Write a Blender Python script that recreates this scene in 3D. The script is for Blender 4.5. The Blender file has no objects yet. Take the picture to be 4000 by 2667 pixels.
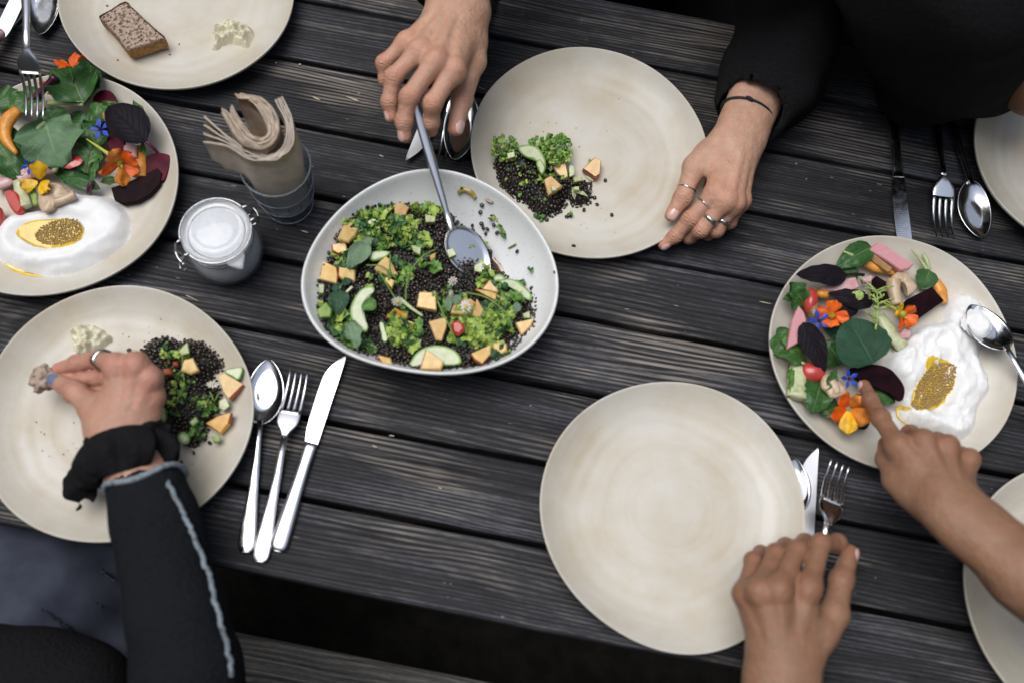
import bpy, bmesh, math, random
import numpy as np
from mathutils import Vector, Matrix, noise as mnoise
random.seed(7); RNG = np.random.default_rng(7)
SC = bpy.context.scene
COL = SC.collection
PI = math.pi

# ---------------------------------------------------------------- camera
PW, PH, FOC = 4000.0, 2667.0, 4000.0 * 35 / 36
CAM_P = Vector((0.0, -0.73057, 1.03997))
CAM_R = Matrix(((0.9818731, -0.1888409, 0.0162617),
                (0.1841851, 0.9303674, -0.3170051),
                (0.0447342, 0.3142540, 0.9482844)))
cam_d = bpy.data.cameras.new('camera'); cam = bpy.data.objects.new('camera', cam_d); COL.objects.link(cam)
cam.matrix_world = Matrix.Translation(CAM_P) @ CAM_R.to_4x4()
cam_d.lens = 35; cam_d.sensor_width = 36; cam_d.sensor_fit = 'HORIZONTAL'
cam_d.clip_start = 0.02; cam_d.clip_end = 500
cam_d.dof.use_dof = True; cam_d.dof.focus_distance = 1.16; cam_d.dof.aperture_fstop = 2.0
SC.camera = cam

# ---------------------------------------------------------------- sky, sun, exposure
SUN_EL, SUN_AZ = math.radians(74), math.radians(165)      # azimuth measured from +X towards +Y
world = bpy.data.worlds.new('World'); SC.world = world; world.use_nodes = True
wn = world.node_tree; wn.nodes.clear()
sky = wn.nodes.new('ShaderNodeTexSky'); sky.sky_type = 'NISHITA'; sky.sun_disc = False
sky.sun_elevation = SUN_EL; sky.sun_rotation = PI / 2 - SUN_AZ
sky.air_density = 1.0; sky.dust_density = 2.0; sky.ozone_density = 1.0
hs = wn.nodes.new('ShaderNodeHueSaturation'); hs.inputs['Saturation'].default_value = 0.62
bg = wn.nodes.new('ShaderNodeBackground'); bg.inputs[1].default_value = 0.15
wo = wn.nodes.new('ShaderNodeOutputWorld')
wn.links.new(sky.outputs[0], hs.inputs['Color']); wn.links.new(hs.outputs[0], bg.inputs[0]); wn.links.new(bg.outputs[0], wo.inputs[0])
sun_d = bpy.data.lights.new('sun', 'SUN'); sun_d.energy = 1.5; sun_d.angle = math.radians(42); sun_d.color = (1.0, 0.99, 0.97)
sun = bpy.data.objects.new('sun', sun_d); COL.objects.link(sun)
sun_dir = Vector((math.cos(SUN_EL) * math.cos(SUN_AZ), math.cos(SUN_EL) * math.sin(SUN_AZ), math.sin(SUN_EL)))
sun.rotation_euler = sun_dir.to_track_quat('Z', 'Y').to_euler(); sun.location = sun_dir * 5
SC.view_settings.view_transform = 'Standard'; SC.view_settings.look = 'None'
SC.view_settings.exposure = 0.36; SC.view_settings.gamma = 1.0; SC.view_settings.use_curve_mapping = False
SC.render.engine = 'CYCLES'
try:
    SC.cycles.use_denoising = True; SC.cycles.denoiser = 'OPENIMAGEDENOISE'
except Exception: pass
SC.cycles.max_bounces = 6; SC.cycles.diffuse_bounces = 3; SC.cycles.glossy_bounces = 3; SC.cycles.transparent_max_bounces = 12; SC.cycles.caustics_reflective = False; SC.cycles.caustics_refractive = False

# ---------------------------------------------------------------- helpers
def at(x, y, z=0.0):
    """photo pixel (4000x2667) -> world point at height z above the table top"""
    d = CAM_R @ Vector(((x - PW / 2) / FOC, -(y - PH / 2) / FOC, -1.0))
    return CAM_P + d * ((z - CAM_P.z) / d.z)

def mesh(name, V, F, mats, parent=None, origin=None, smooth=True, mi=None, attrs=None):
    V = np.asarray(V, dtype=np.float64).reshape(-1, 3)
    o3 = Vector((0, 0, 0)) if origin is None else Vector(origin)
    base = np.array(parent_origin(parent)) if parent else np.array(o3)
    me = bpy.data.meshes.new(name)
    loc = V - base
    me.from_pydata(loc.tolist(), [], [list(map(int, f)) for f in F])
    if not isinstance(mats, (list, tuple)): mats = [mats]
    for m in mats: me.materials.append(m)
    if mi is not None: me.polygons.foreach_set('material_index', np.asarray(mi, dtype=np.int32))
    if smooth: me.polygons.foreach_set('use_smooth', np.ones(len(me.polygons), dtype=bool))
    if attrs:
        for k, a in attrs.items():
            at_ = me.attributes.new(k, 'FLOAT', 'POINT'); at_.data.foreach_set('value', np.asarray(a, dtype=np.float32))
    me.update()
    o = bpy.data.objects.new(name, me); COL.objects.link(o)
    if parent: o.parent = parent
    else: o.location = o3
    return o

def parent_origin(p):
    v = Vector((0, 0, 0))
    while p is not None: v = v + Vector(p.location); p = p.parent
    return v

def tag(o, label=None, cat=None, group=None, kind=None):
    if label: o['label'] = label
    if cat: o['category'] = cat
    if group: o['group'] = group
    if kind: o['kind'] = kind
    return o

def thing(name, label, cat, loc, group=None):
    o = bpy.data.objects.new(name, None); COL.objects.link(o); o.location = loc; o.empty_display_size = 0.02
    return tag(o, label, cat, group)

class MB:
    """collects geometry"""
    def __init__(s): s.V = []; s.F = []; s.n = 0; s.mi = []
    def add(s, V, F, m=0):
        V = np.asarray(V, float).reshape(-1, 3); s.V.append(V)
        for f in F: s.F.append([i + s.n for i in f])
        s.mi += [m] * len(F); s.n += len(V); return s
    def build(s, name, mats, parent=None, origin=None, smooth=True):
        return mesh(name, np.concatenate(s.V), s.F, mats, parent, origin, smooth, s.mi)

def grid_faces(nu, nv, wu=False, wv=False, flip=False):
    F = []
    for i in range(nu if wu else nu - 1):
        for j in range(nv if wv else nv - 1):
            a = i * nv + j; b = ((i + 1) % nu) * nv + j; c = ((i + 1) % nu) * nv + (j + 1) % nv; d = i * nv + (j + 1) % nv
            F.append([a, d, c, b] if flip else [a, b, c, d])
    return F

def tube(pts, rad, ns=8, caps=True, flat=None, up=None):
    """swept tube along pts; rad scalar or list; flat: optional (width, height) scale; up: reference vector"""
    P = [Vector(p) for p in pts]; n = len(P)
    R = [rad] * n if np.isscalar(rad) else list(rad)
    V = []; ref = Vector(up) if up is not None else Vector((0, 0, 1))
    T = []
    for i in range(n):
        t = (P[min(i + 1, n - 1)] - P[max(i - 1, 0)])
        T.append(t.normalized() if t.length > 1e-12 else Vector((1, 0, 0)))
    if up is None and abs(T[0].dot(ref)) > .9: ref = Vector((0, 1, 0))
    side = T[0].cross(ref).normalized()
    for i in range(n):
        side = (side - T[i] * side.dot(T[i]))
        side = side.normalized() if side.length > 1e-9 else T[i].orthogonal().normalized()
        nn = side.cross(T[i]).normalized()
        fw, fh = flat if flat else (1, 1)
        for k in range(ns):
            a = 2 * PI * k / ns
            V.append(P[i] + side * (math.cos(a) * R[i] * fw) + nn * (math.sin(a) * R[i] * fh))
    F = grid_faces(n, ns, False, True, flip=True)
    if caps:
        V.append(P[0]); V.append(P[-1]); c0 = n * ns; c1 = c0 + 1
        for k in range(ns):
            F.append([c0, (k + 1) % ns, k]); F.append([c1, (n - 1) * ns + k, (n - 1) * ns + (k + 1) % ns])
    return np.array([tuple(v) for v in V]), F

def catmull(pts, n):
    P = [np.array(p, float) for p in pts]; P = [2 * P[0] - P[1]] + P + [2 * P[-1] - P[-2]]
    out = []; m = len(P) - 3
    for i in range(n):
        u = i / (n - 1) * m; k = min(int(u), m - 1); t = u - k
        a, b, c, d = P[k:k + 4]
        out.append(.5 * (2 * b + (c - a) * t + (2 * a - 5 * b + 4 * c - d) * t * t + (-a + 3 * b - 3 * c + d) * t ** 3))
    return np.array(out)

_PT = np.random.default_rng(99).permutation(256); _GR = np.random.default_rng(98).uniform(0, 2 * PI, 256)
def vfbm(X, Y, seed=0.0, oct=3):
    """gradient noise on arrays, about -1..1"""
    X = np.asarray(X, float) + seed * 17.3; Y = np.asarray(Y, float) + seed * 5.7; out = 0; amp = 1.0
    for _ in range(oct):
        xi = np.floor(X).astype(int); yi = np.floor(Y).astype(int); fx = X - xi; fy = Y - yi
        u = fx ** 3 * (fx * (fx * 6 - 15) + 10); v = fy ** 3 * (fy * (fy * 6 - 15) + 10)
        def g(a, b):
            t = _GR[_PT[(_PT[a & 255] + b) & 255]]; return np.cos(t) * (X - a) + np.sin(t) * (Y - b)
        n = (g(xi, yi) * (1 - u) + g(xi + 1, yi) * u) * (1 - v) + (g(xi, yi + 1) * (1 - u) + g(xi + 1, yi + 1) * u) * v
        out = out + n * amp * 1.5; amp *= .5; X = X * 2.03 + 3.1; Y = Y * 2.03 + 1.7
    return out
def fbm(x, y, z=0.0, oct=3):
    return mnoise.fractal(Vector((x, y, z)), 1.0, 2.0, oct)

# ---------------------------------------------------------------- materials
def newmat(name):
    m = bpy.data.materials.new(name); m.use_nodes = True
    nt = m.node_tree; b = nt.nodes['Principled BSDF']
    return m, nt, b
def N(nt, t, **kw):
    n = nt.nodes.new(t)
    for k, v in kw.items():
        if hasattr(n, k): setattr(n, k, v)
        else: n.inputs[k].default_value = v
    return n
def L(nt, a, b): nt.links.new(a, b)
def ramp(nt, src, stops, interp='LINEAR'):
    r = nt.nodes.new('ShaderNodeValToRGB'); r.color_ramp.interpolation = interp
    e = r.color_ramp.elements
    while len(e) < len(stops): e.new(0.5)
    for i, (p, c) in enumerate(stops):
        e[i].position = p; e[i].color = (*c, 1) if len(c) == 3 else c
    if src is not None: nt.links.new(src, r.inputs[0])
    return r
def math_(nt, op, a, b=None, c=None):
    n = nt.nodes.new('ShaderNodeMath'); n.operation = op
    for i, v in enumerate((a, b, c)):
        if v is None: continue
        if hasattr(v, 'links') or hasattr(v, 'is_linked'): nt.links.new(v, n.inputs[i])
        else: n.inputs[i].default_value = v
    return n.outputs[0]
def mixc(nt, fac, a, b, mode='MIX'):
    n = nt.nodes.new('ShaderNodeMix'); n.data_type = 'RGBA'; n.blend_type = mode
    for s, v in ((n.inputs[0], fac), (n.inputs[6], a), (n.inputs[7], b)):
        if hasattr(v, 'is_linked'): nt.links.new(v, s)
        elif isinstance(v, (tuple, list)): s.default_value = (*v, 1) if len(v) == 3 else v
        else: s.default_value = v
    return n.outputs[2]
def coords(nt, kind='Object', scale=None, loc=None):
    tc = nt.nodes.new('ShaderNodeTexCoord'); o = tc.outputs[kind]
    if scale or loc:
        mp = nt.nodes.new('ShaderNodeMapping')
        if scale: mp.inputs['Scale'].default_value = scale
        if loc: mp.inputs['Location'].default_value = loc
        nt.links.new(o, mp.inputs[0]); o = mp.outputs[0]
    return o
def noise_(nt, vec, scale, detail=3, rough=.5, dist=0.0):
    n = nt.nodes.new('ShaderNodeTexNoise'); n.inputs['Scale'].default_value = scale; n.inputs['Detail'].default_value = detail
    n.inputs['Roughness'].default_value = rough; n.inputs['Distortion'].default_value = dist
    if vec is not None: nt.links.new(vec, n.inputs['Vector'])
    return n.outputs[0]
def bump(nt, b, h, strength=.3, dist=.001, prev=None):
    n = nt.nodes.new('ShaderNodeBump'); n.inputs['Strength'].default_value = strength; n.inputs['Distance'].default_value = dist
    nt.links.new(h, n.inputs['Height'])
    if prev is not None: nt.links.new(prev, n.inputs['Normal'])
    if b is not None: nt.links.new(n.outputs[0], b.inputs['Normal'])
    return n.outputs[0]
def simple(name, col, rough=.5, var=.12, vs=60.0, sss=0.0, sss_r=(.01, .005, .003), spec=.5, bs=0.0, bscale=200.0, coat=0.0, metal=0.0, col2=None, bdist=.0006):
    """matte or glossy coloured matter with mottled colour and fine relief"""
    m, nt, b = newmat(name)
    c = coords(nt)
    n1 = noise_(nt, c, vs, 4, .6)
    c2 = col2 if col2 else tuple(max(0, v * (1 - 2.2 * var)) for v in col)
    c3 = tuple(min(1, v * (1 + 1.2 * var)) for v in col)
    r = ramp(nt, n1, [(.3, c2), (.52, col), (.75, c3)]); L(nt, r.outputs[0], b.inputs['Base Color'])
    b.inputs['Roughness'].default_value = rough; b.inputs['Specular IOR Level'].default_value = spec
    b.inputs['Metallic'].default_value = metal; b.inputs['Coat Weight'].default_value = coat; b.inputs['Coat Roughness'].default_value = .12
    if sss:
        b.inputs['Subsurface Weight'].default_value = sss; b.inputs['Subsurface Radius'].default_value = sss_r; b.inputs['Subsurface Scale'].default_value = 1.0
    if bs:
        bump(nt, b, noise_(nt, c, bscale, 3, .6), bs, bdist)
    return m
# ---------------------------------------------------------------- table, bench, ground
PITCH = 0.085
def mat_wood(name, lo, mid, hi, wornc, bias=0.0, rough=.62):
    m, nt, b = newmat(name)
    oi = nt.nodes.new('ShaderNodeObjectInfo')
    tc = nt.nodes.new('ShaderNodeTexCoord')
    off = nt.nodes.new('ShaderNodeCombineXYZ'); L(nt, math_(nt, 'MULTIPLY', oi.outputs['Random'], 37.0), off.inputs[0]); L(nt, math_(nt, 'MULTIPLY', oi.outputs['Random'], 11.0), off.inputs[2])
    va = nt.nodes.new('ShaderNodeVectorMath'); va.operation = 'ADD'; L(nt, tc.outputs['Object'], va.inputs[0]); L(nt, off.outputs[0], va.inputs[1])
    def mapped(sx, sy, sz):
        mp = nt.nodes.new('ShaderNodeMapping'); mp.inputs['Scale'].default_value = (sx, sy, sz); L(nt, va.outputs[0], mp.inputs[0]); return mp.outputs[0]
    # growth rings: bands across the plank, waved along it
    sep = nt.nodes.new('ShaderNodeSeparateXYZ'); L(nt, va.outputs[0], sep.inputs[0])
    warp = noise_(nt, mapped(1.6, 9, 9), 1.0, 3, .55)
    freq = math_(nt, 'MULTIPLY_ADD', oi.outputs['Random'], 110.0, 150.0)
    ph = math_(nt, 'ADD', math_(nt, 'MULTIPLY', sep.outputs['Y'], freq), math_(nt, 'MULTIPLY', warp, 9.0))
    band = math_(nt, 'MULTIPLY_ADD', math_(nt, 'SINE', math_(nt, 'MULTIPLY', ph, 2 * PI)), .5, .5)
    # knots: rings swirl round a few points
    kv = nt.nodes.new('ShaderNodeTexVoronoi'); kv.inputs['Scale'].default_value = 1.0; L(nt, mapped(2.3, 6.5, 3), kv.inputs['Vector'])
    knot = ramp(nt, kv.outputs['Distance'], [(.0, (1, 1, 1)), (.26, (0, 0, 0))]).outputs[0]
    band = math_(nt, 'ADD', math_(nt, 'MULTIPLY', band, math_(nt, 'SUBTRACT', 1.0, knot)), math_(nt, 'MULTIPLY', math_(nt, 'MULTIPLY_ADD', math_(nt, 'SINE', math_(nt, 'MULTIPLY', kv.outputs['Distance'], 95.0)), .5, .1), knot))
    streak = noise_(nt, mapped(5, 420, 60), 1.0, 3, .65)
    fine = noise_(nt, mapped(30, 1300, 300), 1.0, 2, .6)
    gran = noise_(nt, mapped(90, 500, 300), 1.0, 2, .7)
    h = math_(nt, 'ADD', math_(nt, 'MULTIPLY', band, .15), math_(nt, 'MULTIPLY', streak, .44))
    str2 = noise_(nt, mapped(2.6, 150, 30), 1.0, 2, .6)
    h = math_(nt, 'ADD', h, math_(nt, 'MULTIPLY', str2, .30))
    h = math_(nt, 'ADD', h, math_(nt, 'MULTIPLY', fine, .22))
    blot = noise_(nt, mapped(3.0, 14, 9), 1.0, 4, .6)
    hh = math_(nt, 'ADD', math_(nt, 'ADD', h, math_(nt, 'MULTIPLY_ADD', blot, .95, -.50 + bias)), math_(nt, 'MULTIPLY_ADD', gran, .35, -.175))
    r = ramp(nt, hh, [(.30, lo), (.57, mid), (.90, hi)])
    # bare, paint-worn patches on the ridges, and tiny pale scuffs
    wa = nt.nodes.new('ShaderNodeAttribute'); wa.attribute_name = 'worn'
    wp = math_(nt, 'ADD', noise_(nt, mapped(4.2, 17, 12), 1.0, 5, .68, .4), math_(nt, 'MULTIPLY', wa.outputs['Fac'], .17))
    wmask = math_(nt, 'MULTIPLY', ramp(nt, wp, [(.53, (0, 0, 0)), (.70, (1, 1, 1))]).outputs[0], ramp(nt, h, [(.50, (0, 0, 0)), (.78, (1, 1, 1))]).outputs[0])
    col = mixc(nt, wmask, r.outputs[0], wornc)
    sc = noise_(nt, mapped(70, 330, 200), 1.0, 2, .5)
    smask = ramp(nt, sc, [(.755, (0, 0, 0)), (.79, (1, 1, 1))]).outputs[0]
    col = mixc(nt, math_(nt, 'MULTIPLY', smask, .75), col, (.42, .38, .33))
    L(nt, col, b.inputs['Base Color'])
    rr = ramp(nt, h, [(.3, (.85,) * 3), (.8, (rough - .08,) * 3)]); L(nt, rr.outputs[0], b.inputs['Roughness'])
    b.inputs['Specular IOR Level'].default_value = .30
    bump(nt, b, h, .50, .0018)
    return m
M_WOOD = mat_wood('weathered_black_wood', (.0055, .0055, .0062), (.0225, .0228, .0262), (.118, .120, .138), (.34, .29, .24))
M_WOOD2 = mat_wood('bench_wood', (.016, .0155, .015), (.072, .068, .063), (.20, .185, .17), (.36, .28, .21))

# where elbows and dishes have rubbed the stain off the boards
WORN = [(2720, 1400, .045, 1.2), (2540, 1300, .025, .7), (1610, 1900, .040, 1.1), (1340, 385, .024, 1.2), (1225, 270, .014, .9), (2450, 1045, .030, .8), (1430, 1640, .018, .8), (2780, 140, .040, .8), (3350, 610, .025, .5), (1250, 1250, .02, .6), (1150, 1750, .02, .6)]
def plank(name, parent, x0, x1, y0, y1, z1, th, m, seed):
    rs = random.Random(seed); nx = 150
    prof = []
    bv = .0028
    yc = (y0 + y1) / 2; hw = (y1 - y0) / 2
    ring = [(-1, -th), (-1, -bv), (-1 + bv / hw * .35, -bv * .3), (-1 + bv / hw * 1.1, 0)] + [(t, 0) for t in np.linspace(-.8, .8, 9)] + [(1 - bv / hw * 1.1, 0), (1 - bv / hw * .35, -bv * .3), (1, -bv), (1, -th)]
    V = []
    for i in range(nx):
        x = x0 + (x1 - x0) * i / (nx - 1)
        e0 = fbm(x * 6, seed * 3.1) * .0011; e1 = fbm(x * 6, seed * 3.1 + 50) * .0011
        for (t, z) in ring:
            edge = e0 * max(0, -t) + e1 * max(0, t)
            cup = -.0007 * t * t + fbm(x * 3, t * 1.3 + seed * 7) * .0006
            V.append((x, yc + t * hw + edge, z1 + z + (cup if z > -th * .5 else 0)))
    F = grid_faces(nx, len(ring), False, True, flip=False)
    k = len(ring); F.append(list(range(k))); F.append(list(range((nx - 1) * k, nx * k))[::-1])
    A_ = np.array(V); worn = np.zeros(len(A_))
    for (px, py, r_, am) in WORN:
        p = at(px, py); worn += am * np.exp(-(((A_[:, 0] - p.x) / (r_ * 1.8)) ** 2 + ((A_[:, 1] - p.y) / r_) ** 2))
    o = mesh(name, V, F, m, parent, smooth=False, attrs={'worn': worn})
    return o

table = thing('table', 'long charcoal slatted wooden table carrying all the plates', 'table', (0, -.3, -.72))
GAP = .0055
for k in range(-1, 8):
    y1 = -k * PITCH - GAP / 2; y0 = -(k + 1) * PITCH + GAP / 2
    plank('plank', table, -1.25, 1.2, y0, y1, random.uniform(-.0006, .0006), .03, M_WOOD, k + 3)
for x in (-.95, -.12, .9):
    mb = MB(); V, F = tube([(x, .06, -.056), (x, -.66, -.056)], .035, 4, up=(0, 0, 1), flat=(1, .7)); mb.add(V, F)
    mb.build('batten', M_WOOD2, table, smooth=False)
for x in (-.95, .9):
    for y in (.02, -.62):
        V, F = tube([(x, y, -.08), (x, y, -.72)], .05, 4, up=(0, 1, 0)); mesh('leg', V, F, M_WOOD2, table, smooth=False)

bench = thing('bench', 'low dark plank bench in front of the near table edge', 'bench', (0, -.95, -.72))
for i, (y1, y0) in enumerate(((-.737, -.862), (-.870, -.995))):
    plank('plank', bench, -1.2, 1.2, y0, y1, -.27, .032, M_WOOD2, 31 + i)
for x in (-.9, .9):
    V, F = tube([(x, -.87, -.30), (x, -.87, -.72)], .05, 4, up=(0, 1, 0), flat=(1, 2)); mesh('leg', V, F, M_WOOD2, bench, smooth=False)

m, nt, b = newmat('dark_gravel')
c = coords(nt); v = nt.nodes.new('ShaderNodeTexVoronoi'); v.inputs['Scale'].default_value = 60; L(nt, c, v.inputs['Vector'])
r = ramp(nt, noise_(nt, c, 25, 4), [(.3, (.012, .011, .010)), (.7, (.035, .032, .028))]); L(nt, r.outputs[0], b.inputs['Base Color'])
b.inputs['Roughness'].default_value = .95; bump(nt, b, v.outputs[0], .8, .01)
M_GROUND = m
# clipped hedge ring, unseen, added to block low sky light for contrast
nh, nz_ = 120, 14; V = []
for j in range(nz_):
    for i in range(nh):
        a = 2 * PI * i / nh; q = j / (nz_ - 1); r_ = 3.4 + .35 * fbm(math.cos(a) * 4, math.sin(a) * 4, q * 4) + .12 * fbm(math.cos(a) * 18, math.sin(a) * 18, q * 14) - .25 * q
        V.append((r_ * math.cos(a), -.35 + r_ * math.sin(a), -.74 + 3.9 * q + .2 * fbm(a * 5, q, 3) * q))
for i in range(nh):
    a = 2 * PI * i / nh; V.append((4.2 * math.cos(a), -.35 + 4.2 * math.sin(a), 2.9))
F = grid_faces(nz_ + 1, nh, False, True)
M_ADDED_HEDGE = simple('added_hedge_leaves', (.060, .090, .040), .6, .45, 9, bs=1.0, bscale=30, bdist=.05)
tag(mesh('added_hedge', V, F, M_ADDED_HEDGE, origin=(0, -.35, -.74)), 'unseen ring of greenery added to block low sky light round the table', 'added_hedge')
g = mesh('ground', [(-60, -60, -.72), (60, -60, -.72), (60, 60, -.72), (-60, 60, -.72)], [[0, 1, 2, 3]], M_GROUND, smooth=False)
tag(g, kind='structure')
# ---------------------------------------------------------------- stoneware
def mat_glaze(name, base, light, speck=0.0, ring=True, rough=.30, coat=.55):
    m, nt, b = newmat(name)
    oi = nt.nodes.new('ShaderNodeObjectInfo')
    tc = nt.nodes.new('ShaderNodeTexCoord'); sep = nt.nodes.new('ShaderNodeSeparateXYZ'); L(nt, tc.outputs['Object'], sep.inputs[0])
    va = nt.nodes.new('ShaderNodeVectorMath'); va.operation = 'ADD'; cb = nt.nodes.new('ShaderNodeCombineXYZ')
    L(nt, math_(nt, 'MULTIPLY', oi.outputs['Random'], 5.0), cb.inputs[0]); L(nt, tc.outputs['Object'], va.inputs[0]); L(nt, cb.outputs[0], va.inputs[1])
    pv = va.outputs[0]
    rad = math_(nt, 'SQRT', math_(nt, 'ADD', math_(nt, 'MULTIPLY', sep.outputs[0], sep.outputs[0]), math_(nt, 'MULTIPLY', sep.outputs[1], sep.outputs[1])))
    nz = noise_(nt, pv, 7.0, 3, .55)
    ph = math_(nt, 'ADD', math_(nt, 'MULTIPLY', rad, 52.0), math_(nt, 'MULTIPLY', nz, 1.9))
    # irregular rings left by the thrower's fingers
    rn = nt.nodes.new('ShaderNodeTexNoise'); rn.noise_dimensions = '1D'; L(nt, ph, rn.inputs['W']); rn.inputs['Scale'].default_value = 1.25; rn.inputs['Detail'].default_value = 1.5
    big = noise_(nt, pv, 16.0, 4, .6)
    part_ = ramp(nt, noise_(nt, pv, 9.0, 2, .5), [(.36, (.1,) * 3), (.64, (1,) * 3)]).outputs[0]      # rings show only in places
    rd = math_(nt, 'MULTIPLY', math_(nt, 'SUBTRACT', rn.outputs[0], .5), part_)
    f = math_(nt, 'ADD', math_(nt, 'MULTIPLY_ADD', rd, .40 if ring else .15, .27), math_(nt, 'MULTIPLY', big, .62))
    r = ramp(nt, f, [(.43, base), (.68, light)])
    col = r.outputs[0]
    pep = noise_(nt, pv, 900, 2, .5)
    col = mixc(nt, math_(nt, 'MULTIPLY', ramp(nt, pep, [(.68, (0, 0, 0)), (.74, (1, 1, 1))]).outputs[0], .22), col, (.25, .19, .13))
    if speck:
        v = nt.nodes.new('ShaderNodeTexVoronoi'); v.inputs['Scale'].default_value = 420; L(nt, pv, v.inputs['Vector'])
        sz = noise_(nt, pv, 330, 1)
        msk = math_(nt, 'LESS_THAN', v.outputs['Distance'], math_(nt, 'MULTIPLY_ADD', sz, .9, -.36))
        col = mixc(nt, math_(nt, 'MULTIPLY', msk, speck), col, (.12, .115, .105))
    L(nt, col, b.inputs['Base Color'])
    b.inputs['Roughness'].default_value = rough + .22; b.inputs['Specular IOR Level'].default_value = .4
    b.inputs['Coat Weight'].default_value = coat
    cr = ramp(nt, f, [(.40, (rough + .16,) * 3), (.72, (rough - .10,) * 3)]); L(nt, cr.outputs[0], b.inputs['Coat Roughness'])
    h = math_(nt, 'ADD', math_(nt, 'MULTIPLY', rn.outputs[0], 1.0 if ring else .1), math_(nt, 'MULTIPLY', big, .5))
    n1 = bump(nt, None, h, .26, .0018)
    n2 = bump(nt, b, noise_(nt, pv, 520, 2, .5), .10, .0004, n1)
    cbmp = nt.nodes.new('ShaderNodeBump')
    L(nt, n1, b.inputs['Coat Normal'])
    return m
M_PLATE = mat_glaze('cream_stoneware_glaze', (.515, .450, .335), (.605, .575, .508), rough=.40, coat=.5)
M_BOWL = mat_glaze('white_speckled_glaze', (.74, .75, .735), (.82, .825, .815), speck=.5, ring=False, rough=.30, coat=.45)

def fourier(co, th):
    r = co[0]
    for i in range((len(co) - 1) // 2):
        r = r + co[1 + 2 * i] * np.cos((i + 2) * th) + co[2 + 2 * i] * np.sin((i + 2) * th)
    return r

def lathe(name, label, cat, centre, co, prof, m, seed, nth=160, wob=.0012, group=None, z0=0.0):
    """prof: list of (fraction of radius, height). The rim follows the fourier outline."""
    rs = random.Random(seed); ph = [rs.uniform(0, 6.28) for _ in range(4)]
    th = np.linspace(0, 2 * PI, nth, endpoint=False)
    R = fourier(co, th)
    V = []
    for (f, z) in prof:
        blend = min(1, f * 1.05)
        rr = f * (co[0] * (1 - blend) + R * blend)
        wz = wob * blend ** 3 * (np.sin(2 * th + ph[0]) + .6 * np.sin(3 * th + ph[1]) + .35 * np.sin(7 * th + ph[2])) * (1 if z > .004 else 0)
        wr = .00035 * blend * (np.sin(4 * th + ph[3]) + np.sin(5 * th + ph[1]))
        for k in range(nth):
            V.append((centre[0] + (rr[k] + wr[k]) * math.cos(th[k]), centre[1] + (rr[k] + wr[k]) * math.sin(th[k]), z0 + z + wz[k]))
    n = len(prof)
    F = grid_faces(n, nth, False, True, flip=False)
    V.append((centre[0], centre[1], z0 + prof[0][1])); V.append((centre[0], centre[1], z0 + prof[-1][1]))
    c0 = n * nth
    for k in range(nth):
        F.append([c0, k, (k + 1) % nth]); F.append([c0 + 1, (n - 1) * nth + (k + 1) % nth, (n - 1) * nth + k])
    o = mesh(name, V, F, m, origin=(centre[0], centre[1], z0))
    return tag(o, label, cat, group)

PLATE_PROF = [(.03, .0075), (.2, .0072), (.4, .007), (.55, .0071), (.66, .0077), (.74, .009), (.80, .0112), (.855, .0142), (.90, .0178), (.94, .0216), (.968, .0247), (.981, .0262),
              (.989, .0271), (.9955, .0273), (1.0, .0266), (1.0015, .0250), (.999, .0233), (.985, .0205), (.95, .0160), (.90, .0112), (.82, .0068), (.74, .0042), (.66, .0026), (.62, .0006), (.56, .0006), (.54, .003), (.03, .003)]
def plate_z(f):
    f = abs(f)
    a = PLATE_PROF[:14]
    return float(np.interp(f, [p[0] for p in a], [p[1] for p in a]))
PLATES = {
 'P4': ((0.0275, -0.1452), [0.1368, 0.0006, -0.0011, 0.0003, -0.0002], 'cream stoneware plate with a lentil mound, steadied by a ringed hand'),
 'P5': ((0.1795, -0.5373), [0.1375, -0.0007, -0.0014, -0.0025, 0.0003], 'empty cream stoneware plate near the front edge of the table'),
 'P3': ((-0.4044, -0.5459), [0.1372, 0.0019, -0.0002, 0.0015, 0.0], 'cream stoneware plate with lentils under the black-sleeved arm'),
 'P2': ((-0.5488, -0.3091), [0.1354, -0.0019, 0.0005, 0.0017, -0.0005], 'cream stoneware plate of leaf salad and oval yoghurt beside the glass jar'),
 'P1': ((-0.4902, -0.0359), [0.1381, 0.0007, -0.0005, -0.0004, -0.0015], 'cream stoneware plate holding a slice of brown bread'),
 'P6': ((0.3933, -0.3176), [0.1356, 0.0004, 0.0002, -0.0013, -0.0010], 'cream stoneware plate of salad and yoghurt under the pointing finger'),
 'P7': ((0.6086, -0.0248), [0.1380, 0, 0.0002, 0.0003, -0.0006], 'bare cream stoneware plate at the upper right edge, beside the spoon'),
 'P8': ((0.6170, -0.5413), [0.1381, -0.0002, -0.0001, 0, 0.0004], 'shaded cream stoneware plate at the lower right edge, behind the forearm'),
}
for i, (k, (c, co, lab)) in enumerate(PLATES.items()):
    lathe('plate', lab, 'plate', c, co, PLATE_PROF, M_PLATE, 40 + i, group='cream stoneware plates')
BOWL_C = (-.1135, -.3484); BOWL_CO = [0.1238, 0.0090, 0.0024, 0.0019, -0.0043, 0.0005, 0.0005]
BOWL_PROF = [(.03, .009), (.25, .010), (.42, .0125), (.56, .0175), (.68, .0255), (.78, .0355), (.86, .0465), (.92, .0570), (.955, .0655), (.970, .0700), (.980, .0716), (.990, .0720), (.998, .0708), (1.0, .0690),
             (.990, .0640), (.955, .0540), (.90, .0425), (.82, .0305), (.72, .0190), (.60, .0095), (.50, .0045), (.47, .0006), (.40, .0006), (.38, .003), (.03, .003)]
lathe('salad_bowl', 'white speckled egg-shaped salad bowl full of lentil salad', 'bowl', BOWL_C, BOWL_CO, BOWL_PROF, M_BOWL, 77, nth=200, wob=.0016)
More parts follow.
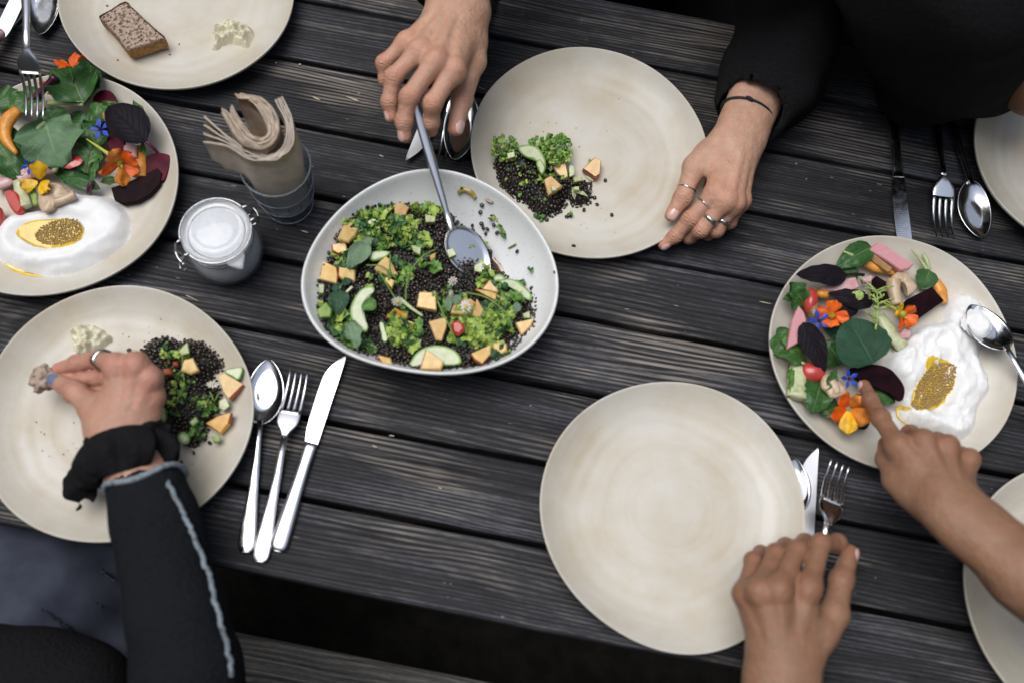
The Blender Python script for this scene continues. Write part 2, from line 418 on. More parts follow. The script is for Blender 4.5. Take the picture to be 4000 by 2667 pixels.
def bowl_z(f):
    a = BOWL_PROF[:12]
    return float(np.interp(abs(f), [p[0] for p in a], [p[1] for p in a]))
# ---------------------------------------------------------------- cutlery
m, nt, b = newmat('brushed_steel')
c = coords(nt); b.inputs['Metallic'].default_value = 1.0; b.inputs['Base Color'].default_value = (.70, .70, .71, 1)
r = ramp(nt, noise_(nt, c, 90, 4, .6), [(.3, (.10,) * 3), (.7, (.24,) * 3)]); L(nt, r.outputs[0], b.inputs['Roughness'])
mp = nt.nodes.new('ShaderNodeMapping'); mp.inputs['Scale'].default_value = (300, 300, 30); L(nt, c, mp.inputs[0])
bump(nt, b, noise_(nt, mp.outputs[0], 3, 3), .05, .0003)
M_STEEL = m
M_SATIN = simple('satin_steel', (.72, .72, .74), .30, .03, 40, metal=1.0, bs=.04, bscale=900)

def frame(A, B):
    A = Vector(A); B = Vector(B); X = (B - A); ln = X.length; X.normalize()
    Y = Vector((0, 0, 1)).cross(X).normalized(); Z = X.cross(Y)
    return A, X, Y, Z, ln
def place(V, fr):
    A, X, Y, Z, _ = fr
    M = np.array([X, Y, Z]); return np.asarray(V) @ M + np.array(A)

def strip(S, HW, ZC, TH, nc=10, rnd=.5):
    """closed bar: stations S, half widths, centre heights, half thicknesses (rounded section)"""
    V = []
    for s, hw, zc, t in zip(S, HW, ZC, TH):
        for k in range(nc):
            a = 2 * PI * (k + .5) / nc
            cx, cz = math.cos(a), math.sin(a)
            e = rnd
            V.append((s, hw * math.copysign(abs(cx) ** e, cx), zc + t * math.copysign(abs(cz) ** .8, cz)))
    n = len(S); F = grid_faces(n, nc, False, True, flip=False)
    F.append(list(range(nc))[::-1]); F.append(list(range((n - 1) * nc, n * nc)))
    return V, F

def handle_shape(l, end_w, mid_w, neck_w, z0, zn, flip=False):
    S = [0, .0008, .0025, .006, .012, l * .15, l * .3, l * .5, l * .7, l * .86, l]
    HW = [end_w * .42, end_w * .64, end_w * .84, end_w * .97, end_w, end_w * .98, (end_w + mid_w) / 2, mid_w, (mid_w + neck_w) / 2 * .96, neck_w, neck_w]
    return S, HW

def spoon(A, B, label, group, neck=None, *, size=1.0, hw=.0088, m=None, lift=0.0, bowl_w=.0215, bowl_len=.064, parent_lift=None, zfun=None):
    m = m or M_STEEL
    fr = frame(A, B); ln = fr[4]; bl = bowl_len * ln / .20 * size; hl = ln - bl + .004; fr2 = None
    if neck is not None:
        fr = frame(A, neck); hl = fr[4]; fr2 = frame(neck, B); bl = fr2[4]
    t = thing('spoon', label, 'spoon', Vector(A), group)
    S, HW = handle_shape(hl, hw, .0052, .0033, 0, 0)
    kz = 0 if fr2 else 1
    ZC = [.0022 + kz * .0085 * max(0, (s / hl - .45) / .55) ** 1.6 * 1.0 + .0015 * max(0, 1 - s / (.3 * hl)) for s in S]
    TH = [.0010, .0012, .0013, .0013, .0013, .0013, .0014, .0016, .0020, .0023, .0022]
    if fr2: TH = [max(q, .0026) for q in TH]; HW = [min(q, .0050) for q in HW]
    V, F = strip(S, HW, ZC, TH, rnd=.9 if fr2 else .5, nc=14 if fr2 else 10)
    mesh('handle', place(V, fr), F, m, t)
    # bowl: a dished egg shape
    nu, nv = 28, 17; V = []
    top = ZC[-1]
    for layer in (0, 1):
        for i in range(nu):
            u = .5 - .5 * math.cos(PI * (i / (nu - 1)) ** .9) if i < nu - 1 else 1.0; s = hl - .004 + bl * u
            w = bowl_w * size * max(0, math.sin(PI * u ** .86)) ** .56 if u < 1 else 0
            w = max(w, .0031 if u < .1 else 0)
            rim = top * (1 - u) ** 1.4 + .0042 * u ** 2 + .0012
            dep = .0085 * math.sin(PI * min(1, u ** .8)) ** .8
            for j in range(nv):
                q = -1 + 2 * j / (nv - 1)
                z = rim - dep * (1 - q * q) * 1.0
                V.append((s, w * q, max(z, .0006) - (.0011 if layer else 0)))
    F = grid_faces(nu, nv) + [[x + nu * nv for x in f] for f in grid_faces(nu, nv, flip=True)]
    o = nu * nv
    for i in range(nu - 1):
        for j in (0, nv - 1):
            a, b_ = i * nv + j, (i + 1) * nv + j
            F.append([a, b_, b_ + o, a + o] if j else [a, a + o, b_ + o, b_])
    if fr2: V = np.array(V) - np.array([hl - .002, 0, .0035])
    mesh('bowl', place(V, fr2 or fr), F, m, t)
    return t

def fork(A, B, label, group, m=None, zbias=0.0):
    m = m or M_SATIN
    fr = frame(A, B); ln = fr[4]; k = ln / .205
    t = thing('fork', label, 'fork', Vector(A), group)
    hl = ln * .64
    S, HW = handle_shape(hl, .0090, .0052, .0034, 0, 0)
    def prof(s):
        u = s / ln
        return .0022 + .0015 * max(0, 1 - u / .2) + .0095 * math.exp(-((u - .66) / .15) ** 2) + .006 * max(0, (u - .86) / .14) ** 2
    TH = [.0010, .0012, .0013, .0013, .0013, .0013, .0014, .0016, .0020, .0022, .0020]
    V, F = strip(S, HW, [prof(s) for s in S], TH)
    mesh('handle', place(V, fr), F, m, t)
    # head with shoulders
    s0 = hl - .002; s1 = ln * .775; W = .0122 * k
    S2 = np.linspace(s0, s1, 9); HW2 = [.0034, .0040, .0062, .0090, .0112, .0121, .0124, .0123, .0121]
    V, F = strip(S2, [h * k for h in HW2], [prof(s) for s in S2], [.0019, .0018, .0016, .0014, .0012, .0011, .0011, .0011, .0011], nc=12, rnd=.45)
    mesh('head', place(V, fr), F, m, t)
    for q in (-1, -1 / 3, 1 / 3, 1):
        S3 = np.linspace(s1 - .003, ln, 9)
        y = q * W * .80; tw = [.0019 * (1 - .62 * (i / 8) ** 1.5) * k for i in range(9)]
        V, F = strip(S3, tw, [prof(s) for s in S3], [.0011 * (1 - .5 * (i / 8) ** 2) for i in range(9)], nc=8, rnd=.6)
        V = np.array(V); V[:, 1] += y * (1 - .05 * (V[:, 0] - s1) / (ln - s1))
        mesh('tine', place(V, fr), F, m, t)
    return t

def knife(A, B, label, group, edge=1, m=None, z=.0, tilt=0.0):
    m = m or M_SATIN
    fr = frame(A, B); ln = fr[4]
    t = thing('knife', label, 'knife', Vector(A), group)
    hl = ln * .53
    S = [0, .0008, .0025, .006, .012, hl * .2, hl * .4, hl * .6, hl * .8, hl * .94, hl]
    HW = [.0040, .0060, .0080, .0091, .0094, .0090, .0080, .0068, .0062, .0066, .0070]
    ZC = [z + .0036] * len(S); TH = [.001, .002, .0028, .0033, .0034, .0034, .0034, .0033, .0032, .0030, .0026]
    V, F = strip(S, HW, ZC, TH, nc=12, rnd=.75); mesh('handle', place(V, fr), F, m, t)
    # blade: straight spine, bellied edge with teeth towards the tip
    n = 90; L_, R_ = [], []
    for i in range(n):
        u = i / (n - 1); s = hl - .001 + (ln - hl + .001) * u
        spine = .0068 + .0014 * u - .0012 * max(0, (u - .9) / .1) ** 2
        ed = -.0068 - .0036 * math.sin(PI * min(1, .15 + u * .75)) * min(1, u * 8) + .0165 * max(0, (u - .66) / .34) ** 2.3
        if u > .30 and u < .97: ed += .00055 * (abs((u * 46) % 1 - .5) * 2)
        if ed > spine - .0006: ed = spine - .0006
        L_.append((s, spine)); R_.append((s, ed))
    V = []
    for (s, y) in L_: V.append((s, y * edge, z + .0046)); V.append((s, y * edge, z + .0032))
    for (s, y) in R_: V.append((s, y * edge, z + .0040)); V.append((s, y * edge, z + .0036))
    F = []
    for i in range(n - 1):
        a = 2 * i; c_ = 2 * n + 2 * i
        F += [[a, a + 2, c_ + 2, c_], [a + 1, c_ + 1, c_ + 3, a + 3], [a, a + 1, a + 3, a + 2], [c_, c_ + 2, c_ + 3, c_ + 1]]
    F += [[0, 2 * n, 2 * n + 1, 1], [2 * n - 2, 2 * n - 1, 4 * n - 1, 4 * n - 2]]
    mesh('blade', place(V, fr), F, m, t, smooth=False)
    return t
G_CUT = 'cutlery laid on the table'
z_ = .0005
spoon(at(962, 2156), at(1053, 1409, .005), 'steel spoon beside the lentil plate, left of fork and knife', G_CUT, bowl_w=.0212, bowl_len=.071)
fork(at(1017, 2194), at(1173, 1449, .006), 'satin steel fork between spoon and knife, below the salad bowl', G_CUT)
knife(at(1085, 2152), at(1330, 1381, .004), 'satin steel serrated knife with its tip under the salad bowl', G_CUT, edge=-1)
# ---------------------------------------------------------------- rest of the cutlery
spoon(at(3680, 325), at(3826, 936, .006), 'steel spoon at the upper right, beside the bare plate', G_CUT, bowl_w=.0205, bowl_len=.066)
fork(at(3652, 305), at(3680, 942, .006), 'steel fork at the upper right, between knife and spoon', G_CUT, m=M_STEEL)
knife(at(3466, 350), at(3540, 1030, .002), 'steel knife at the upper right with its blade under a plate', G_CUT, edge=1, m=M_STEEL)
knife(at(1880, -60), at(1606, 646, .004), 'satin steel knife under the serving hand, blade tip above the bowl', G_CUT, edge=-1)
fork(at(1905, -75, .002), at(1750, 643, .003), 'steel fork beneath the spoon and the serving hand, tine tips showing', G_CUT, m=M_STEEL)
spoon(at(1915, -70, .009), at(1776, 632, .013), 'steel spoon beneath the serving hand, mirror-dark bowl', G_CUT, bowl_w=.0205, bowl_len=.066)
spoon(at(3060, 2500), at(3092, 1788, .005), 'steel spoon half hidden under the rim of the empty plate', G_CUT, bowl_w=.0205, bowl_len=.066, m=M_STEEL)
knife(at(3128, 2560, .004), at(3164, 1744, .004), 'satin steel knife beside the empty plate, next to the gripped fork', G_CUT, edge=-1)
fork(at(3112, 2545, .085), at(3270, 1822, .020), 'steel fork being picked up by the tan hand at bottom right', G_CUT, m=M_STEEL)
knife(at(290, -470, .012), at(-30, 222, .012), 'satin steel serrated knife at the upper left edge, beside the pink fingertip', G_CUT, edge=-1)
fork(at(380, -480, .001), at(48, 120, .003), 'dark steel fork lying under the spoon in the upper left corner', G_CUT, m=M_STEEL)
spoon(at(235, -560, .006), at(165, 145, .008), 'dark steel spoon in the upper left corner, between knife and bread plate', G_CUT, bowl_w=.0205, bowl_len=.066)
fork(at(72, -330, .175), at(147, 452, .045), 'satin steel fork stuck upright into the leaf salad at left', 'cutlery in use')
spoon(at(1600, 345, .138), at(1908, 1088, .036), 'long steel serving spoon resting in the salad bowl, held by a hand', 'cutlery in use', at(1764, 900, .064), bowl_w=.0215, bowl_len=.066, m=M_SATIN, hw=.0066)
spoon(at(4230, 1790, .055), at(3783, 1200, .026), 'steel spoon smeared with yoghurt on the right salad plate', 'cutlery in use', bowl_w=.0205, bowl_len=.064)

# ---------------------------------------------------------------- glass ware
def thin_glass(name, tint, edge, rough=.03, spec=1.5, haze=.07):
    m, nt, b = newmat(name); nt.nodes.remove(b); o = nt.nodes['Material Output']
    tr = nt.nodes.new('ShaderNodeBsdfTransparent'); gl = nt.nodes.new('ShaderNodeBsdfGlossy'); gl.inputs['Roughness'].default_value = rough
    lw = nt.nodes.new('ShaderNodeLayerWeight'); lw.inputs['Blend'].default_value = .5
    r = ramp(nt, lw.outputs['Facing'], [(.45, tint), (.98, edge)]); L(nt, r.outputs[0], tr.inputs[0])      # more glass to look through at a slant
    fr = math_(nt, 'MULTIPLY_ADD', math_(nt, 'POWER', lw.outputs['Facing'], 5.0), .5, .04)
    mx = nt.nodes.new('ShaderNodeMixShader'); L(nt, fr, mx.inputs[0]); L(nt, tr.outputs[0], mx.inputs[1]); L(nt, gl.outputs[0], mx.inputs[2])
    bn = bump(nt, None, noise_(nt, coords(nt), 60, 2), .25, .002); L(nt, bn, gl.inputs['Normal'])
    df = nt.nodes.new('ShaderNodeBsdfDiffuse'); df.inputs[0].default_value = (.72, .75, .78, 1)      # pale haze put into the glass colour to brighten it
    m2 = nt.nodes.new('ShaderNodeMixShader'); m2.inputs[0].default_value = haze; L(nt, mx.outputs[0], m2.inputs[1]); L(nt, df.outputs[0], m2.inputs[2])
    L(nt, m2.outputs[0], o.inputs[0]); return m
M_GLASS = thin_glass('blue_tinted_glass', (.975, .985, .992), (.70, .77, .84), .03, 1.5)
M_CLEAR = thin_glass('clear_glass', (.985, .99, .993), (.88, .90, .92), .08, 1.5, .15)
M_SALT = simple('white_salt', (.78, .78, .80), .8, .06, 300, bs=.5, bscale=900)
M_RUBBER = simple('white_rubber', (.72, .72, .72), .5, .05)
M_WIRE = simple('steel_wire', (.55, .55, .56), .22, .1, 100, metal=1.0)
def revolve(prof, c, n=64, mod=None, caps=False):
    V = []
    for i, (r, z) in enumerate(prof):
        for k in range(n):
            a = 2 * PI * k / n; rr = r if mod is None else r * (1 + mod(i, a))
            V.append((c[0] + rr * math.cos(a), c[1] + rr * math.sin(a), c[2] + z))
    F = grid_faces(len(prof), n, False, True, flip=False)
    if caps:
        V.append((c[0], c[1], c[2] + prof[0][1])); V.append((c[0], c[1], c[2] + prof[-1][1])); c0 = len(prof) * n
        for k in range(n): F.append([c0, k, (k + 1) % n]); F.append([c0 + 1, (len(prof) - 1) * n + (k + 1) % n, (len(prof) - 1) * n + k])
    return V, F
# preserving jar with swing lid
JH = .082
lidc = at(833, 886, JH); JC_ = Vector((lidc.x, lidc.y, 0.0))
jar = thing('preserving_jar', 'small swing-top glass jar of white salt with rubber seal and wire clasp', 'jar', JC_)
# profile listed from inside bottom up, over the lip and down the outside: normals face outwards
out = [(.027, .0003), (.031, .0012), (.0365, .008), (.0400, .020), (.0405, .032), (.0385, .044), (.0345, .0535), (.0335, .058), (.0345, .0635)]
inn = [(.0325, .0635), (.0315, .057), (.0325, .0525), (.0362, .0435), (.0382, .032), (.0377, .020), (.0345, .0085), (.029, .0038)]
V, F = revolve(inn[::-1] + out[::-1], JC_, caps=True); F = [f[::-1] for f in F]; mesh('body', V, F, M_CLEAR, jar)
V, F = revolve([(.028, .0042), (.034, .009), (.0372, .0205), (.0376, .032), (.0357, .0432), (.0320, .0522), (.031, .056), (.0305, .0572)], JC_, caps=True); F = [f for f in F]; mesh('salt', V, [f[::-1] for f in F], M_SALT, jar)
V, F = revolve([(.0300, .0636), (.0358, .0636), (.0372, .0645), (.0374, .0662), (.0358, .0672), (.0300, .0672)], JC_, caps=False); seal = mesh('seal', V, [f[::-1] for f in F], M_RUBBER, jar)
cd_ = (CAM_P - JC_); cd_.z = 0; cd_.normalize(); sd_ = Vector((cd_.y, -cd_.x, 0)); td = (cd_ * .98 + sd_ * -.10).normalized(); ts = Vector((-td.y, td.x, 0))
tg = []; nt_ = 9
for zz in (.0672, .0650):
    for i in range(nt_):
        u = -1 + 2 * i / (nt_ - 1)
        for j, q in enumerate((0, .35, .7, 1)):
            wdt = (.012 * (1 - .55 * q)) * (1 if q < 1 else .8); ex = .0345 + .0135 * q * (1 - .35 * u * u * q)
            tg.append(JC_ + td * ex + ts * (u * wdt) + Vector((0, 0, zz - .006 * q ** 2)))
n_ = nt_ * 4; F = grid_faces(nt_, 4) + [[x + n_ for x in f] for f in grid_faces(nt_, 4, flip=True)]
bd = list(range(0, n_, 4))
for i in range(nt_ - 1): F.append([i * 4 + 3, (i + 1) * 4 + 3, (i + 1) * 4 + 3 + n_, i * 4 + 3 + n_])
for j in range(3):
    F.append([j, j + 1, j + 1 + n_, j + n_]); e = (nt_ - 1) * 4 + j; F.append([e, e + n_, e + 1 + n_, e + 1])
mesh('tab', [tuple(v) for v in tg], F, M_RUBBER, seal)
lid = [(.0005, .0672), (.0305, .0672), (.0355, .0676), (.0366, .0690), (.0366, .0745), (.0358, .0765), (.0340, .0775), (.0318, .0772), (.0305, .0758), (.0290, .0752), (.0225, .0752), (.0210, .0762), (.0195, .0766), (.0005, .0766)]
V, F = revolve(lid, JC_, caps=False); mesh('lid', V, [f[::-1] for f in F], M_CLEAR, jar)
V, F = revolve([(.0005, .0660), (.0285, .0660), (.0292, .0668), (.0285, .0671), (.0005, .0671)], JC_); mesh('salt', V, [f[::-1] for f in F], M_SALT, jar)
# wire bail: loop over the rim, hinge on the right, clasp on the left
hx = (at(985, 850, .06) - JC_); hx.z = 0; hx.normalize(); hy = Vector((-hx.y, hx.x, 0))
def wire(pts, r=.0011, name='wire', par=jar, n=40):
    V, F = tube([tuple(p) for p in catmull([tuple(p) for p in pts], n)], r, 7); return mesh(name, V, F, M_WIRE, par)
wire([JC_ + (hx * math.cos(a) + hy * math.sin(a)) * .0372 + Vector((0, 0, .0725)) for a in np.linspace(.25, PI - .25, 14)])
wire([JC_ + (hx * math.cos(a) + hy * math.sin(a)) * .0372 + Vector((0, 0, .0725)) for a in np.linspace(-.25, -PI + .25, 14)])
wire([JC_ + (hx * math.cos(a) + hy * math.sin(a)) * .0353 + Vector((0, 0, .0560)) for a in np.linspace(0, 2 * PI, 28)])
for sgn in (1, -1):
    wire([JC_ + hx * .036 + hy * (.0092 * sgn) + Vector((0, 0, .0725)), JC_ + hx * .042 + hy * (.0080 * sgn) + Vector((0, 0, .0720)), JC_ + hx * .046 + hy * (.0066 * sgn) + Vector((0, 0, .066)), JC_ + hx * .042 + hy * (.0064 * sgn) + Vector((0, 0, .057)), JC_ + hx * .0355 + hy * (.0064 * sgn) + Vector((0, 0, .056))], .0012, 'hinge')
wire([JC_ + hx * .046 + hy * .0066 + Vector((0, 0, .066)), JC_ + hx * .047 + Vector((0, 0, .066)), JC_ + hx * .046 - hy * .0066 + Vector((0, 0, .066))], .0012, 'hinge')
for sgn in (1, -1):
    wire([JC_ - hx * .036 + hy * (.0090 * sgn) + Vector((0, 0, .0725)), JC_ - hx * .0415 + hy * (.0085 * sgn) + Vector((0, 0, .071)), JC_ - hx * .0455 + hy * (.0075 * sgn) + Vector((0, 0, .060)), JC_ - hx * .0435 + hy * (.0070 * sgn) + Vector((0, 0, .046)), JC_ - hx * .050 + hy * (.0055 * sgn) + Vector((0, 0, .036))], .0012, 'clasp')
wire([JC_ - hx * .050 + hy * .0055 + Vector((0, 0, .036)), JC_ - hx * .0515 + Vector((0, 0, .034)), JC_ - hx * .050 - hy * .0055 + Vector((0, 0, .036))], .0012, 'clasp')
wire([JC_ - hx * .0455 + hy * .0105 + Vector((0, 0, .058)), JC_ - hx * .0475 + Vector((0, 0, .058)), JC_ - hx * .0455 - hy * .0105 + Vector((0, 0, .058))], .0018, 'clasp')

# tumbler with folded paper napkins
GH = .092
gb = at(1128, 800, 0.0); rimc = at(1078, 640, GH); GC = Vector(((gb.x + rimc.x) / 2, (gb.y + rimc.y) / 2, 0))
glass = thing('tumbler', 'ridged tumbler of blue-tinted glass holding folded paper napkins', 'glass', GC)
def gmod(i, a):
    return .016 * (abs(math.cos(a * 7)) - .6) if 3 <= i <= 26 else 0
o_ = [(.0005, .0012), (.0235, .0008), (.0262, .0022), (.0275, .006)]
o_ += [(.0275 + .0092 * t + (.0012 if abs(t - .33) < .03 or abs(t - .66) < .03 else 0), .006 + (GH - .008) * t) for t in np.linspace(.04, .97, 28)]
o_ += [(.0372, GH - .0008), (.0366, GH), (.0359, GH - .0006)]
i_ = [(.0345, GH * .8), (.0315, GH * .5), (.0278, GH * .22), (.0235, .0145), (.015, .0118), (.0005, .0115)]
V, F = revolve(o_ + i_, GC, n=112, mod=gmod); mesh('cup', V, F, M_GLASS, glass)
M_REFRACTION = thin_glass('painted_refraction_glass', (.70, .76, .82), (.45, .52, .60), .08, 1.5, .22)  # pale tint on rim, ridges and ribs imitates light refracted in the glass
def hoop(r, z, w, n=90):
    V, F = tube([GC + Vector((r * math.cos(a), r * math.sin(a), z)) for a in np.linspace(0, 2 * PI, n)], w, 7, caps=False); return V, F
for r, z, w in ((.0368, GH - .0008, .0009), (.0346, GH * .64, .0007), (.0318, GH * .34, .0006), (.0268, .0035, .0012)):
    V, F = hoop(r, z, w); mesh('rim' if z > .09 else 'ridge', V, F, M_REFRACTION, glass)
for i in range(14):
    a = 2 * PI * (i + .5) / 14; V, F = tube([GC + Vector(((.0278 + .0092 * t) * 1.012 * math.cos(a), (.0278 + .0092 * t) * 1.012 * math.sin(a), .008 + (GH - .012) * t)) for t in np.linspace(0, .64, 6)], .0007, 5); mesh('rib', V, F, M_REFRACTION, glass)
M_KRAFT = simple('kraft_tissue', (.60, .48, .37), .9, .10, 90, bs=.35, bscale=600, bdist=.0006)
M_KRAFT2 = simple('kraft_tissue_pale', (.66, .56, .46), .9, .08, 90, bs=.35, bscale=600, bdist=.0006)
gcam = (CAM_P - GC); gcam.z = 0; gcam.normalize(); gx = Vector((gcam.y, -gcam.x, 0)) * -1      # gx points to picture right
if gx.x < 0: gx = -gx
def napkin(path, z0, z1, th, m, label, lean=(0, 0), wav=.0008, seed=0):
    """path: plan points (right, away) in metres from the glass axis, bent sheet standing on edge"""
    C_ = catmull([(p[0], p[1], 0) for p in path], 44); V = []; nz = 9
    for side in (0, 1):
        for i, c in enumerate(C_):
            t = C_[min(i + 1, 43)] - C_[max(i - 1, 0)]; t = t / np.linalg.norm(t); nn = np.array([-t[1], t[0], 0])
            for j in range(nz):
                q = j / (nz - 1); z = z0 + (z1 - z0) * q
                flare = q ** 1.3
                shrink = .62 + .38 * min(1, .25 + flare)
                top = (1 + .0 * i)
                lim = .0305 + max(0, z - GH + .006) * 1.35; rc = math.hypot(c[0], c[1]); shrink = min(1.0, lim / max(rc, 1e-6)) * (.80 + .20 * min(1, q * 1.6))
                p = c * shrink + nn * (th * (side - .5) + wav * fbm(i * .18 + seed * 5, q * 3))
                x = p[0] + lean[0] * flare; y = p[1] + lean[1] * flare
                zz = z + q ** 6 * (.002 * fbm(i * .35 + seed * 3, 7))
                V.append(GC + gx * x - gcam * y + Vector((0, 0, zz)))
    n_ = 44 * nz; F = grid_faces(44, nz) + [[x + n_ for x in f] for f in grid_faces(44, nz, flip=True)]
    for i in range(43):
        a, b_ = i * nz + nz - 1, (i + 1) * nz + nz - 1; F.append([a, a + n_, b_ + n_, b_]); a, b_ = i * nz, (i + 1) * nz; F.append([a, b_, b_ + n_, a + n_])
    for j in range(nz - 1):
        F.append([j, j + n_, j + 1 + n_, j + 1]); e = 43 * nz + j; F.append([e, e + 1, e + 1 + n_, e + n_])
    o = mesh('napkin', [tuple(v) for v in V], F, m, origin=GC + Vector((0, 0, z0)))
    return tag(o, label, 'napkin', 'folded kraft napkins in the tumbler')
for i in range(4):      # outer napkins: wide U, left arms fanned out
    k = i * .0021
    napkin([(-.056 + i * .003, .012 + i * .0095), (-.034 + k * .3, -.002 + i * .0040), (-.020 + k, -.0215 + k), (.004, -.0315 + k), (.024 - k * .8, -.0225 + k), (.0330 - k, .004), (.0325 - k * 1.1, .034)], .016, .150 - .0006 * i, .0014, M_KRAFT2,
           ['outermost pale kraft napkin wrapped round the front of the bundle', 'second pale kraft napkin from the outside of the bundle', 'third pale kraft napkin from the outside of the bundle', 'innermost of the four fanned pale kraft napkins'][i], lean=(-.002, .004), seed=i)
for i in range(9):      # inner bundle: tight U round a hollow
    k = i * .00145
    napkin([(-.030 + k * 1.0, .034 + .004 * math.sin(i)), (-.0275 + k, .018), (-.0215 + k * .95, -.006 + k * .4), (-.004 + k * .2, -.0195 + k), (.0140 - k * .7, -.0100 + k * .5), (.0190 - k, .012), (.012 - k * .9, .034), (-.006 - k * .5, .046 - .003 * math.cos(i * 2))], .018, .158 + .0012 * math.sin(i * 2.3), .0011, M_KRAFT,
           '%s brown kraft napkin of the tight inner bundle, counted from its outside' % ('first', 'second', 'third', 'fourth', 'fifth', 'sixth', 'seventh', 'eighth', 'innermost')[i], lean=(-.001, .003), seed=10 + i)
# ---------------------------------------------------------------- food: tools
def c1(x, y): return (x / 1.96, y / 1.96)                       # close-up of the left plates
def ce(x, y): return (2900 + x / 1.568, 850 + y / 1.568)         # right salad plate
def cb(x, y): return (1100 + x / 1.7425, 600 + y / 1.7425)       # bowl
def c4(x, y): return (1800 + x / 1.742, 150 + y / 1.742)         # upper lentil plate
def c3(x, y): return (x / 1.4514, 1080 + y / 1.4514)             # lower left plate
def on_plate(key):
    (cx, cy), co, _ = PLATES[key]
    def s(x, y): return plate_z(math.hypot(x - cx, y - cy) / co[0]) if math.hypot(x - cx, y - cy) < co[0] else 0.0
    return s
def drop(px, py, surf, dz=0.0):
    z = .02
    for _ in range(14):
        p = at(px, py, z); z = .5 * z + .5 * (surf(p.x, p.y) + dz)
    return at(px, py, z)
def poly_dist(poly, X, Y):
    """distance inside a polygon (positive), numpy"""
    P = np.array(poly); n = len(P); d = np.full(X.shape, 1e9); ins = np.zeros(X.shape, bool)
    for i in range(n):
        a, b_ = P[i], P[(i + 1) % n]; e = b_ - a
        t = np.clip(((X - a[0]) * e[0] + (Y - a[1]) * e[1]) / (e @ e), 0, 1)
        d = np.minimum(d, np.hypot(X - a[0] - t * e[0], Y - a[1] - t * e[1]))
        c = ((a[1] > Y) != (b_[1] > Y)) & (X < (b_[0] - a[0]) * (Y - a[1]) / (b_[1] - a[1] + 1e-12) + a[0]); ins ^= c
    return np.where(ins, d, -d)
def smooth_poly(pts, n=44):
    P = [np.array(p, float) for p in pts]; m = len(P); out = []
    for i in range(n):
        u = i / n * m; k = int(u); t = u - k; a, b_, c, d = P[(k - 1) % m], P[k % m], P[(k + 1) % m], P[(k + 2) % m]
        out.append(.5 * (2 * b_ + (c - a) * t + (2 * a - 5 * b_ + 4 * c - d) * t * t + (-a + 3 * b_ - 3 * c + d) * t ** 3))
    return out

M_PEACH = simple('peach_flesh', (.76, .525, .225), .42, .14, 130, sss=.1, bs=.35, bscale=240, coat=.2, col2=(.71, .41, .115))
def vary(m, amt=.32, hue=.008):
    nt = m.node_tree; b = nt.nodes['Principled BSDF']; src = b.inputs['Base Color'].links[0].from_socket; oi = nt.nodes.new('ShaderNodeObjectInfo'); h = nt.nodes.new('ShaderNodeHueSaturation')
    L(nt, math_(nt, 'MULTIPLY_ADD', oi.outputs['Random'], hue * 2, .5 - hue), h.inputs['Hue']); L(nt, math_(nt, 'MULTIPLY_ADD', oi.outputs['Random'], amt, 1 - amt * .6), h.inputs['Value']); L(nt, src, h.inputs['Color']); L(nt, h.outputs[0], b.inputs['Base Color'])
vary(M_PEACH)
M_PEACHSKIN = simple('peach_skin', (.42, .085, .028), .45, .4, 70, bs=.2, coat=.15)
M_PEACHYEL = simple('yellow_peach_flesh', (.68, .36, .03), .35, .18, 120, sss=.1, bs=.2, coat=.35, col2=(.60, .20, .02))
M_CUKE = simple('cucumber_flesh', (.52, .56, .36), .38, .12, 140, sss=.12, bs=.25, bscale=260, coat=.3, col2=(.42, .50, .25))
M_CUKERIM = simple('cucumber_rind_light', (.20, .36, .07), .4, .2, 120, coat=.2)
M_CUKESKIN = simple('cucumber_skin', (.025, .075, .015), .35, .35, 90, coat=.3)
M_CELERY = simple('celery_green', (.28, .40, .10), .4, .2, 150, sss=.1, bs=.3, coat=.3)
M_CELERYPALE = simple('pale_celery', (.55, .58, .34), .4, .14, 150, sss=.1, bs=.3, coat=.25)
M_LENTIL = simple('black_lentil', (.028, .018, .0125), .26, .7, 330, coat=.45, bs=.15, bscale=900)
M_LENTILB = simple('brown_lentil', (.042, .025, .016), .3, .4, 260, coat=.4); M_LENTILC = simple('dark_olive_lentil', (.018, .015, .010), .35, .4, 260, coat=.3)
M_BED = simple('lentil_mash', (.012, .009, .007), .5, .4, 200, bs=.8, bscale=300)
M_LIME = simple('herb_lime', (.34, .46, .085), .5, .3, 160, sss=.05, bs=.4)
M_HERB = simple('herb_green', (.135, .28, .05), .5, .35, 160, bs=.4)
M_DARKHERB = simple('herb_dark', (.042, .12, .04), .5, .35, 160, bs=.4)
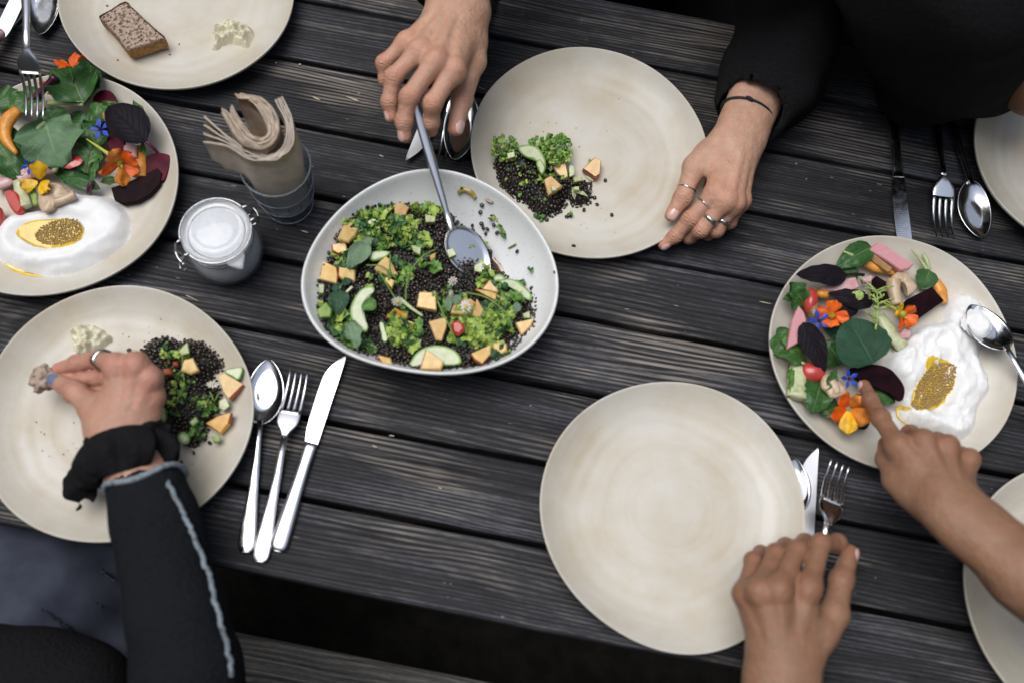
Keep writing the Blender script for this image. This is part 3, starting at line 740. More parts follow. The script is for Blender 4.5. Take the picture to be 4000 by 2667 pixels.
def mat_leaf(name, col, vein, rough=.4, coat=.15, branch=9.0, vs=.6, back=None, bs=.6, spec=.30):
    """leaf: uses the leaf's own (across, along) attributes for a midrib and side veins"""
    m, nt, b = newmat(name)
    ax = nt.nodes.new('ShaderNodeAttribute'); ax.attribute_name = 'across'; al = nt.nodes.new('ShaderNodeAttribute'); al.attribute_name = 'along'
    c = coords(nt); nz = noise_(nt, c, 70, 3, .6); nz2 = noise_(nt, c, 220, 3, .6)
    aab = math_(nt, 'ABSOLUTE', ax.outputs['Fac'])
    ph = math_(nt, 'ADD', math_(nt, 'MULTIPLY', math_(nt, 'SUBTRACT', al.outputs['Fac'], math_(nt, 'MULTIPLY', aab, .38)), branch), math_(nt, 'MULTIPLY', nz, .9))
    sv = math_(nt, 'ABSOLUTE', math_(nt, 'SUBTRACT', math_(nt, 'FRACT', ph), .5))
    side = ramp(nt, sv, [(.0, (1, 1, 1)), (.09, (0, 0, 0))]).outputs[0]
    midr = ramp(nt, math_(nt, 'ADD', aab, math_(nt, 'MULTIPLY', al.outputs['Fac'], .035)), [(.02, (1, 1, 1)), (.075, (0, 0, 0))]).outputs[0]
    vm = math_(nt, 'MAXIMUM', midr, math_(nt, 'MULTIPLY', side, .55))
    base = ramp(nt, nz, [(.3, tuple(x * .72 for x in col)), (.55, col), (.8, tuple(min(1, x * 1.3) for x in col))]).outputs[0]
    L(nt, mixc(nt, math_(nt, 'MULTIPLY', vm, vs), base, vein), b.inputs['Base Color'])
    b.inputs['Roughness'].default_value = rough + .05; b.inputs['Coat Weight'].default_value = coat; b.inputs['Coat Roughness'].default_value = .25; b.inputs['Specular IOR Level'].default_value = spec
    b.inputs['Subsurface Weight'].default_value = .06; b.inputs['Subsurface Radius'].default_value = (.002, .004, .001)
    h = math_(nt, 'SUBTRACT', math_(nt, 'MULTIPLY', nz2, .5), vm)
    bump(nt, b, h, bs, .0012)
    return m
M_SPIN = mat_leaf('spinach_leaf', (.032, .105, .022), (.22, .36, .12))
M_KALE = mat_leaf('blue_green_leaf', (.115, .205, .105), (.26, .36, .20), rough=.55, coat=0, branch=7)
M_NAST = mat_leaf('round_dark_leaf', (.018, .062, .030), (.06, .13, .07), rough=.55, coat=0, branch=5, vs=.45)
M_PURP = mat_leaf('purple_basil_leaf', (.013, .010, .0145), (.036, .025, .036), rough=.6, coat=0, branch=7, bs=1.0, spec=.14)
M_CHARD = mat_leaf('red_veined_leaf', (.050, .145, .028), (.13, .008, .035), rough=.45, branch=7, vs=.8)
M_GRN = mat_leaf('fresh_green_leaf', (.085, .20, .035), (.25, .38, .12))
M_MINT = mat_leaf('grey_green_leaf', (.17, .26, .155), (.30, .38, .24), rough=.6, coat=0, branch=6, vs=.4)
M_MINTD = mat_leaf('dark_mint_leaf', (.030, .080, .040), (.09, .16, .09), rough=.5, coat=0, branch=6, vs=.5)
M_PALEST = simple('pale_leaf_stem', (.45, .54, .25), .4, .12, 100, coat=.2)
M_GRNST = simple('green_stem', (.15, .28, .05), .45, .2, 100)
M_PURST = simple('purple_stem', (.085, .006, .035), .3, .3, 100, coat=.4)
M_BEET = simple('beet_flesh', (.095, .004, .018), .5, .35, 60, coat=.0, spec=.12, bs=.15, bscale=120)
M_BEETD = simple('dark_beet', (.011, .0022, .0042), .55, .5, 60, coat=.0, spec=.07, bs=.2, bscale=120)
M_PINK = simple('pink_radish_flesh', (.62, .27, .295), .4, .12, 120, sss=.15, bs=.2, coat=.25, col2=(.60, .35, .34))
M_PINKP = simple('pale_pink_flesh', (.62, .40, .385), .4, .14, 90, sss=.15, bs=.2, coat=.25, col2=(.58, .24, .28))
M_RED = simple('red_radish', (.52, .055, .045), .32, .22, 60, sss=.1, coat=.4, col2=(.42, .03, .03))
M_CARROT = simple('carrot', (.74, .30, .040), .42, .16, 110, sss=.12, coat=.12, bs=.25)
M_ORANGE = simple('orange_petal', (.78, .130, .006), .5, .28, 90, sss=.06, bs=.5, bscale=160, col2=(.62, .055, .003))
M_APRICOT = simple('apricot_petal', (.80, .27, .035), .5, .22, 90, sss=.06, bs=.5, bscale=160)
M_YELLOW = simple('yellow_petal', (.80, .46, .010), .5, .2, 90, sss=.06, bs=.5, bscale=160)
M_SPUR = simple('yellow_green_spur', (.50, .50, .055), .5, .2, 90)
M_BLUE = simple('blue_petal', (.018, .060, .48), .5, .3, 120)
M_WHITEP = simple('white_petal', (.80, .80, .78), .6, .05, 120)
M_POLLEN = simple('yellow_pollen', (.80, .50, .005), .7, .2, 300, bs=.8, bscale=1000)
M_YOG = simple('white_yoghurt', (.86, .86, .845), .48, .02, 60, sss=.15, sss_r=(.004, .004, .004), coat=.05, spec=.35, bs=.35, bscale=75, bdist=.0022)
M_DIP = simple('pale_green_cream_cheese', (.72, .68, .50), .5, .08, 120, sss=.1, bs=.6, bscale=120, coat=.15, bdist=.002)
M_OIL = simple('yellow_oil', (.74, .50, .035), .14, .12, 60, coat=.35)
M_SEED = simple('mustard_seed', (.44, .295, .115), .7, .2, 900, coat=.0, spec=.25)
M_MUSH = simple('oyster_mushroom', (.56, .42, .285), .45, .2, 60, sss=.1, bs=.4, bscale=120, coat=.2, col2=(.40, .26, .145))
M_MUSHB = simple('roasted_mushroom', (.30, .165, .075), .4, .35, 60, bs=.4, coat=.3)
M_BROTH = simple('brown_dressing', (.20, .105, .055), .08, .2, 60, coat=.8)
M_PEPPER = simple('crumb', (.36, .15, .05), .7, .4, 200)

def slab(name, label, cat, poly, surf, lift, th, mats, side=None, tilt=(0, 0), rim=None, group=None, bev=.0012, dome=0.0, jit=.0):
    """a cut piece: outline in photo pixels laid on a surface, given thickness, bevel, optional coloured rim; side: {edge index: material slot}"""
    cx = sum(p[0] for p in poly) / len(poly); cy = sum(p[1] for p in poly) / len(poly)
    c = drop(cx, cy, surf, lift)
    top = []
    for (x, y) in poly:
        z = c.z + th
        for _ in range(3):
            p = at(x, y, z); z = c.z + th + tilt[0] * (p.x - c.x) + tilt[1] * (p.y - c.y)
        top.append(at(x, y, z))
    n = len(top); m0 = sum(top, Vector()) / n
    sgn = sum((top[i] - m0).cross(top[(i + 1) % n] - m0).z for i in range(n))
    if sgn < 0: top = top[::-1]; flipped = True
    else: flipped = False
    rings = []
    def inset(d, dz):
        R = []
        for p in top:
            v = (m0 - p); l = v.length; R.append(p + v * min(.8, d / max(l, 1e-6)) + Vector((0, 0, dz)))
        return R
    if rim: rings.append((inset(rim, dome * .7), 0))
    rings += [(inset(bev, 0), 1 if rim else 0), (inset(0, -bev), 1 if rim else 0), (inset(0, -th * .55), 2 if len(mats) > 2 else len(mats) - 1), (inset(th * .15, -th), len(mats) - 1)]
    V = []; F = []; mi = []
    V.append(m0 + Vector((0, 0, dome)))
    for R, _ in rings: V += R
    for i in range(n): F.append([0, 1 + i, 1 + (i + 1) % n]); mi.append(0)
    for k in range(len(rings) - 1):
        a0 = 1 + k * n; b0 = a0 + n
        for i in range(n):
            F.append([a0 + i, b0 + i, b0 + (i + 1) % n, a0 + (i + 1) % n])
            j = (n - 2 - i) % n if flipped else i
            if side is not None: mi.append(side.get(j, 0))
            elif rim: mi.append(1 if k < 2 else len(mats) - 1)
            else: mi.append(0 if k < 1 else len(mats) - 1)
    V.append(m0 + Vector((0, 0, -th))); bi = len(V) - 1; a0 = 1 + (len(rings) - 1) * n
    for i in range(n): F.append([bi, a0 + (i + 1) % n, a0 + i]); mi.append(0)
    if jit:
        V = [v + Vector((fbm(v.x * 300, v.y * 300), fbm(v.x * 300 + 9, v.y * 300), fbm(v.x * 200, v.y * 200 + 5))) * jit for v in V]
    base = Vector((m0.x, m0.y, m0.z - th))
    o = mesh(name, [tuple(v) for v in V], F, mats, origin=base, smooth=False, mi=mi)
    me = o.data
    me.polygons.foreach_set('use_smooth', np.ones(len(me.polygons), dtype=bool)); me.set_sharp_from_angle(angle=math.radians(28))
    return tag(o, label, cat, group)

def outline(kind, u):
    if kind == 'round': return max(0, math.sin(PI * min(1, u ** .72))) ** .55
    if kind == 'heart': return max(0, math.sin(PI * min(1, (u * .97 + .03) ** .55))) ** .75
    if kind == 'long': return max(0, math.sin(PI * min(1, u ** .85))) ** .9
    return max(0, math.sin(PI * min(1, u ** .70))) ** .72          # ovate
def leaf_geo(A, B, w, up, kind='ovate', cup=.15, arch=.12, wave=.06, lobes=0, seed=0, nu=22, nv=11, bend=0.0):
    A = Vector(A); B = Vector(B); X = B - A; ln = X.length; X.normalize(); Zv = Vector(up); Zv = (Zv - X * Zv.dot(X)).normalized(); Y = Zv.cross(X)
    V = []; ac = []; al = []
    for i in range(nu):
        u = i / (nu - 1); hw = w * .5 * outline(kind, u)
        for j in range(nv):
            v = -1 + 2 * j / (nv - 1)
            e = 1 + (.16 * math.sin(u * 3.14 * lobes + v * 1.0) if lobes else 0) * abs(v) + .07 * abs(v) * fbm(u * 9, v * 1.5, seed)
            y = hw * v * e + bend * ln * u * u
            z = ln * arch * math.sin(PI * u) + cup * hw * v * v + wave * ln * fbm(u * 3.2 + seed * 3.7, v * 1.4, seed) * (.3 + abs(v)) + .03 * ln * math.sin(u * 17 + seed + v) * v * v * (1 if wave > .05 else 0) + .011 * ln * fbm(u * 11 + seed, v * 5.5, seed * 2.0) * (1 if wave > .035 else .4)
            V.append(A + X * (u * ln) + Y * y + Zv * z); ac.append(v * (1 if hw > 0 else 0)); al.append(u)
    return [tuple(p) for p in V], grid_faces(nu, nv), ac, al
def leaf(name, label, a, b, wpx, surf, za, zb, m, kind='ovate', cup=.15, arch=.10, wave=.06, lobes=0, seed=0, stem=None, stem_m=None, up=(0, 0, 1), sr=.0011, cat='leaf', group=None, bend=0.0):
    """a leaf from base pixel a to tip pixel b, width in pixels, heights above the surface za, zb; stem: further pixel"""
    A = drop(*a, surf, za); B = drop(*b, surf, zb)
    k = (B - A).length / max(1e-6, math.hypot(b[0] - a[0], b[1] - a[1])); k = .5 * k + .5 * .000285
    V, F, ac, al = leaf_geo(A, B, wpx * k, up, kind, cup, arch, wave, lobes, seed, bend=bend)
    if stem:
        t = thing(name, label, cat, A, group); mesh('blade', V, F, m, t, attrs={'across': ac, 'along': al})
        S = drop(*stem, surf, max(.002, za * .6)); mid = (A + S) / 2 + Vector((0, 0, .002)); inn = A.lerp(B, .35) + Vector((0, 0, .0005))
        V2, F2 = tube([tuple(p) for p in catmull([tuple(S), tuple(mid), tuple(A)], 12)], [sr * 1.1] * 4 + [sr] * 8, 7); mesh('stalk', V2, F2, stem_m or m, t)
        return t
    return tag(mesh(name, V, F, m, origin=A, attrs={'across': ac, 'along': al}), label, cat, group)
def stick(name, label, pts, r, surf, zs, m, cat, flat=None, ns=10, n=20, group=None):
    P = [drop(p[0], p[1], surf, z) for p, z in zip(pts, zs if not np.isscalar(zs) else [zs] * len(pts))]
    C_ = catmull([tuple(p) for p in P], n)
    R = r if np.isscalar(r) else list(np.interp(np.linspace(0, 1, n), np.linspace(0, 1, len(r)), r))
    V, F = tube(C_, R, ns, flat=flat, up=(0, 0, 1)); return tag(mesh(name, V, F, m, origin=P[0]), label, cat, group)
def petal_geo(c, d, up, ln, w, arch=.25, wave=.10, seed=0, kind='fan'):
    d = Vector(d).normalized(); up = Vector(up); up = (up - d * up.dot(d)).normalized(); s = up.cross(d); V = []; nu, nv = 9, 9
    for i in range(nu):
        u = i / (nu - 1); hw = w * .5 * (.18 + .82 * math.sin(PI * .5 * min(1, u * 1.25)) ** .9) * (math.sqrt(max(0, 1 - max(0, (u - .75) / .27) ** 2)) if kind == 'fan' else math.sin(PI * min(1, .12 + u * .88)))
        for j in range(nv):
            v = -1 + 2 * j / (nv - 1)
            z = ln * arch * math.sin(u * 2.0) + wave * ln * u * (math.sin(v * 5 + seed * 2 + u) * .5 + fbm(u * 3, v * 2 + seed, seed)) - .18 * hw * v * v
            V.append(tuple(Vector(c) + d * (ln * (u - .10 * v * v * u)) + s * (hw * v) + up * z))
    return V, grid_faces(nu, nv)
def flower(label, px, surf, z, size, mats, n=5, tilt=(0, 0, 1), rot=0, spur=None, kind='nast', cat='flower', aim=None, w=.95):
    C_ = drop(*px, surf, z); t = thing('flower', label, cat, C_)
    T = Vector(tilt).normalized(); e1 = T.orthogonal().normalized(); e2 = T.cross(e1)
    for i in range(n):
        a = rot + 2 * PI * i / n; d = e1 * math.cos(a) + e2 * math.sin(a)
        if kind == 'nast':
            V, F = petal_geo(C_ + d * size * .10, d + T * random.uniform(.1, .6), T + e1 * random.uniform(-.5, .5) + e2 * random.uniform(-.5, .5), size * random.uniform(.75, 1.1), size * w * random.uniform(.75, 1.05), arch=random.uniform(.05, .4), wave=.15, seed=i + rot * 3); mesh('petal', V, F, mats[i % len(mats)], t)
        elif kind == 'borage':
            V, F = petal_geo(C_ + d * size * .12, d + T * .1, T, size, size * .50, arch=.1, wave=.04, seed=i, kind='star'); mesh('petal', V, F, mats[0], t)
        else:
            V, F = petal_geo(C_ + d * size * .22, d - T * .1, T, size * .9, size * .40, arch=.05, wave=.03, seed=i); mesh('petal', V, F, mats[0], t)
    if kind != 'nast':
        prof = [(math.sin(q) * size * (.30 if kind == 'daisy' else .18), math.cos(q) * size * (.32 if kind == 'daisy' else .35)) for q in np.linspace(.03, 1.57, 6)]
        V = []; 
        for r, zz in prof:
            for k in range(10):
                a = 2 * PI * k / 10; V.append(tuple(C_ + e1 * (r * math.cos(a)) + e2 * (r * math.sin(a)) + T * zz))
        mesh('centre', V, grid_faces(6, 10, False, True), mats[-1], t)
    if spur:
        S = drop(*spur[0], surf, spur[1]); mid = (S + C_) / 2 + Vector((0, 0, .002))
        V, F = tube([tuple(S), tuple(mid), tuple(C_.lerp(mid, .3)), tuple(C_)], [.0006, .0018, .0035, .0055], 9); mesh('spur', V, F, M_SPUR, t)
        for i in range(4):
            a = i * 1.57; d = (C_ - S).normalized(); o1 = d.orthogonal().normalized(); dd = (d + (o1 * math.cos(a) + d.cross(o1) * math.sin(a)) * .6)
            V, F = petal_geo(C_ - d * .004, dd, o1 * math.cos(a) + d.cross(o1) * math.sin(a), size * .55, size * .22, arch=.05, wave=.02, seed=i, kind='star'); mesh('sepal', V, F, M_SPUR, t)
    return t
# small lentil body shared by all lentils
def ico(sub=1):
    bm = bmesh.new(); bmesh.ops.create_icosphere(bm, subdivisions=sub, radius=1.0); V = np.array([v.co[:] for v in bm.verts]); F = [[v.index for v in f.verts] for f in bm.faces]; bm.free(); return V, F
ICO_V, ICO_F = ico(2); ICO1_V, ICO1_F = ico(1)
def rot_rand(rs, flatten=1.0):
    q = rs.normal(size=4); q[0] += flatten; q /= np.linalg.norm(q); w, x, y, z = q
    return np.array([[1 - 2 * (y * y + z * z), 2 * (x * y - z * w), 2 * (x * z + y * w)], [2 * (x * y + z * w), 1 - 2 * (x * x + z * z), 2 * (y * z - x * w)], [2 * (x * z - y * w), 2 * (y * z + x * w), 1 - 2 * (x * x + y * y)]])
def mound(poly_px, surf, height, level=None, edge=.016, rough=.002, seed=0, step=.0022):
    """heap over a pixel polygon; returns the plan outline, its height lookup and its inside-distance lookup"""
    W_ = [drop(x, y, surf, height * .25) for x, y in poly_px]; PW2 = [(p[0], p[1]) for p in smooth_poly([(p.x, p.y, 0) for p in W_], 60)]
    P = np.array(PW2); lo = P.min(0) - .03; hi = P.max(0) + .03
    X, Y = np.meshgrid(np.arange(lo[0], hi[0], step), np.arange(lo[1], hi[1], step), indexing='ij'); D = poly_dist(PW2, X, Y)
    B_ = np.vectorize(surf)(X, Y); nz = vfbm(X * 60, Y * 60, seed)
    S = 1 - (1 - np.clip(D / edge, 0, 1)) ** 2.2
    top = height if level is None else np.maximum(.006, level - B_)
    Z = B_ + S * (top + rough * nz * 2)
    nx, ny = X.shape
    def hs(x, y):
        i = int((x - lo[0]) / step); j = int((y - lo[1]) / step)
        return float(Z[i, j]) if 0 <= i < nx and 0 <= j < ny else surf(x, y)
    def dist(x, y):
        i = int((x - lo[0]) / step); j = int((y - lo[1]) / step)
        return float(D[i, j]) if 0 <= i < nx and 0 <= j < ny else -1.0
    return PW2, hs, dist
def scatter_lentils(name, label, PW2, hs, dist, n, rs, dens=None, r=.0024, bed=True, mind=.0034, cat='lentils'):
    mb = MB()
    xs = np.array([p[0] for p in PW2]); ys = np.array([p[1] for p in PW2])
    if bed:
        gx_ = np.arange(xs.min(), xs.max(), .004); gy_ = np.arange(ys.min(), ys.max(), .004); X, Y = np.meshgrid(gx_, gy_, indexing='ij'); D = poly_dist(PW2, X, Y)
        Z = np.vectorize(hs)(X, Y) - .0026; ok = D > -.002; idx = -np.ones(X.shape, int); idx[ok] = np.arange(ok.sum())
        V = np.stack([X[ok], Y[ok], Z[ok]], -1); F = []
        for i in range(X.shape[0] - 1):
            for j in range(X.shape[1] - 1):
                q = [idx[i, j], idx[i + 1, j], idx[i + 1, j + 1], idx[i, j + 1]]
                if min(q) >= 0: F.append(q)
        mb.add(V, F, 1)
    pts = []; cell = {}; tries = 0
    while len(pts) < n and tries < n * 30:
        tries += 1; x = rs.uniform(xs.min(), xs.max()); y = rs.uniform(ys.min(), ys.max())
        if dist(x, y) < -.0012: continue
        if dens and rs.random() > dens(x, y): continue
        k = (int(x / mind), int(y / mind)); bad = False
        for a in (-1, 0, 1):
            for c in (-1, 0, 1):
                for (q, w) in cell.get((k[0] + a, k[1] + c), ()):
                    if (q - x) ** 2 + (w - y) ** 2 < mind * mind: bad = True
        if bad: continue
        cell.setdefault(k, []).append((x, y)); pts.append((x, y))
        s = r * rs.uniform(.78, 1.15); M = rot_rand(rs, .9); V = (ICO_V * np.array([s, s * rs.uniform(.85, 1), s * rs.uniform(.5, .68)])) @ M.T + np.array([x, y, hs(x, y) + rs.uniform(-.0008, .0016)])
        mb.add(V, ICO_F, int(rs.choice([0, 2, 3], p=[.5, .32, .18])))
    o = mb.build(name, [M_LENTIL, M_BED, M_LENTILB, M_LENTILC], origin=(float(xs.mean()), float(ys.mean()), float(hs(xs.mean(), ys.mean())) - .01))
    return tag(o, label, cat, kind='stuff')
def loose_lentils(pts, surf, labels, group, rs):
    for (x, y), label in zip(pts, labels):
        p = drop(x, y, surf, .0016); s = .0025 * rs.uniform(.9, 1.1); M = rot_rand(rs, 2)
        o = mesh('lentil', (ICO_V * np.array([s, s, s * .7])) @ M.T + np.array(p), ICO_F, M_LENTIL, origin=p - Vector((0, 0, .0016))); tag(o, label, 'lentil', group)
def jag_leaf(p, d, up, s, rs):
    """ragged little leaf: toothed lobes round a raised, curled middle"""
    d = Vector(d).normalized(); up = Vector(up); up = (up - d * up.dot(d)).normalized(); sd = up.cross(d); n = 18; lob = rs.integers(2, 4); cu = rs.uniform(-.5, .7); ph = rs.uniform(0, 6)
    V = [tuple(p + up * s * .08)]
    for ring in (.5, 1.0):
        for i in range(n):
            a = 2 * PI * i / n; r = s * ring * (.50 + .28 * abs(math.cos(lob * a * .5)) + (.20 * (i % 2) * ring) + .12 * math.sin(a * 3 + ph)); x = r * math.cos(a); y = r * math.sin(a) * .78
            V.append(tuple(p + d * x + sd * y + up * (cu * (x * x + .6 * y * y) / s + .16 * s * math.sin(a * 4 + ph) * ring)))
    F = [[0, 1 + i, 1 + (i + 1) % n] for i in range(n)] + [[1 + i, 1 + n + i, 1 + n + (i + 1) % n, 1 + (i + 1) % n] for i in range(n)]
    return V, F
def herb_bits(name, label, blobs, hs, rs, mats=None, size=.006, feathery=.3, cat='herbs', keep=None):
    """chopped leaves: blobs = (px, py, rx, ry, count, (lime, green, dark) weights)"""
    mb = MB()
    for (x, y, rx, ry, n, wts) in blobs:
        for i in range(n):
            a = rs.uniform(0, 6.28); q = math.sqrt(rs.random()); px = x + rx * q * math.cos(a); py = y + ry * q * math.sin(a)
            p = drop(px, py, hs, rs.uniform(.0005, .0065))
            if keep and not keep(p.x, p.y): continue
            mi = rs.choice(3, p=np.array(wts) / sum(wts)); s = size * rs.uniform(.55, 1.25)
            d = Vector(rs.normal(size=3)); d.z *= .35; d.normalize(); up = Vector((rs.normal() * .55, rs.normal() * .55, 1))
            if rs.random() < feathery:      # parsley-like sprig of small lobes
                for k in range(5):
                    dd = (d + Vector(rs.normal(size=3)) * .55).normalized(); V, F = petal_geo(p + dd * s * .25, dd, up, s * .75, s * .62, arch=.3, wave=.35, seed=rs.uniform(0, 9)); 
                    V = np.array(V).reshape(9, 9, 3)[::2, ::2].reshape(-1, 3); mb.add(V, grid_faces(5, 5), mi)
            else:
                V, F = jag_leaf(p, d, up, s * rs.uniform(.6, 1.0), rs); mb.add(V, F, mi)
    c = drop(blobs[0][0], blobs[0][1], hs)
    o = mb.build(name, mats or [M_LIME, M_HERB, M_DARKHERB], origin=c); return tag(o, label, cat, kind='stuff')
def dollop(name, label, poly_px, surf, H, m, fn=None, cat='yoghurt', step=.0016, edge=.02, seed=0, rough=.0012, rf=45.0, power=2.0):
    """soft spread over a pixel outline; fn(x, y, d, z) may reshape the height"""
    W_ = [drop(x, y, surf, H * .15) for x, y in poly_px]; PW2 = [(p[0], p[1]) for p in smooth_poly([tuple(p) for p in W_], 70)]
    P = np.array(PW2); lo = P.min(0) - .003; hi = P.max(0) + .003
    gx_ = np.arange(lo[0], hi[0], step); gy_ = np.arange(lo[1], hi[1], step); X, Y = np.meshgrid(gx_, gy_, indexing='ij'); D = poly_dist(PW2, X, Y)
    wob = vfbm(X * rf, Y * rf, seed); D = D + wob * .0016
    S = 1 - (1 - np.clip(D / edge, 0, 1)) ** power
    B_ = np.vectorize(surf)(X, Y); H_ = S * H * (1 + 0 * X) + S * wob * rough * 2
    if fn: H_ = fn(X, Y, D, H_)
    Z = B_ + H_ - .0008
    ok = D > -step; idx = -np.ones(X.shape, int); idx[ok] = np.arange(ok.sum()); V = np.stack([X[ok], Y[ok], Z[ok]], -1); F = []
    q = np.stack([idx[:-1, :-1], idx[1:, :-1], idx[1:, 1:], idx[:-1, 1:]], -1).reshape(-1, 4); F = q[(q >= 0).all(1)]
    c = P.mean(0); o = mesh(name, V, F, m, origin=(c[0], c[1], float(surf(c[0], c[1]))))
    tag(o, label, cat)
    from_grid = (gx_, gy_, Z)
    def hs(x, y):
        i = int(np.clip((x - gx_[0]) / step, 0, len(gx_) - 1)); j = int(np.clip((y - gy_[0]) / step, 0, len(gy_) - 1)); return float(max(Z[i, j], surf(x, y)))
    return o, hs, PW2
def seed_patch(name, label, poly_px, hs, rs, r=.00165, n=500, m=None, cat='mustard seeds', dz=.0006):
    W_ = [drop(x, y, hs, 0) for x, y in poly_px]; PW2 = [(p[0], p[1]) for p in smooth_poly([tuple(p) for p in W_], 50)]; P = np.array(PW2); mb = MB(); cell = {}; k = 0; md = r * 1.5; tries = 0
    CX = rs.uniform(P[:, 0].min(), P[:, 0].max(), n * 14); CY = rs.uniform(P[:, 1].min(), P[:, 1].max(), n * 14); ok = poly_dist(PW2, CX, CY) > 0
    for x, y in zip(CX[ok], CY[ok]):
        if k >= n: break
        kk = (int(x / md), int(y / md))
        if any((q - x) ** 2 + (w - y) ** 2 < md * md for a in (-1, 0, 1) for c in (-1, 0, 1) for (q, w) in cell.get((kk[0] + a, kk[1] + c), ())): continue
        cell.setdefault(kk, []).append((x, y)); k += 1; mb.add(ICO1_V * (r * rs.uniform(.88, 1.1)) + np.array([x, y, hs(x, y) + dz + rs.uniform(0, .0006)]), ICO1_F, 0)
    o = mb.build(name, [m or M_SEED], origin=(P[:, 0].mean(), P[:, 1].mean(), hs(P[:, 0].mean(), P[:, 1].mean()))); return tag(o, label, cat, kind='stuff')
def crumbs(label, pts, surf, rs, m=None, r=.0007):
    mb = MB()
    for (x, y) in pts:
        p = drop(x, y, surf, .0003); mb.add(ICO1_V * np.array([r * rs.uniform(.6, 1.6), r * rs.uniform(.6, 1.6), r * .6]) + np.array(p), ICO1_F, 0)
    p = drop(*pts[0], surf); return tag(mb.build('crumbs', [m or M_PEPPER], origin=p), label, 'crumbs', kind='stuff')
# ---------------------------------------------------------------- the salad bowl
rs1 = np.random.default_rng(11)
def bowl_surf(x, y):
    dx, dy = x - BOWL_C[0], y - BOWL_C[1]; r = math.hypot(dx, dy); R = float(fourier(BOWL_CO, math.atan2(dy, dx)))
    return bowl_z(min(.99, r / R))
bpoly = [cb(*p) for p in [(250, 830), (300, 730), (390, 500), (520, 390), (700, 345), (850, 335), (1080, 360), (1180, 440), (1290, 560), (1390, 640), (1440, 770), (1560, 860), (1690, 930), (1735, 1050), (1720, 1150), (1620, 1270), (1530, 1360), (1400, 1420), (1150, 1450), (900, 1450), (700, 1410), (450, 1320), (290, 1180), (240, 1020)]]
bPW, bhs, bds = mound(bpoly, bowl_surf, .02, level=.046, edge=.03, rough=.0025, seed=3)
scatter_lentils('lentil_salad', 'heap of black lentils filling the salad bowl', bPW, bhs, bds, 1900, rs1)
for nm, lab, bl in (('chopped_herbs', 'chopped green herbs scattered over the bowl of lentils',
    [(700, 540, 190, 110, 150, (3, 5, 2)), (560, 440, 90, 90, 60, (2, 5, 2)), (900, 560, 120, 90, 70, (5, 4, 1)), (640, 400, 110, 60, 50, (3, 5, 1)), (990, 370, 100, 50, 55, (6, 4, 1)), (420, 1230, 120, 130, 100, (3, 5, 3)), (520, 1340, 110, 70, 55, (1, 5, 3)),
     (850, 1220, 110, 110, 90, (6, 5, 1)), (1350, 1180, 170, 110, 170, (8, 4, 1)), (1480, 1060, 110, 90, 60, (5, 4, 2)), (1230, 1130, 90, 110, 50, (4, 4, 2)), (980, 740, 110, 80, 20, (1, 5, 4)), (460, 720, 90, 70, 40, (4, 4, 2)), (620, 860, 90, 60, 10, (3, 4, 2)),
     (1130, 990, 120, 80, 16, (2, 5, 3)), (1560, 950, 110, 60, 45, (2, 5, 3)), (1380, 830, 60, 60, 24, (3, 4, 2)), (300, 1110, 70, 80, 22, (3, 4, 2)), (1280, 600, 90, 60, 22, (4, 3, 1)), (720, 1090, 180, 110, 10, (2, 4, 3)), (1440, 1330, 130, 60, 24, (2, 5, 3)), (780, 780, 120, 60, 30, (3, 5, 2))]),):
    herb_bits(nm, lab, [(*cb(x, y), rx / 1.7425, ry / 1.7425, int(n * .48) + 1, (w[0] * 1.1, w[1], w[2] * 1.3)) for (x, y, rx, ry, n, w) in bl], bhs, rs1, size=.0112, feathery=.28, keep=lambda x, y: bds(x, y) > .003)
PK = [M_PEACH, M_PEACHSKIN]
def peach(poly, label, cv=cb, surf=bhs, lift=.0, th=.0105, skin=None, tilt=None, rsx=rs1, m=None):
    tl = tilt or (rsx.uniform(-.45, .45), rsx.uniform(-.45, .45))
    if skin is None and rsx.random() < .65: skin = {int(rsx.integers(0, len(poly))): 1}
    return slab('peach_piece', label, 'peach', [cv(*p) for p in poly], surf, lift - .003, th, m or PK, side=skin or {}, tilt=tl, bev=.0015, jit=.0007, group='cut peach pieces')
peach([(815, 330), (870, 370), (842, 440), (802, 475), (770, 420), (768, 345)], 'peach piece at the top of the bowl, among herbs under the rim')
peach([(440, 437), (525, 500), (500, 560), (455, 600), (380, 580)], 'pale peach piece leaning on the upper left wall of the bowl', skin={0: 1})
peach([(340, 615), (435, 600), (450, 660), (385, 685), (345, 660)], 'small red-edged peach piece on the left wall of the bowl', skin={3: 1, 2: 1, 4: 1})
peach([(285, 727), (375, 770), (385, 830), (375, 880), (255, 850)], 'red-backed peach piece at the left side of the bowl', skin={0: 1, 1: 1, 2: 1}, th=.013)
peach([(390, 768), (500, 790), (500, 868), (420, 860), (385, 840)], 'peach cube beside the red-backed piece, left in the bowl', lift=.002)
peach([(625, 780), (700, 690), (740, 720), (790, 820), (740, 836), (640, 800)], 'peach fan crossed by green stalks near the middle of the bowl', lift=.004)
peach([(920, 1045), (935, 940), (1050, 945), (1055, 1065)], 'square-cut peach piece in the centre of the bowl', lift=.004)
peach([(1000, 1140), (1125, 1110), (1125, 1180), (1090, 1270), (1048, 1265)], 'peach wedge left of the red radish in the bowl', lift=.005)
peach([(1410, 855), (1480, 935), (1465, 945), (1362, 920)], 'peach wedge right of the serving spoon tip', lift=.006)
peach([(1310, 920), (1475, 945), (1490, 980), (1440, 1000)], 'flat peach slice below the spoon tip in the bowl', lift=.003)
peach([(1180, 1000), (1290, 985), (1322, 1010), (1290, 1095), (1150, 1085)], 'peach piece under a small daisy in the bowl', lift=.003, skin={1: 1})
peach([(1330, 980), (1380, 1060), (1350, 1125), (1298, 1100)], 'peach piece crossed by green stalks on the right of the bowl', lift=.003)
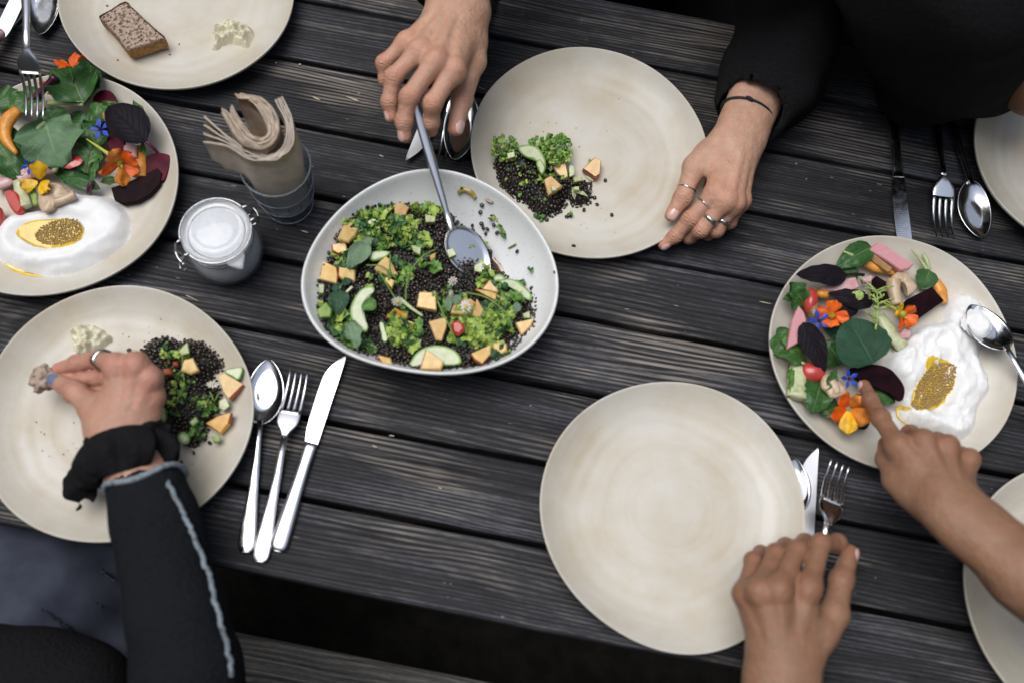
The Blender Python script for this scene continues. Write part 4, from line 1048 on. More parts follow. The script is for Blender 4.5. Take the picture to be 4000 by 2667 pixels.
peach([(1590, 1150), (1720, 1120), (1700, 1170), (1635, 1235)], 'peach wedge against the lower right wall of the bowl', lift=.003)
peach([(1440, 1285), (1530, 1290), (1535, 1340), (1500, 1365), (1440, 1320)], 'small peach piece by the lower right rim of the bowl', lift=.004)
peach([(1285, 1360), (1425, 1295), (1420, 1370), (1365, 1430), (1310, 1400)], 'red-skinned peach piece at the bottom right of the bowl', skin={2: 1, 3: 1, 4: 1}, lift=.004, th=.013)
peach([(650, 1365), (740, 1385), (755, 1430), (680, 1425)], 'red-edged peach piece at the lower left rim of the bowl', skin={0: 1, 3: 1}, lift=.004)
peach([(770, 1050), (860, 1090), (862, 1120), (790, 1160), (710, 1110)], 'amber peach piece below the white and yellow daisy', lift=.004, m=[M_PEACHYEL, M_PEACHSKIN])
peach([(800, 1110), (910, 1155), (850, 1172), (790, 1152)], 'amber peach sliver tucked under another left of centre', lift=.001)
peach([(705, 835), (770, 860), (752, 920), (700, 865)], 'darkened peach bit half buried in lentils', lift=.001)
peach([(1005, 690), (1050, 670), (1045, 720), (1015, 730)], 'small peach bit beside the spoon edge in the bowl', lift=.002)
CK = [M_CUKE, M_CUKERIM, M_CUKESKIN]
def cuke(poly, label, cv=cb, surf=bhs, lift=.002, th=.006, tilt=(0, 0), rim=.0028, n=36):
    return slab('cucumber_slice', label, 'cucumber', smooth_poly([cv(*p) for p in poly], n), surf, lift, th, CK, tilt=tilt, rim=rim, group='cucumber slices')
cuke([(620, 900), (555, 912), (500, 970), (465, 1050), (472, 1120), (520, 1190), (570, 1215), (588, 1185), (560, 1130), (542, 1070), (556, 1010), (590, 960), (632, 932)], 'thick cucumber crescent on the left of the bowl', lift=.004, th=.008)
cuke([(872, 1445), (882, 1400), (930, 1340), (1010, 1305), (1100, 1305), (1180, 1335), (1222, 1390), (1210, 1430), (1100, 1440), (980, 1452)], 'wide cucumber half-moon at the front of the bowl', lift=.004, th=.007)
cuke([(1480, 868), (1560, 850), (1640, 890), (1700, 960), (1692, 1000), (1640, 975), (1560, 915)], 'cucumber half-moon on the right wall of the bowl', lift=.004)
cuke([(590, 690), (640, 660), (740, 668), (700, 710), (620, 730)], 'cucumber slice under the herbs in the upper left of the bowl', lift=.003)
cuke([(1435, 868), (1445, 830), (1490, 820), (1525, 850), (1490, 872)], 'small cucumber end beside the spoon tip in the bowl', lift=.004)
cuke([(580, 470), (620, 440), (660, 460), (630, 490)], 'pale cucumber bit among herbs near the upper left rim', lift=.004, n=16, rim=.0012)
cuke([(665, 1160), (690, 1150), (722, 1260), (690, 1275)], 'narrow green cucumber strip standing in the lentils', lift=.004, n=16, rim=.0012)
peach([(980, 1330), (1105, 1410), (1085, 1462), (940, 1460)], 'red-edged peach wedge lying on the cucumber half-moon at the front', skin={0: 0, 3: 1, 2: 0}, lift=.012, tilt=(0, 0))
def cube(poly, label, cv=cb, surf=bhs, lift=.002, th=.009, m=None, cat='celery', name='celery_piece'):
    return slab(name, label, cat, [cv(*p) for p in poly], surf, lift, th, m or [M_CELERYPALE, M_CELERY], side={i: 1 for i in range(8)}, tilt=(rs1.uniform(-.25, .25), rs1.uniform(-.25, .25)), bev=.0009, jit=.0005, group='celery pieces')
cube([(240, 1065), (300, 1010), (340, 1060), (330, 1110), (258, 1115)], 'bright green celery chunk at the far left of the bowl', m=[M_CELERY, M_CUKERIM], th=.012)
cube([(975, 412), (1050, 430), (1045, 465), (980, 470)], 'celery chunk left of the serving spoon handle')
cube([(1210, 555), (1270, 530), (1285, 570), (1230, 592)], 'celery chunk right of the serving spoon neck')
cube([(1640, 1090), (1690, 1068), (1695, 1120), (1650, 1120)], 'celery chunk by the right wall of the bowl')
cube([(250, 890), (290, 885), (286, 950), (254, 952)], 'upright celery chunk at the left wall of the bowl')
cube([(880, 620), (950, 640), (945, 690), (900, 670)], 'pale celery slice in the middle of the herbs')
cube([(1310, 760), (1370, 735), (1365, 810), (1310, 800)], 'pale celery slice lying in the serving spoon', lift=.006, th=.004)
cube([(1120, 655), (1170, 640), (1190, 690), (1140, 710)], 'celery bit at the upper edge of the serving spoon', lift=.006)
cube([(430, 940), (480, 895), (488, 910), (445, 950)], 'thin pale celery stick beside the dark mint leaves')
slab('radish_piece', 'shiny red radish piece in the front right of the bowl', 'radish', [cb(*p) for p in [(1160, 1140), (1200, 1130), (1242, 1160), (1245, 1200), (1205, 1235), (1165, 1220), (1155, 1180)]], bhs, .004, .012, [M_RED, M_RED], bev=.003)
leaf('mint_leaf', 'grey-green leaf on the upper left herbs in the bowl', cb(590, 615), cb(450, 785), 80, bhs, .012, .010, M_MINT, cup=.25)
leaf('mint_leaf', 'small grey-green leaf above the larger grey-green one', cb(560, 640), cb(610, 570), 40, bhs, .012, .012, M_MINT, seed=3)
leaf('mint_leaf', 'large dark mint leaf on the left of the bowl', cb(395, 930), cb(385, 1095), 78, bhs, .012, .010, M_MINTD, seed=4, stem=cb(420, 880), stem_m=M_GRNST)
leaf('mint_leaf', 'small dark mint leaf pointing left above the large mint leaf', cb(410, 895), cb(338, 925), 34, bhs, .013, .012, M_MINTD, seed=5)
leaf('mint_leaf', 'small dark mint leaf pointing right above the large mint leaf', cb(410, 880), cb(485, 865), 30, bhs, .013, .013, M_MINTD, seed=6)
leaf('mint_leaf', 'narrow grey-green leaf near the centre of the bowl', cb(1140, 1080), cb(1135, 955), 26, bhs, .012, .013, M_MINT, 'long', seed=7)
leaf('mint_leaf', 'second grey-green leaf right of the narrow one', cb(1165, 1020), cb(1220, 965), 34, bhs, .012, .013, M_MINT, seed=8)
leaf('lettuce_leaf', 'curled bright leaf lying on the cucumber crescent', cb(560, 1010), cb(640, 1060), 60, bhs, .016, .015, M_GRN, 'round', wave=.15, seed=9)
leaf('lettuce_leaf', 'crinkled grey-green leaf along the lower left wall of the bowl', cb(470, 1140), cb(520, 1330), 60, bhs, .011, .008, M_MINT, 'long', wave=.14, seed=10, lobes=5)
leaf('lettuce_leaf', 'pale leaf by the right wall of the bowl', cb(1600, 1080), cb(1600, 1010), 34, bhs, .012, .012, M_MINT, seed=12)
for i, (pts, lab) in enumerate([([(1055, 650), (960, 700), (880, 800), (850, 900), (845, 1000)], 'thin green stalk arching left of the serving spoon'), ([(660, 800), (710, 880), (745, 940), (790, 1010)], 'thin green stalk ending at the white and yellow daisy'),
     ([(1060, 1000), (1100, 1090), (1150, 1190), (1200, 1310)], 'thin green stalk running past the radish to the front'), ([(1250, 945), (1380, 975), (1480, 1040), (1550, 1120), (1575, 1230)], 'long green stalk looping over the right of the bowl'),
     ([(740, 690), (735, 780), (728, 862)], 'short straight stalk over the peach fan'), ([(575, 762), (680, 768), (780, 850)], 'stalk lying across the peach fan'), ([(1170, 1020), (1260, 1070), (1310, 1120)], 'stalk beside the daisy-topped peach piece'), ([(1390, 1070), (1450, 1010), (1540, 1000)], 'curled stalk among the right-hand herbs')]):
    stick('stalk', lab, [cb(*p) for p in pts], .0009, bhs, [.012] + [.016] * (len(pts) - 2) + [.011], M_GRNST, 'stalk', ns=6, group='herb stalks in the bowl')
stick('stalk', 'pale thick stalk below the daisy in the middle of the bowl', [cb(810, 990), cb(880, 1050), cb(960, 1105)], [.0022, .0018, .0012], bhs, [.013, .013, .011], M_PALEST, 'stalk', group='herb stalks in the bowl')
flower('small daisy with yellow centre beside the serving spoon tip', cb(1165, 870), bhs, .013, .0052, [M_WHITEP, M_POLLEN], n=9, kind='daisy', tilt=(.5, -.6, .7))
flower('white daisy with yellow centre left of centre in the bowl', cb(790, 1010), bhs, .014, .0060, [M_WHITEP, M_POLLEN], n=10, kind='daisy', tilt=(.2, -.8, .5))
flower('daisy with yellow centre lying on a peach piece', cb(1255, 1042), bhs, .016, .0066, [M_WHITEP, M_POLLEN], n=10, kind='daisy', tilt=(.5, 0, .8))
flower('tiny white daisy near the centre of the bowl', cb(1155, 955), bhs, .014, .0042, [M_WHITEP, M_POLLEN], n=8, kind='daisy', tilt=(.7, .1, .5))
loose_lentils([cb(*p) for p in [(1363, 352), (1352, 400), (1298, 490), (1303, 522), (1360, 478), (1372, 507), (1400, 515), (1388, 545), (1465, 540), (1444, 487), (1603, 666), (1345, 572), (1228, 238), (1440, 430), (1330, 590), (1355, 600), (1380, 640), (1420, 668), (1700, 916), (1648, 880)]], bowl_surf, ['topmost loose lentil on the bare bowl wall, left of the onion sliver', 'loose lentil just below the topmost one on the bare bowl wall', 'upper lentil of the touching pair beside the serving spoon', 'lower lentil of the touching pair beside the serving spoon',
     'top lentil of the cluster of four on the bare bowl wall', 'middle lentil of the cluster of four on the bare bowl wall', 'rightmost lentil of the cluster of four on the bare bowl wall', 'lowest lentil of the cluster of four on the bare bowl wall', 'loose lentil left of the lowest herb fleck on the bowl wall', 'loose lentil between the two herb flecks on the bowl wall',
     'lone lentil farthest right on the bare bowl wall, below the chive bit', 'loose lentil at the upper edge of the heap by the spoon neck', 'lentil touching the amber celery arc on the bowl wall', 'lentil beside the upper herb fleck on the bowl wall', 'loose lentil at the heap edge, left one by the celery chunk', 'loose lentil at the heap edge, right one by the celery chunk',
     'loose lentil above the brown dressing on the bowl wall', 'loose lentil at the top edge of the brown dressing', 'lentil beside the right end of the cucumber half-moon', 'lentil above the middle of the right cucumber half-moon'], 'loose lentils in the bowl', rs1)
stick('celery_arc', 'amber celery arc stuck to the bare wall of the bowl', [cb(1202, 268), cb(1240, 245), cb(1290, 262), cb(1320, 305)], [.0028, .0035, .0038, .0025], bowl_surf, [.002] * 4, simple('amber_celery', (.34, .24, .06), .35, .25, 80, coat=.4), 'celery', flat=(1, .6))
stick('onion_bit', 'brown onion sliver on the bare wall of the bowl', [cb(1390, 312), cb(1415, 328), cb(1442, 335)], [.0012, .0022, .0014], bowl_surf, .001, M_BROTH, 'onion', flat=(1, .6))
stick('chive_bit', 'short green chive bit on the right wall of the bowl', [cb(1545, 645), cb(1570, 632), cb(1595, 618)], .0011, bowl_surf, .0012, M_GRNST, 'chive', ns=6)
herb_bits('herb_flecks', 'green herb flecks stuck on the bare wall of the bowl', [(*cb(1440, 440), 14, 8, 6, (2, 4, 2)), (*cb(1500, 545), 16, 12, 8, (2, 4, 3)), (*cb(1470, 500), 8, 6, 3, (4, 2, 1)), (*cb(1700, 795), 4, 4, 2, (1, 3, 2)), (*cb(1855, 812), 3, 6, 1, (0, 1, 3))], bowl_surf, rs1, size=.0045)
bp = [cb(*p) for p in [(1400, 690), (1440, 690), (1500, 760), (1545, 840), (1500, 860), (1440, 830), (1400, 760)]]
dollop('dressing', 'thin brown dressing pooled beside the serving spoon', bp, bowl_surf, .0022, M_BROTH, cat='dressing', edge=.006, step=.002, rough=.0003)
# ---------------------------------------------------------------- upper lentil plate
rs2 = np.random.default_rng(21); s4 = on_plate('P4')
poly4 = [c4(*p) for p in [(228, 840), (290, 765), (380, 740), (500, 790), (590, 830), (640, 900), (720, 950), (850, 980), (888, 1060), (875, 1115), (770, 1140), (715, 1090), (690, 1165), (600, 1205), (550, 1228), (430, 1120), (330, 1050), (250, 970), (238, 900)]]
PW4, hs4, ds4 = mound(poly4, s4, .016, edge=.022, rough=.002, seed=5)
scatter_lentils('lentil_mound', 'mound of black lentils on the plate steadied by the ringed hand', PW4, hs4, ds4, 760, rs2)
T4 = dict(cv=c4, surf=hs4, rsx=rs2)
peach([(620, 870), (710, 828), (730, 940), (700, 970)], 'peach wedge nearest the parsley on the upper lentil plate', lift=.005, tilt=(.2, .2), **T4)
peach([(565, 955), (610, 930), (692, 1005), (598, 1068)], 'peach wedge in the middle of the upper lentil mound', lift=.005, tilt=(-.1, .25), **T4)
peach([(828, 888), (912, 810), (957, 830), (945, 930), (915, 948)], 'peach wedge lying apart on the upper plate with lentils on it', lift=.004, th=.012, skin={4: 1, 3: 1, 0: 1}, cv=c4, surf=s4, tilt=(.1, .1), rsx=rs2)
cuke([(390, 740), (470, 722), (545, 760), (578, 830), (572, 900), (520, 840), (430, 800)], 'cucumber half-moon on the upper lentil plate', cv=c4, surf=hs4, lift=.006)
cuke([(512, 850), (540, 822), (576, 880), (550, 925)], 'dark green cucumber peel wedge on the upper lentil mound', cv=c4, surf=hs4, lift=.010, n=18, rim=.002)
for q, lab in (([(312, 780), (365, 770), (372, 805), (318, 825)], 'pale celery leaf square on the upper lentil mound'), ([(735, 855), (772, 865), (775, 930), (740, 945)], 'green celery chunk between peach wedges on the upper plate'), ([(765, 945), (825, 940), (830, 970), (770, 980)], 'celery chunk right of the upper lentil mound'), ([(765, 1010), (805, 1005), (805, 1035), (770, 1035)], 'lower green celery chunk of the upper plate'), ([(610, 1010), (640, 1000), (652, 1035), (622, 1042)], 'tiny celery bit on a peach wedge of the upper plate')):
    cube(q, lab, cv=c4, surf=hs4, lift=.006 if 'tiny' not in lab else .013, th=.006)
M_PARS = [M_LIME, M_HERB, M_DARKHERB]
def parsley(label, px, surf, z, r, n, rs, stem):
    mb = MB(); C_ = drop(*px, surf, z); t = thing('parsley_sprig', label, 'parsley', C_)
    for i in range(n):
        a = rs.uniform(0, 6.28); q = math.sqrt(rs.random()); p = C_ + Vector((r * q * math.cos(a), r * q * math.sin(a), rs.uniform(-.004, .005) * (1 - q)))
        d = Vector((math.cos(a), math.sin(a), rs.uniform(-.2, .5))); V, F = petal_geo(p, d + Vector(rs.normal(size=3)) * .5, (0, 0, 1), .0062, .0056, arch=.3, wave=.45, seed=rs.uniform(0, 9)); V = np.array(V).reshape(9, 9, 3)[::2, ::2].reshape(-1, 3); mb.add(V, grid_faces(5, 5), int(rs.choice(2, p=[.25, .75])))
    mb.build('foliage', M_PARS, t)
    V, F = tube([tuple(drop(*stem, surf, .003)), tuple(C_ + Vector((0, 0, -.004))), tuple(C_)], [.0012, .0010, .0008], 6); mesh('stem', V, F, M_GRNST, t); return t
parsley('curly parsley sprig standing above the upper lentil mound', c4(645, 755), s4, .018, .0165, 150, rs2, c4(600, 850))
parsley('parsley sprig behind the cucumber on the upper plate', c4(530, 730), s4, .016, .0085, 40, rs2, c4(560, 800))
parsley('parsley at the left end of the upper lentil mound', c4(300, 750), s4, .016, .0135, 60, rs2, c4(330, 800))
herb_bits('herb_flecks', 'green herb flecks on the upper lentil mound', [(*c4(480, 960), 120, 80, 26, (2, 4, 3)), (*c4(560, 950), 14, 18, 8, (6, 2, 0)), (*c4(700, 950), 40, 30, 12, (3, 4, 2)), (*c4(540, 1215), 20, 8, 8, (0, 3, 3)), (*c4(740, 1195), 10, 6, 3, (3, 3, 1)), (*c4(890, 855), 8, 5, 3, (5, 2, 0)), (*c4(330, 800), 40, 30, 14, (4, 3, 1))], hs4, rs2, size=.005)
leaf('celery_leaf', 'pale yellow celery leaf at the right end of the upper mound', c4(760, 1015), c4(775, 1100), 16, hs4, .010, .006, M_CELERYPALE, 'long', seed=2); leaf('celery_leaf', 'pale celery leaf pointing right on the upper mound', c4(770, 1040), c4(868, 1078), 16, hs4, .010, .006, M_CELERYPALE, 'long', seed=3)
stick('celery_sliver', 'pale celery sliver above the two loose lentils of the upper plate', [c4(850, 938), c4(880, 955), c4(902, 972)], [.001, .0022, .0012], s4, .002, M_CELERYPALE, 'celery', flat=(1, .5))
loose_lentils([c4(*p) for p in [(492, 690), (983, 967), (1028, 1202), (927, 1130), (838, 1168), (768, 1414), (910, 1085), (885, 990), (720, 1215), (745, 1210)]], s4, ['lone lentil above the cucumber on the upper lentil plate', 'lone lentil right of the mound, below the separate peach wedge', 'lentil farthest right below the upper mound', 'larger lentil just right of the upper mound end', 'lentil below the right end of the upper mound', 'lone lentil near the lower rim of the upper lentil plate', 'lentil touching the right end of the upper mound', 'lentil between upper mound and separate peach wedge', 'left lentil of the pair with a herb fleck below the upper mound', 'right lentil of the pair with a herb fleck below the upper mound'], 'loose lentils on the upper plate', rs2)
crumbs('orange crumbs on the upper lentil plate', [c4(*p) for p in [(472, 577), (563, 636), (594, 646), (595, 575), (807, 740), (953, 1158), (838, 1258), (818, 1272), (987, 1242), (784, 612), (557, 715), (650, 580), (995, 632), (1075, 412), (858, 1295), (1052, 1325)]], s4, rs2)

# ---------------------------------------------------------------- lower left lentil plate
rs3 = np.random.default_rng(31); s3 = on_plate('P3')
poly3 = [c3(*p) for p in [(778, 450), (850, 360), (930, 345), (1000, 370), (1100, 355), (1180, 400), (1252, 480), (1250, 520), (1200, 560), (1230, 640), (1245, 720), (1195, 800), (1165, 880), (1120, 948), (1040, 950), (970, 900), (890, 830), (850, 750), (860, 620), (800, 540)]]
PW3, hs3, ds3 = mound(poly3, s3, .018, edge=.022, rough=.002, seed=9)
scatter_lentils('lentil_mound', 'mound of black lentils beside the hand pinching bread', PW3, hs3, ds3, 700, rs3)
T3 = dict(cv=c3, surf=hs3, rsx=rs3)
peach([(1040, 470), (1092, 458), (1127, 530), (1080, 550), (1025, 530)], 'small peach piece in the middle of the lower lentil mound', lift=.006, tilt=(0, .2), **T3)
peach([(1235, 560), (1268, 540), (1382, 610), (1300, 695), (1268, 660)], 'large peach wedge at the right of the lower lentil plate', lift=.008, th=.012, skin={2: 1}, tilt=(-.1, .15), **T3)
peach([(1165, 830), (1240, 780), (1315, 768), (1302, 830), (1246, 886)], 'yellow peach wedge at the lower right of the lower lentil plate', lift=.004, th=.014, m=[M_PEACHYEL, M_PEACHSKIN], skin={2: 1, 1: 1}, tilt=(.1, .2), **T3)
peach([(920, 520), (965, 515), (970, 550), (930, 560)], 'red-skinned peach bit in the lower lentil mound', lift=.005, skin={i: 1 for i in range(4)}, m=[M_PEACHSKIN, M_PEACHSKIN], **T3)
peach([(975, 482), (1005, 478), (1008, 505), (980, 505)], 'tiny red peach bit in the lower lentil mound', lift=.005, m=[M_PEACHSKIN, M_PEACHSKIN], **T3)
cuke([(1270, 535), (1310, 515), (1378, 515), (1356, 580), (1320, 570)], 'cucumber wedge above the large peach wedge, lower lentil plate', cv=c3, surf=hs3, lift=.006, n=20, rim=.002)
cuke([(825, 830), (850, 780), (885, 800), (880, 850), (840, 855)], 'green cucumber end under the edge of the hand', cv=c3, surf=hs3, lift=.002, n=20, rim=.0025)
cuke([(1005, 900), (1035, 875), (1072, 900), (1065, 940), (1025, 945)], 'round cucumber slice at the foot of the lower lentil mound', cv=c3, surf=hs3, lift=.006, n=24, rim=.003)
cuke([(905, 760), (930, 735), (945, 800), (915, 830)], 'pale cucumber strip at the left of the lower mound', cv=c3, surf=hs3, lift=.004, n=20, rim=.002)
for q, lab in (([(1240, 700), (1280, 680), (1302, 730), (1270, 760), (1240, 745)], 'celery piece below the large peach wedge'), ([(1075, 820), (1110, 790), (1125, 815), (1090, 848)], 'celery piece in the lower mound below the herbs'), ([(1010, 425), (1060, 370), (1075, 430), (1030, 445)], 'pale celery piece at the top of the lower mound'), ([(1195, 905), (1240, 895), (1248, 930), (1210, 940)], 'green herb chunk at the lower right of the mound')):
    cube(q, lab, cv=c3, surf=hs3, lift=.006, th=.006, m=[M_CELERY, M_CUKERIM] if 'herb' in lab else None)
flower('white daisy beside the large peach wedge of the lower plate', c3(1205, 608), hs3, .012, .0062, [M_WHITEP, M_POLLEN], n=9, kind='daisy', tilt=(.0, .6, .7))
herb_bits('herb_flecks', 'feathery green herbs over the lower lentil mound', [(*c3(1180, 750), 40, 30, 26, (1, 5, 2)), (*c3(1140, 710), 30, 14, 12, (1, 5, 2)), (*c3(1130, 870), 30, 30, 18, (1, 4, 3)), (*c3(1040, 600), 60, 60, 22, (3, 4, 2)), (*c3(1040, 430), 30, 16, 14, (6, 2, 1)), (*c3(1320, 590), 16, 8, 6, (1, 3, 3)), (*c3(1250, 800), 12, 10, 5, (1, 3, 3)), (*c3(930, 430), 60, 40, 10, (2, 4, 2)), (*c3(1000, 720), 50, 50, 12, (2, 4, 3))], hs3, rs3, size=.006, feathery=.5)
for i, (pts, lab) in enumerate([([(1035, 440), (1035, 520), (1045, 590)], 'straight chive in the lower lentil mound'), ([(1190, 650), (1215, 700), (1240, 660)], 'curved stalk below the daisy of the lower plate')]):
    stick('stalk', lab, [c3(*p) for p in pts], .0009, hs3, .008, M_GRNST, 'stalk', ns=6)
loose_lentils([c3(*p) for p in [(730, 415), (1215, 426), (1098, 997), (1026, 1052), (1188, 940)]], s3, ['lone lentil between the knuckles and the lower mound', 'lone lentil at the upper right of the lower mound', 'upper lentil below the lower mound, near the sleeve', 'lowest lentil on the lower left plate, by the sleeve', 'lentil at the lower right foot of the lower mound'], 'loose lentils on the lower left plate', rs3)
crumbs('orange and red crumbs on the lower left plate', [c3(*p) for p in [(730, 343), (818, 367), (1010, 337), (846, 288), (697, 327), (205, 822), (232, 878), (250, 890), (280, 1016), (415, 945), (432, 972), (383, 984), (360, 1005), (240, 985), (418, 826), (912, 243), (935, 300), (845, 320), (680, 383), (1090, 1060), (190, 650)]], s3, rs3)
def rough_fn(sd, am, fr=90):
    def fn(X, Y, D, H_):
        n = np.abs(vfbm(X * fr, Y * fr, sd)); return H_ * (.72 + .8 * n * am)
    return fn
dollop('cream_cheese', 'ragged dollop of herbed cream cheese above the pinching hand', [c3(*p) for p in [(402, 320), (430, 280), (480, 262), (570, 290), (620, 330), (640, 365), (600, 395), (560, 430), (500, 440), (430, 440), (412, 380)]], s3, .013, M_DIP, fn=rough_fn(3, 1.0), cat='cream cheese', edge=.009, step=.0012, rough=.002, rf=130)
# torn bread held between the fingers
def bread_bit(name, label, c, s, seed):
    V = ICO_V.copy(); 
    bm = bmesh.new(); bmesh.ops.create_icosphere(bm, subdivisions=4, radius=1.0); V = np.array([v.co[:] for v in bm.verts]); F = [[v.index for v in f.verts] for f in bm.faces]; bm.free()
    k = np.array([1 + .35 * fbm(v[0] * 1.3 + seed, v[1] * 1.3, v[2]) - .35 * max(0, fbm(v[0] * 5 + seed, v[1] * 5, v[2] * 5)) for v in V]); V = V * k[:, None] * np.array(s)
    return tag(mesh(name, V + np.array(c), F, M_CRUMB, origin=Vector(c) - Vector((0, 0, s[2]))), label, 'bread')
m, nt, b = newmat('brown_bread_crumb'); c = coords(nt)
v = nt.nodes.new('ShaderNodeTexVoronoi'); v.inputs['Scale'].default_value = 210; L(nt, c, v.inputs['Vector']); n2 = noise_(nt, c, 160, 4, .7)
hol = ramp(nt, math_(nt, 'ADD', v.outputs['Distance'], math_(nt, 'MULTIPLY_ADD', n2, .9, -.45)), [(.10, (0, 0, 0)), (.30, (1, 1, 1))]).outputs[0]
L(nt, mixc(nt, hol, (.25, .165, .115), ramp(nt, noise_(nt, c, 300, 3), [(.3, (.38, .275, .205)), (.7, (.52, .405, .32))]).outputs[0]), b.inputs['Base Color']); b.inputs['Roughness'].default_value = .9
bump(nt, b, math_(nt, 'ADD', hol, math_(nt, 'MULTIPLY', n2, .8)), 1.0, .0022); M_CRUMB = m
M_CRUST = simple('bread_crust', (.34, .18, .060), .75, .30, 200, bs=.9, bscale=420, bdist=.0015, col2=(.13, .055, .018))
bread_bit('bread_piece', 'torn piece of brown bread pinched between thumb and fingers', at(170, 1477, .046), (.0125, .0145, .012), 4)
# ---------------------------------------------------------------- bread plate
s1 = on_plate('P1'); rs4 = np.random.default_rng(41)
TOPB = [c1(*p) for p in [(757, 132), (800, 98), (850, 72), (900, 38), (955, 12), (985, 25), (1005, 50), (1100, 140), (1180, 215), (1262, 288), (1200, 315), (1120, 345), (1060, 362), (985, 385), (960, 372), (930, 335), (870, 255), (810, 190)]]
def bread():
    z1 = .030; top = [at(x, y, z1) for x, y in TOPB]; n = len(top); c = sum(top, Vector()) / n
    if sum((top[i] - c).cross(top[(i + 1) % n] - c).z for i in range(n)) < 0: top = top[::-1]
    t = thing('bread_slice', 'thick slice of brown bread on the upper left plate', 'bread', (c.x, c.y, .008))
    # crumb top: dense grid inside the outline with holes and ragged relief
    PW2 = [(p.x, p.y) for p in top]; P = np.array(PW2); step = .0011; X, Y = np.meshgrid(np.arange(P[:, 0].min() - .002, P[:, 0].max() + .002, step), np.arange(P[:, 1].min() - .002, P[:, 1].max() + .002, step), indexing='ij'); D = poly_dist(PW2, X, Y)
    hol = vfbm(X * 260, Y * 260, 3); Z = z1 + .0006 * hol - .0030 * np.clip(hol - .26, 0, .4) * 3 - .004 * (1 - np.clip(D / .003, 0, 1)) ** 2
    ok = D > -.0006; idx = -np.ones(X.shape, int); idx[ok] = np.arange(ok.sum()); q = np.stack([idx[:-1, :-1], idx[1:, :-1], idx[1:, 1:], idx[:-1, 1:]], -1).reshape(-1, 4)
    mesh('crumb', np.stack([X[ok], Y[ok], Z[ok]], -1), q[(q >= 0).all(1)], M_CRUMB, t, smooth=False)
    S = smooth_poly([tuple(p) for p in top], 110); V = []; lv = [(0, -.0006), (.0, -.003), (-.0006, -.008), (-.0004, -.014), (.001, -.019), (.004, -.0215)]
    for (ins, dz) in lv:
        for i, p in enumerate(S):
            p = Vector(p); v = (c - p); v.z = 0; l = v.length
            V.append(p + v * (ins / l) + Vector((0, 0, dz)) + Vector((fbm(i * .9, dz * 400), fbm(i * .9 + 7, dz * 400), 0)) * .0005)
    V.append(Vector((c.x, c.y, z1 - .0215))); F = grid_faces(len(lv), 110, False, True, flip=True)
    for i in range(110): F.append([len(V) - 1, (len(lv) - 1) * 110 + (i + 1) % 110, (len(lv) - 1) * 110 + i])
    mesh('crust', [tuple(v) for v in V], F, M_CRUST, t)
bread()
dollop('cream_cheese', 'dollop of herbed cream cheese beside the bread slice', [c1(*p) for p in [(1605, 235), (1660, 200), (1770, 160), (1900, 200), (1940, 270), (1905, 360), (1840, 355), (1780, 338), (1720, 345), (1670, 378), (1615, 372), (1648, 310)]], s1, .016, M_DIP, fn=rough_fn(8, 1.0, 75), cat='cream cheese', edge=.011, step=.0011, rough=.0025, rf=110)
crumbs('bread crumbs by the bread slice', [c1(*p) for p in [(820, 47), (1372, 340), (1300, 420), (900, 460)]], s1, rs4, r=.0012)

# pale splinters and crumbs lying on the planks
M_CHIP = simple('pale_wood_chip', (.48, .40, .30), .8, .25, 200)
mb = MB()
for (x, y, l, w_) in [(1190, 905, .009, .0022), (1490, 610, .006, .0026), (750, 1165, .016, .0016), (1078, 246, .003, .002), (1172, 252, .003, .002), (1235, 385, .012, .002), (1380, 388, .018, .003), (2990, 1183, .014, .0014), (2560, 1325, .004, .0012), (2600, 1330, .003, .0012), (1465, 1742, .007, .002), (1530, 1700, .006, .0018), (3265, 2240, .003, .001), (3420, 2255, .002, .001), (1120, 1752, .009, .0016), (1720, 1905, .004, .002), (2365, 1650, .005, .002), (3110, 640, .003, .001), (3150, 700, .002, .001), (2920, 800, .003, .001)]:
    p = at(x, y, .0012); a = random.uniform(-.3, .15); d = Vector((math.cos(a), math.sin(a), 0)); V, F = tube([tuple(p - d * l * .5), tuple(p - d * l * .2), tuple(p + d * l * .25), tuple(p + d * l * .5)], [w_ * .2, w_ * .5, w_ * .45, w_ * .15], 5, flat=(1, .4), up=(0, 0, 1)); mb.add(V, F)
tag(mb.build('wood_chips', M_CHIP, origin=at(1190, 905, 0)), 'pale splinters and crumbs scattered on the table planks', 'crumbs', kind='stuff')
# ---------------------------------------------------------------- left salad plate
rs5 = np.random.default_rng(51); s2 = on_plate('P2')
def oval(cx, cy, rx, ry, ang, X, Y): 
    ca, sa = math.cos(ang), math.sin(ang); u = ((X - cx) * ca + (Y - cy) * sa) / rx; v = (-(X - cx) * sa + (Y - cy) * ca) / ry; return np.sqrt(u * u + v * v)
yc = drop(*c1(400, 1790), s2, .01); ye = drop(*c1(640, 1740), s2, .01); ya = math.atan2(ye.y - yc.y, ye.x - yc.x)
def yfn(X, Y, D, H_):
    q = oval(yc.x, yc.y, .046, .021, ya, X, Y)
    w = vfbm(X * 20, Y * 42, 4); sw = .0010 * np.sin(q * 9 + 2 * w) * np.clip(q - .9, 0, 1) * np.clip(D / .01, 0, 1)
    return H_ - .0068 * np.exp(-(q ** 4) * .9) * (H_ > .004) + .0016 * np.exp(-((q - 1.15) / .22) ** 2) + sw + .0009 * w * np.clip(D / .006, 0, 1)
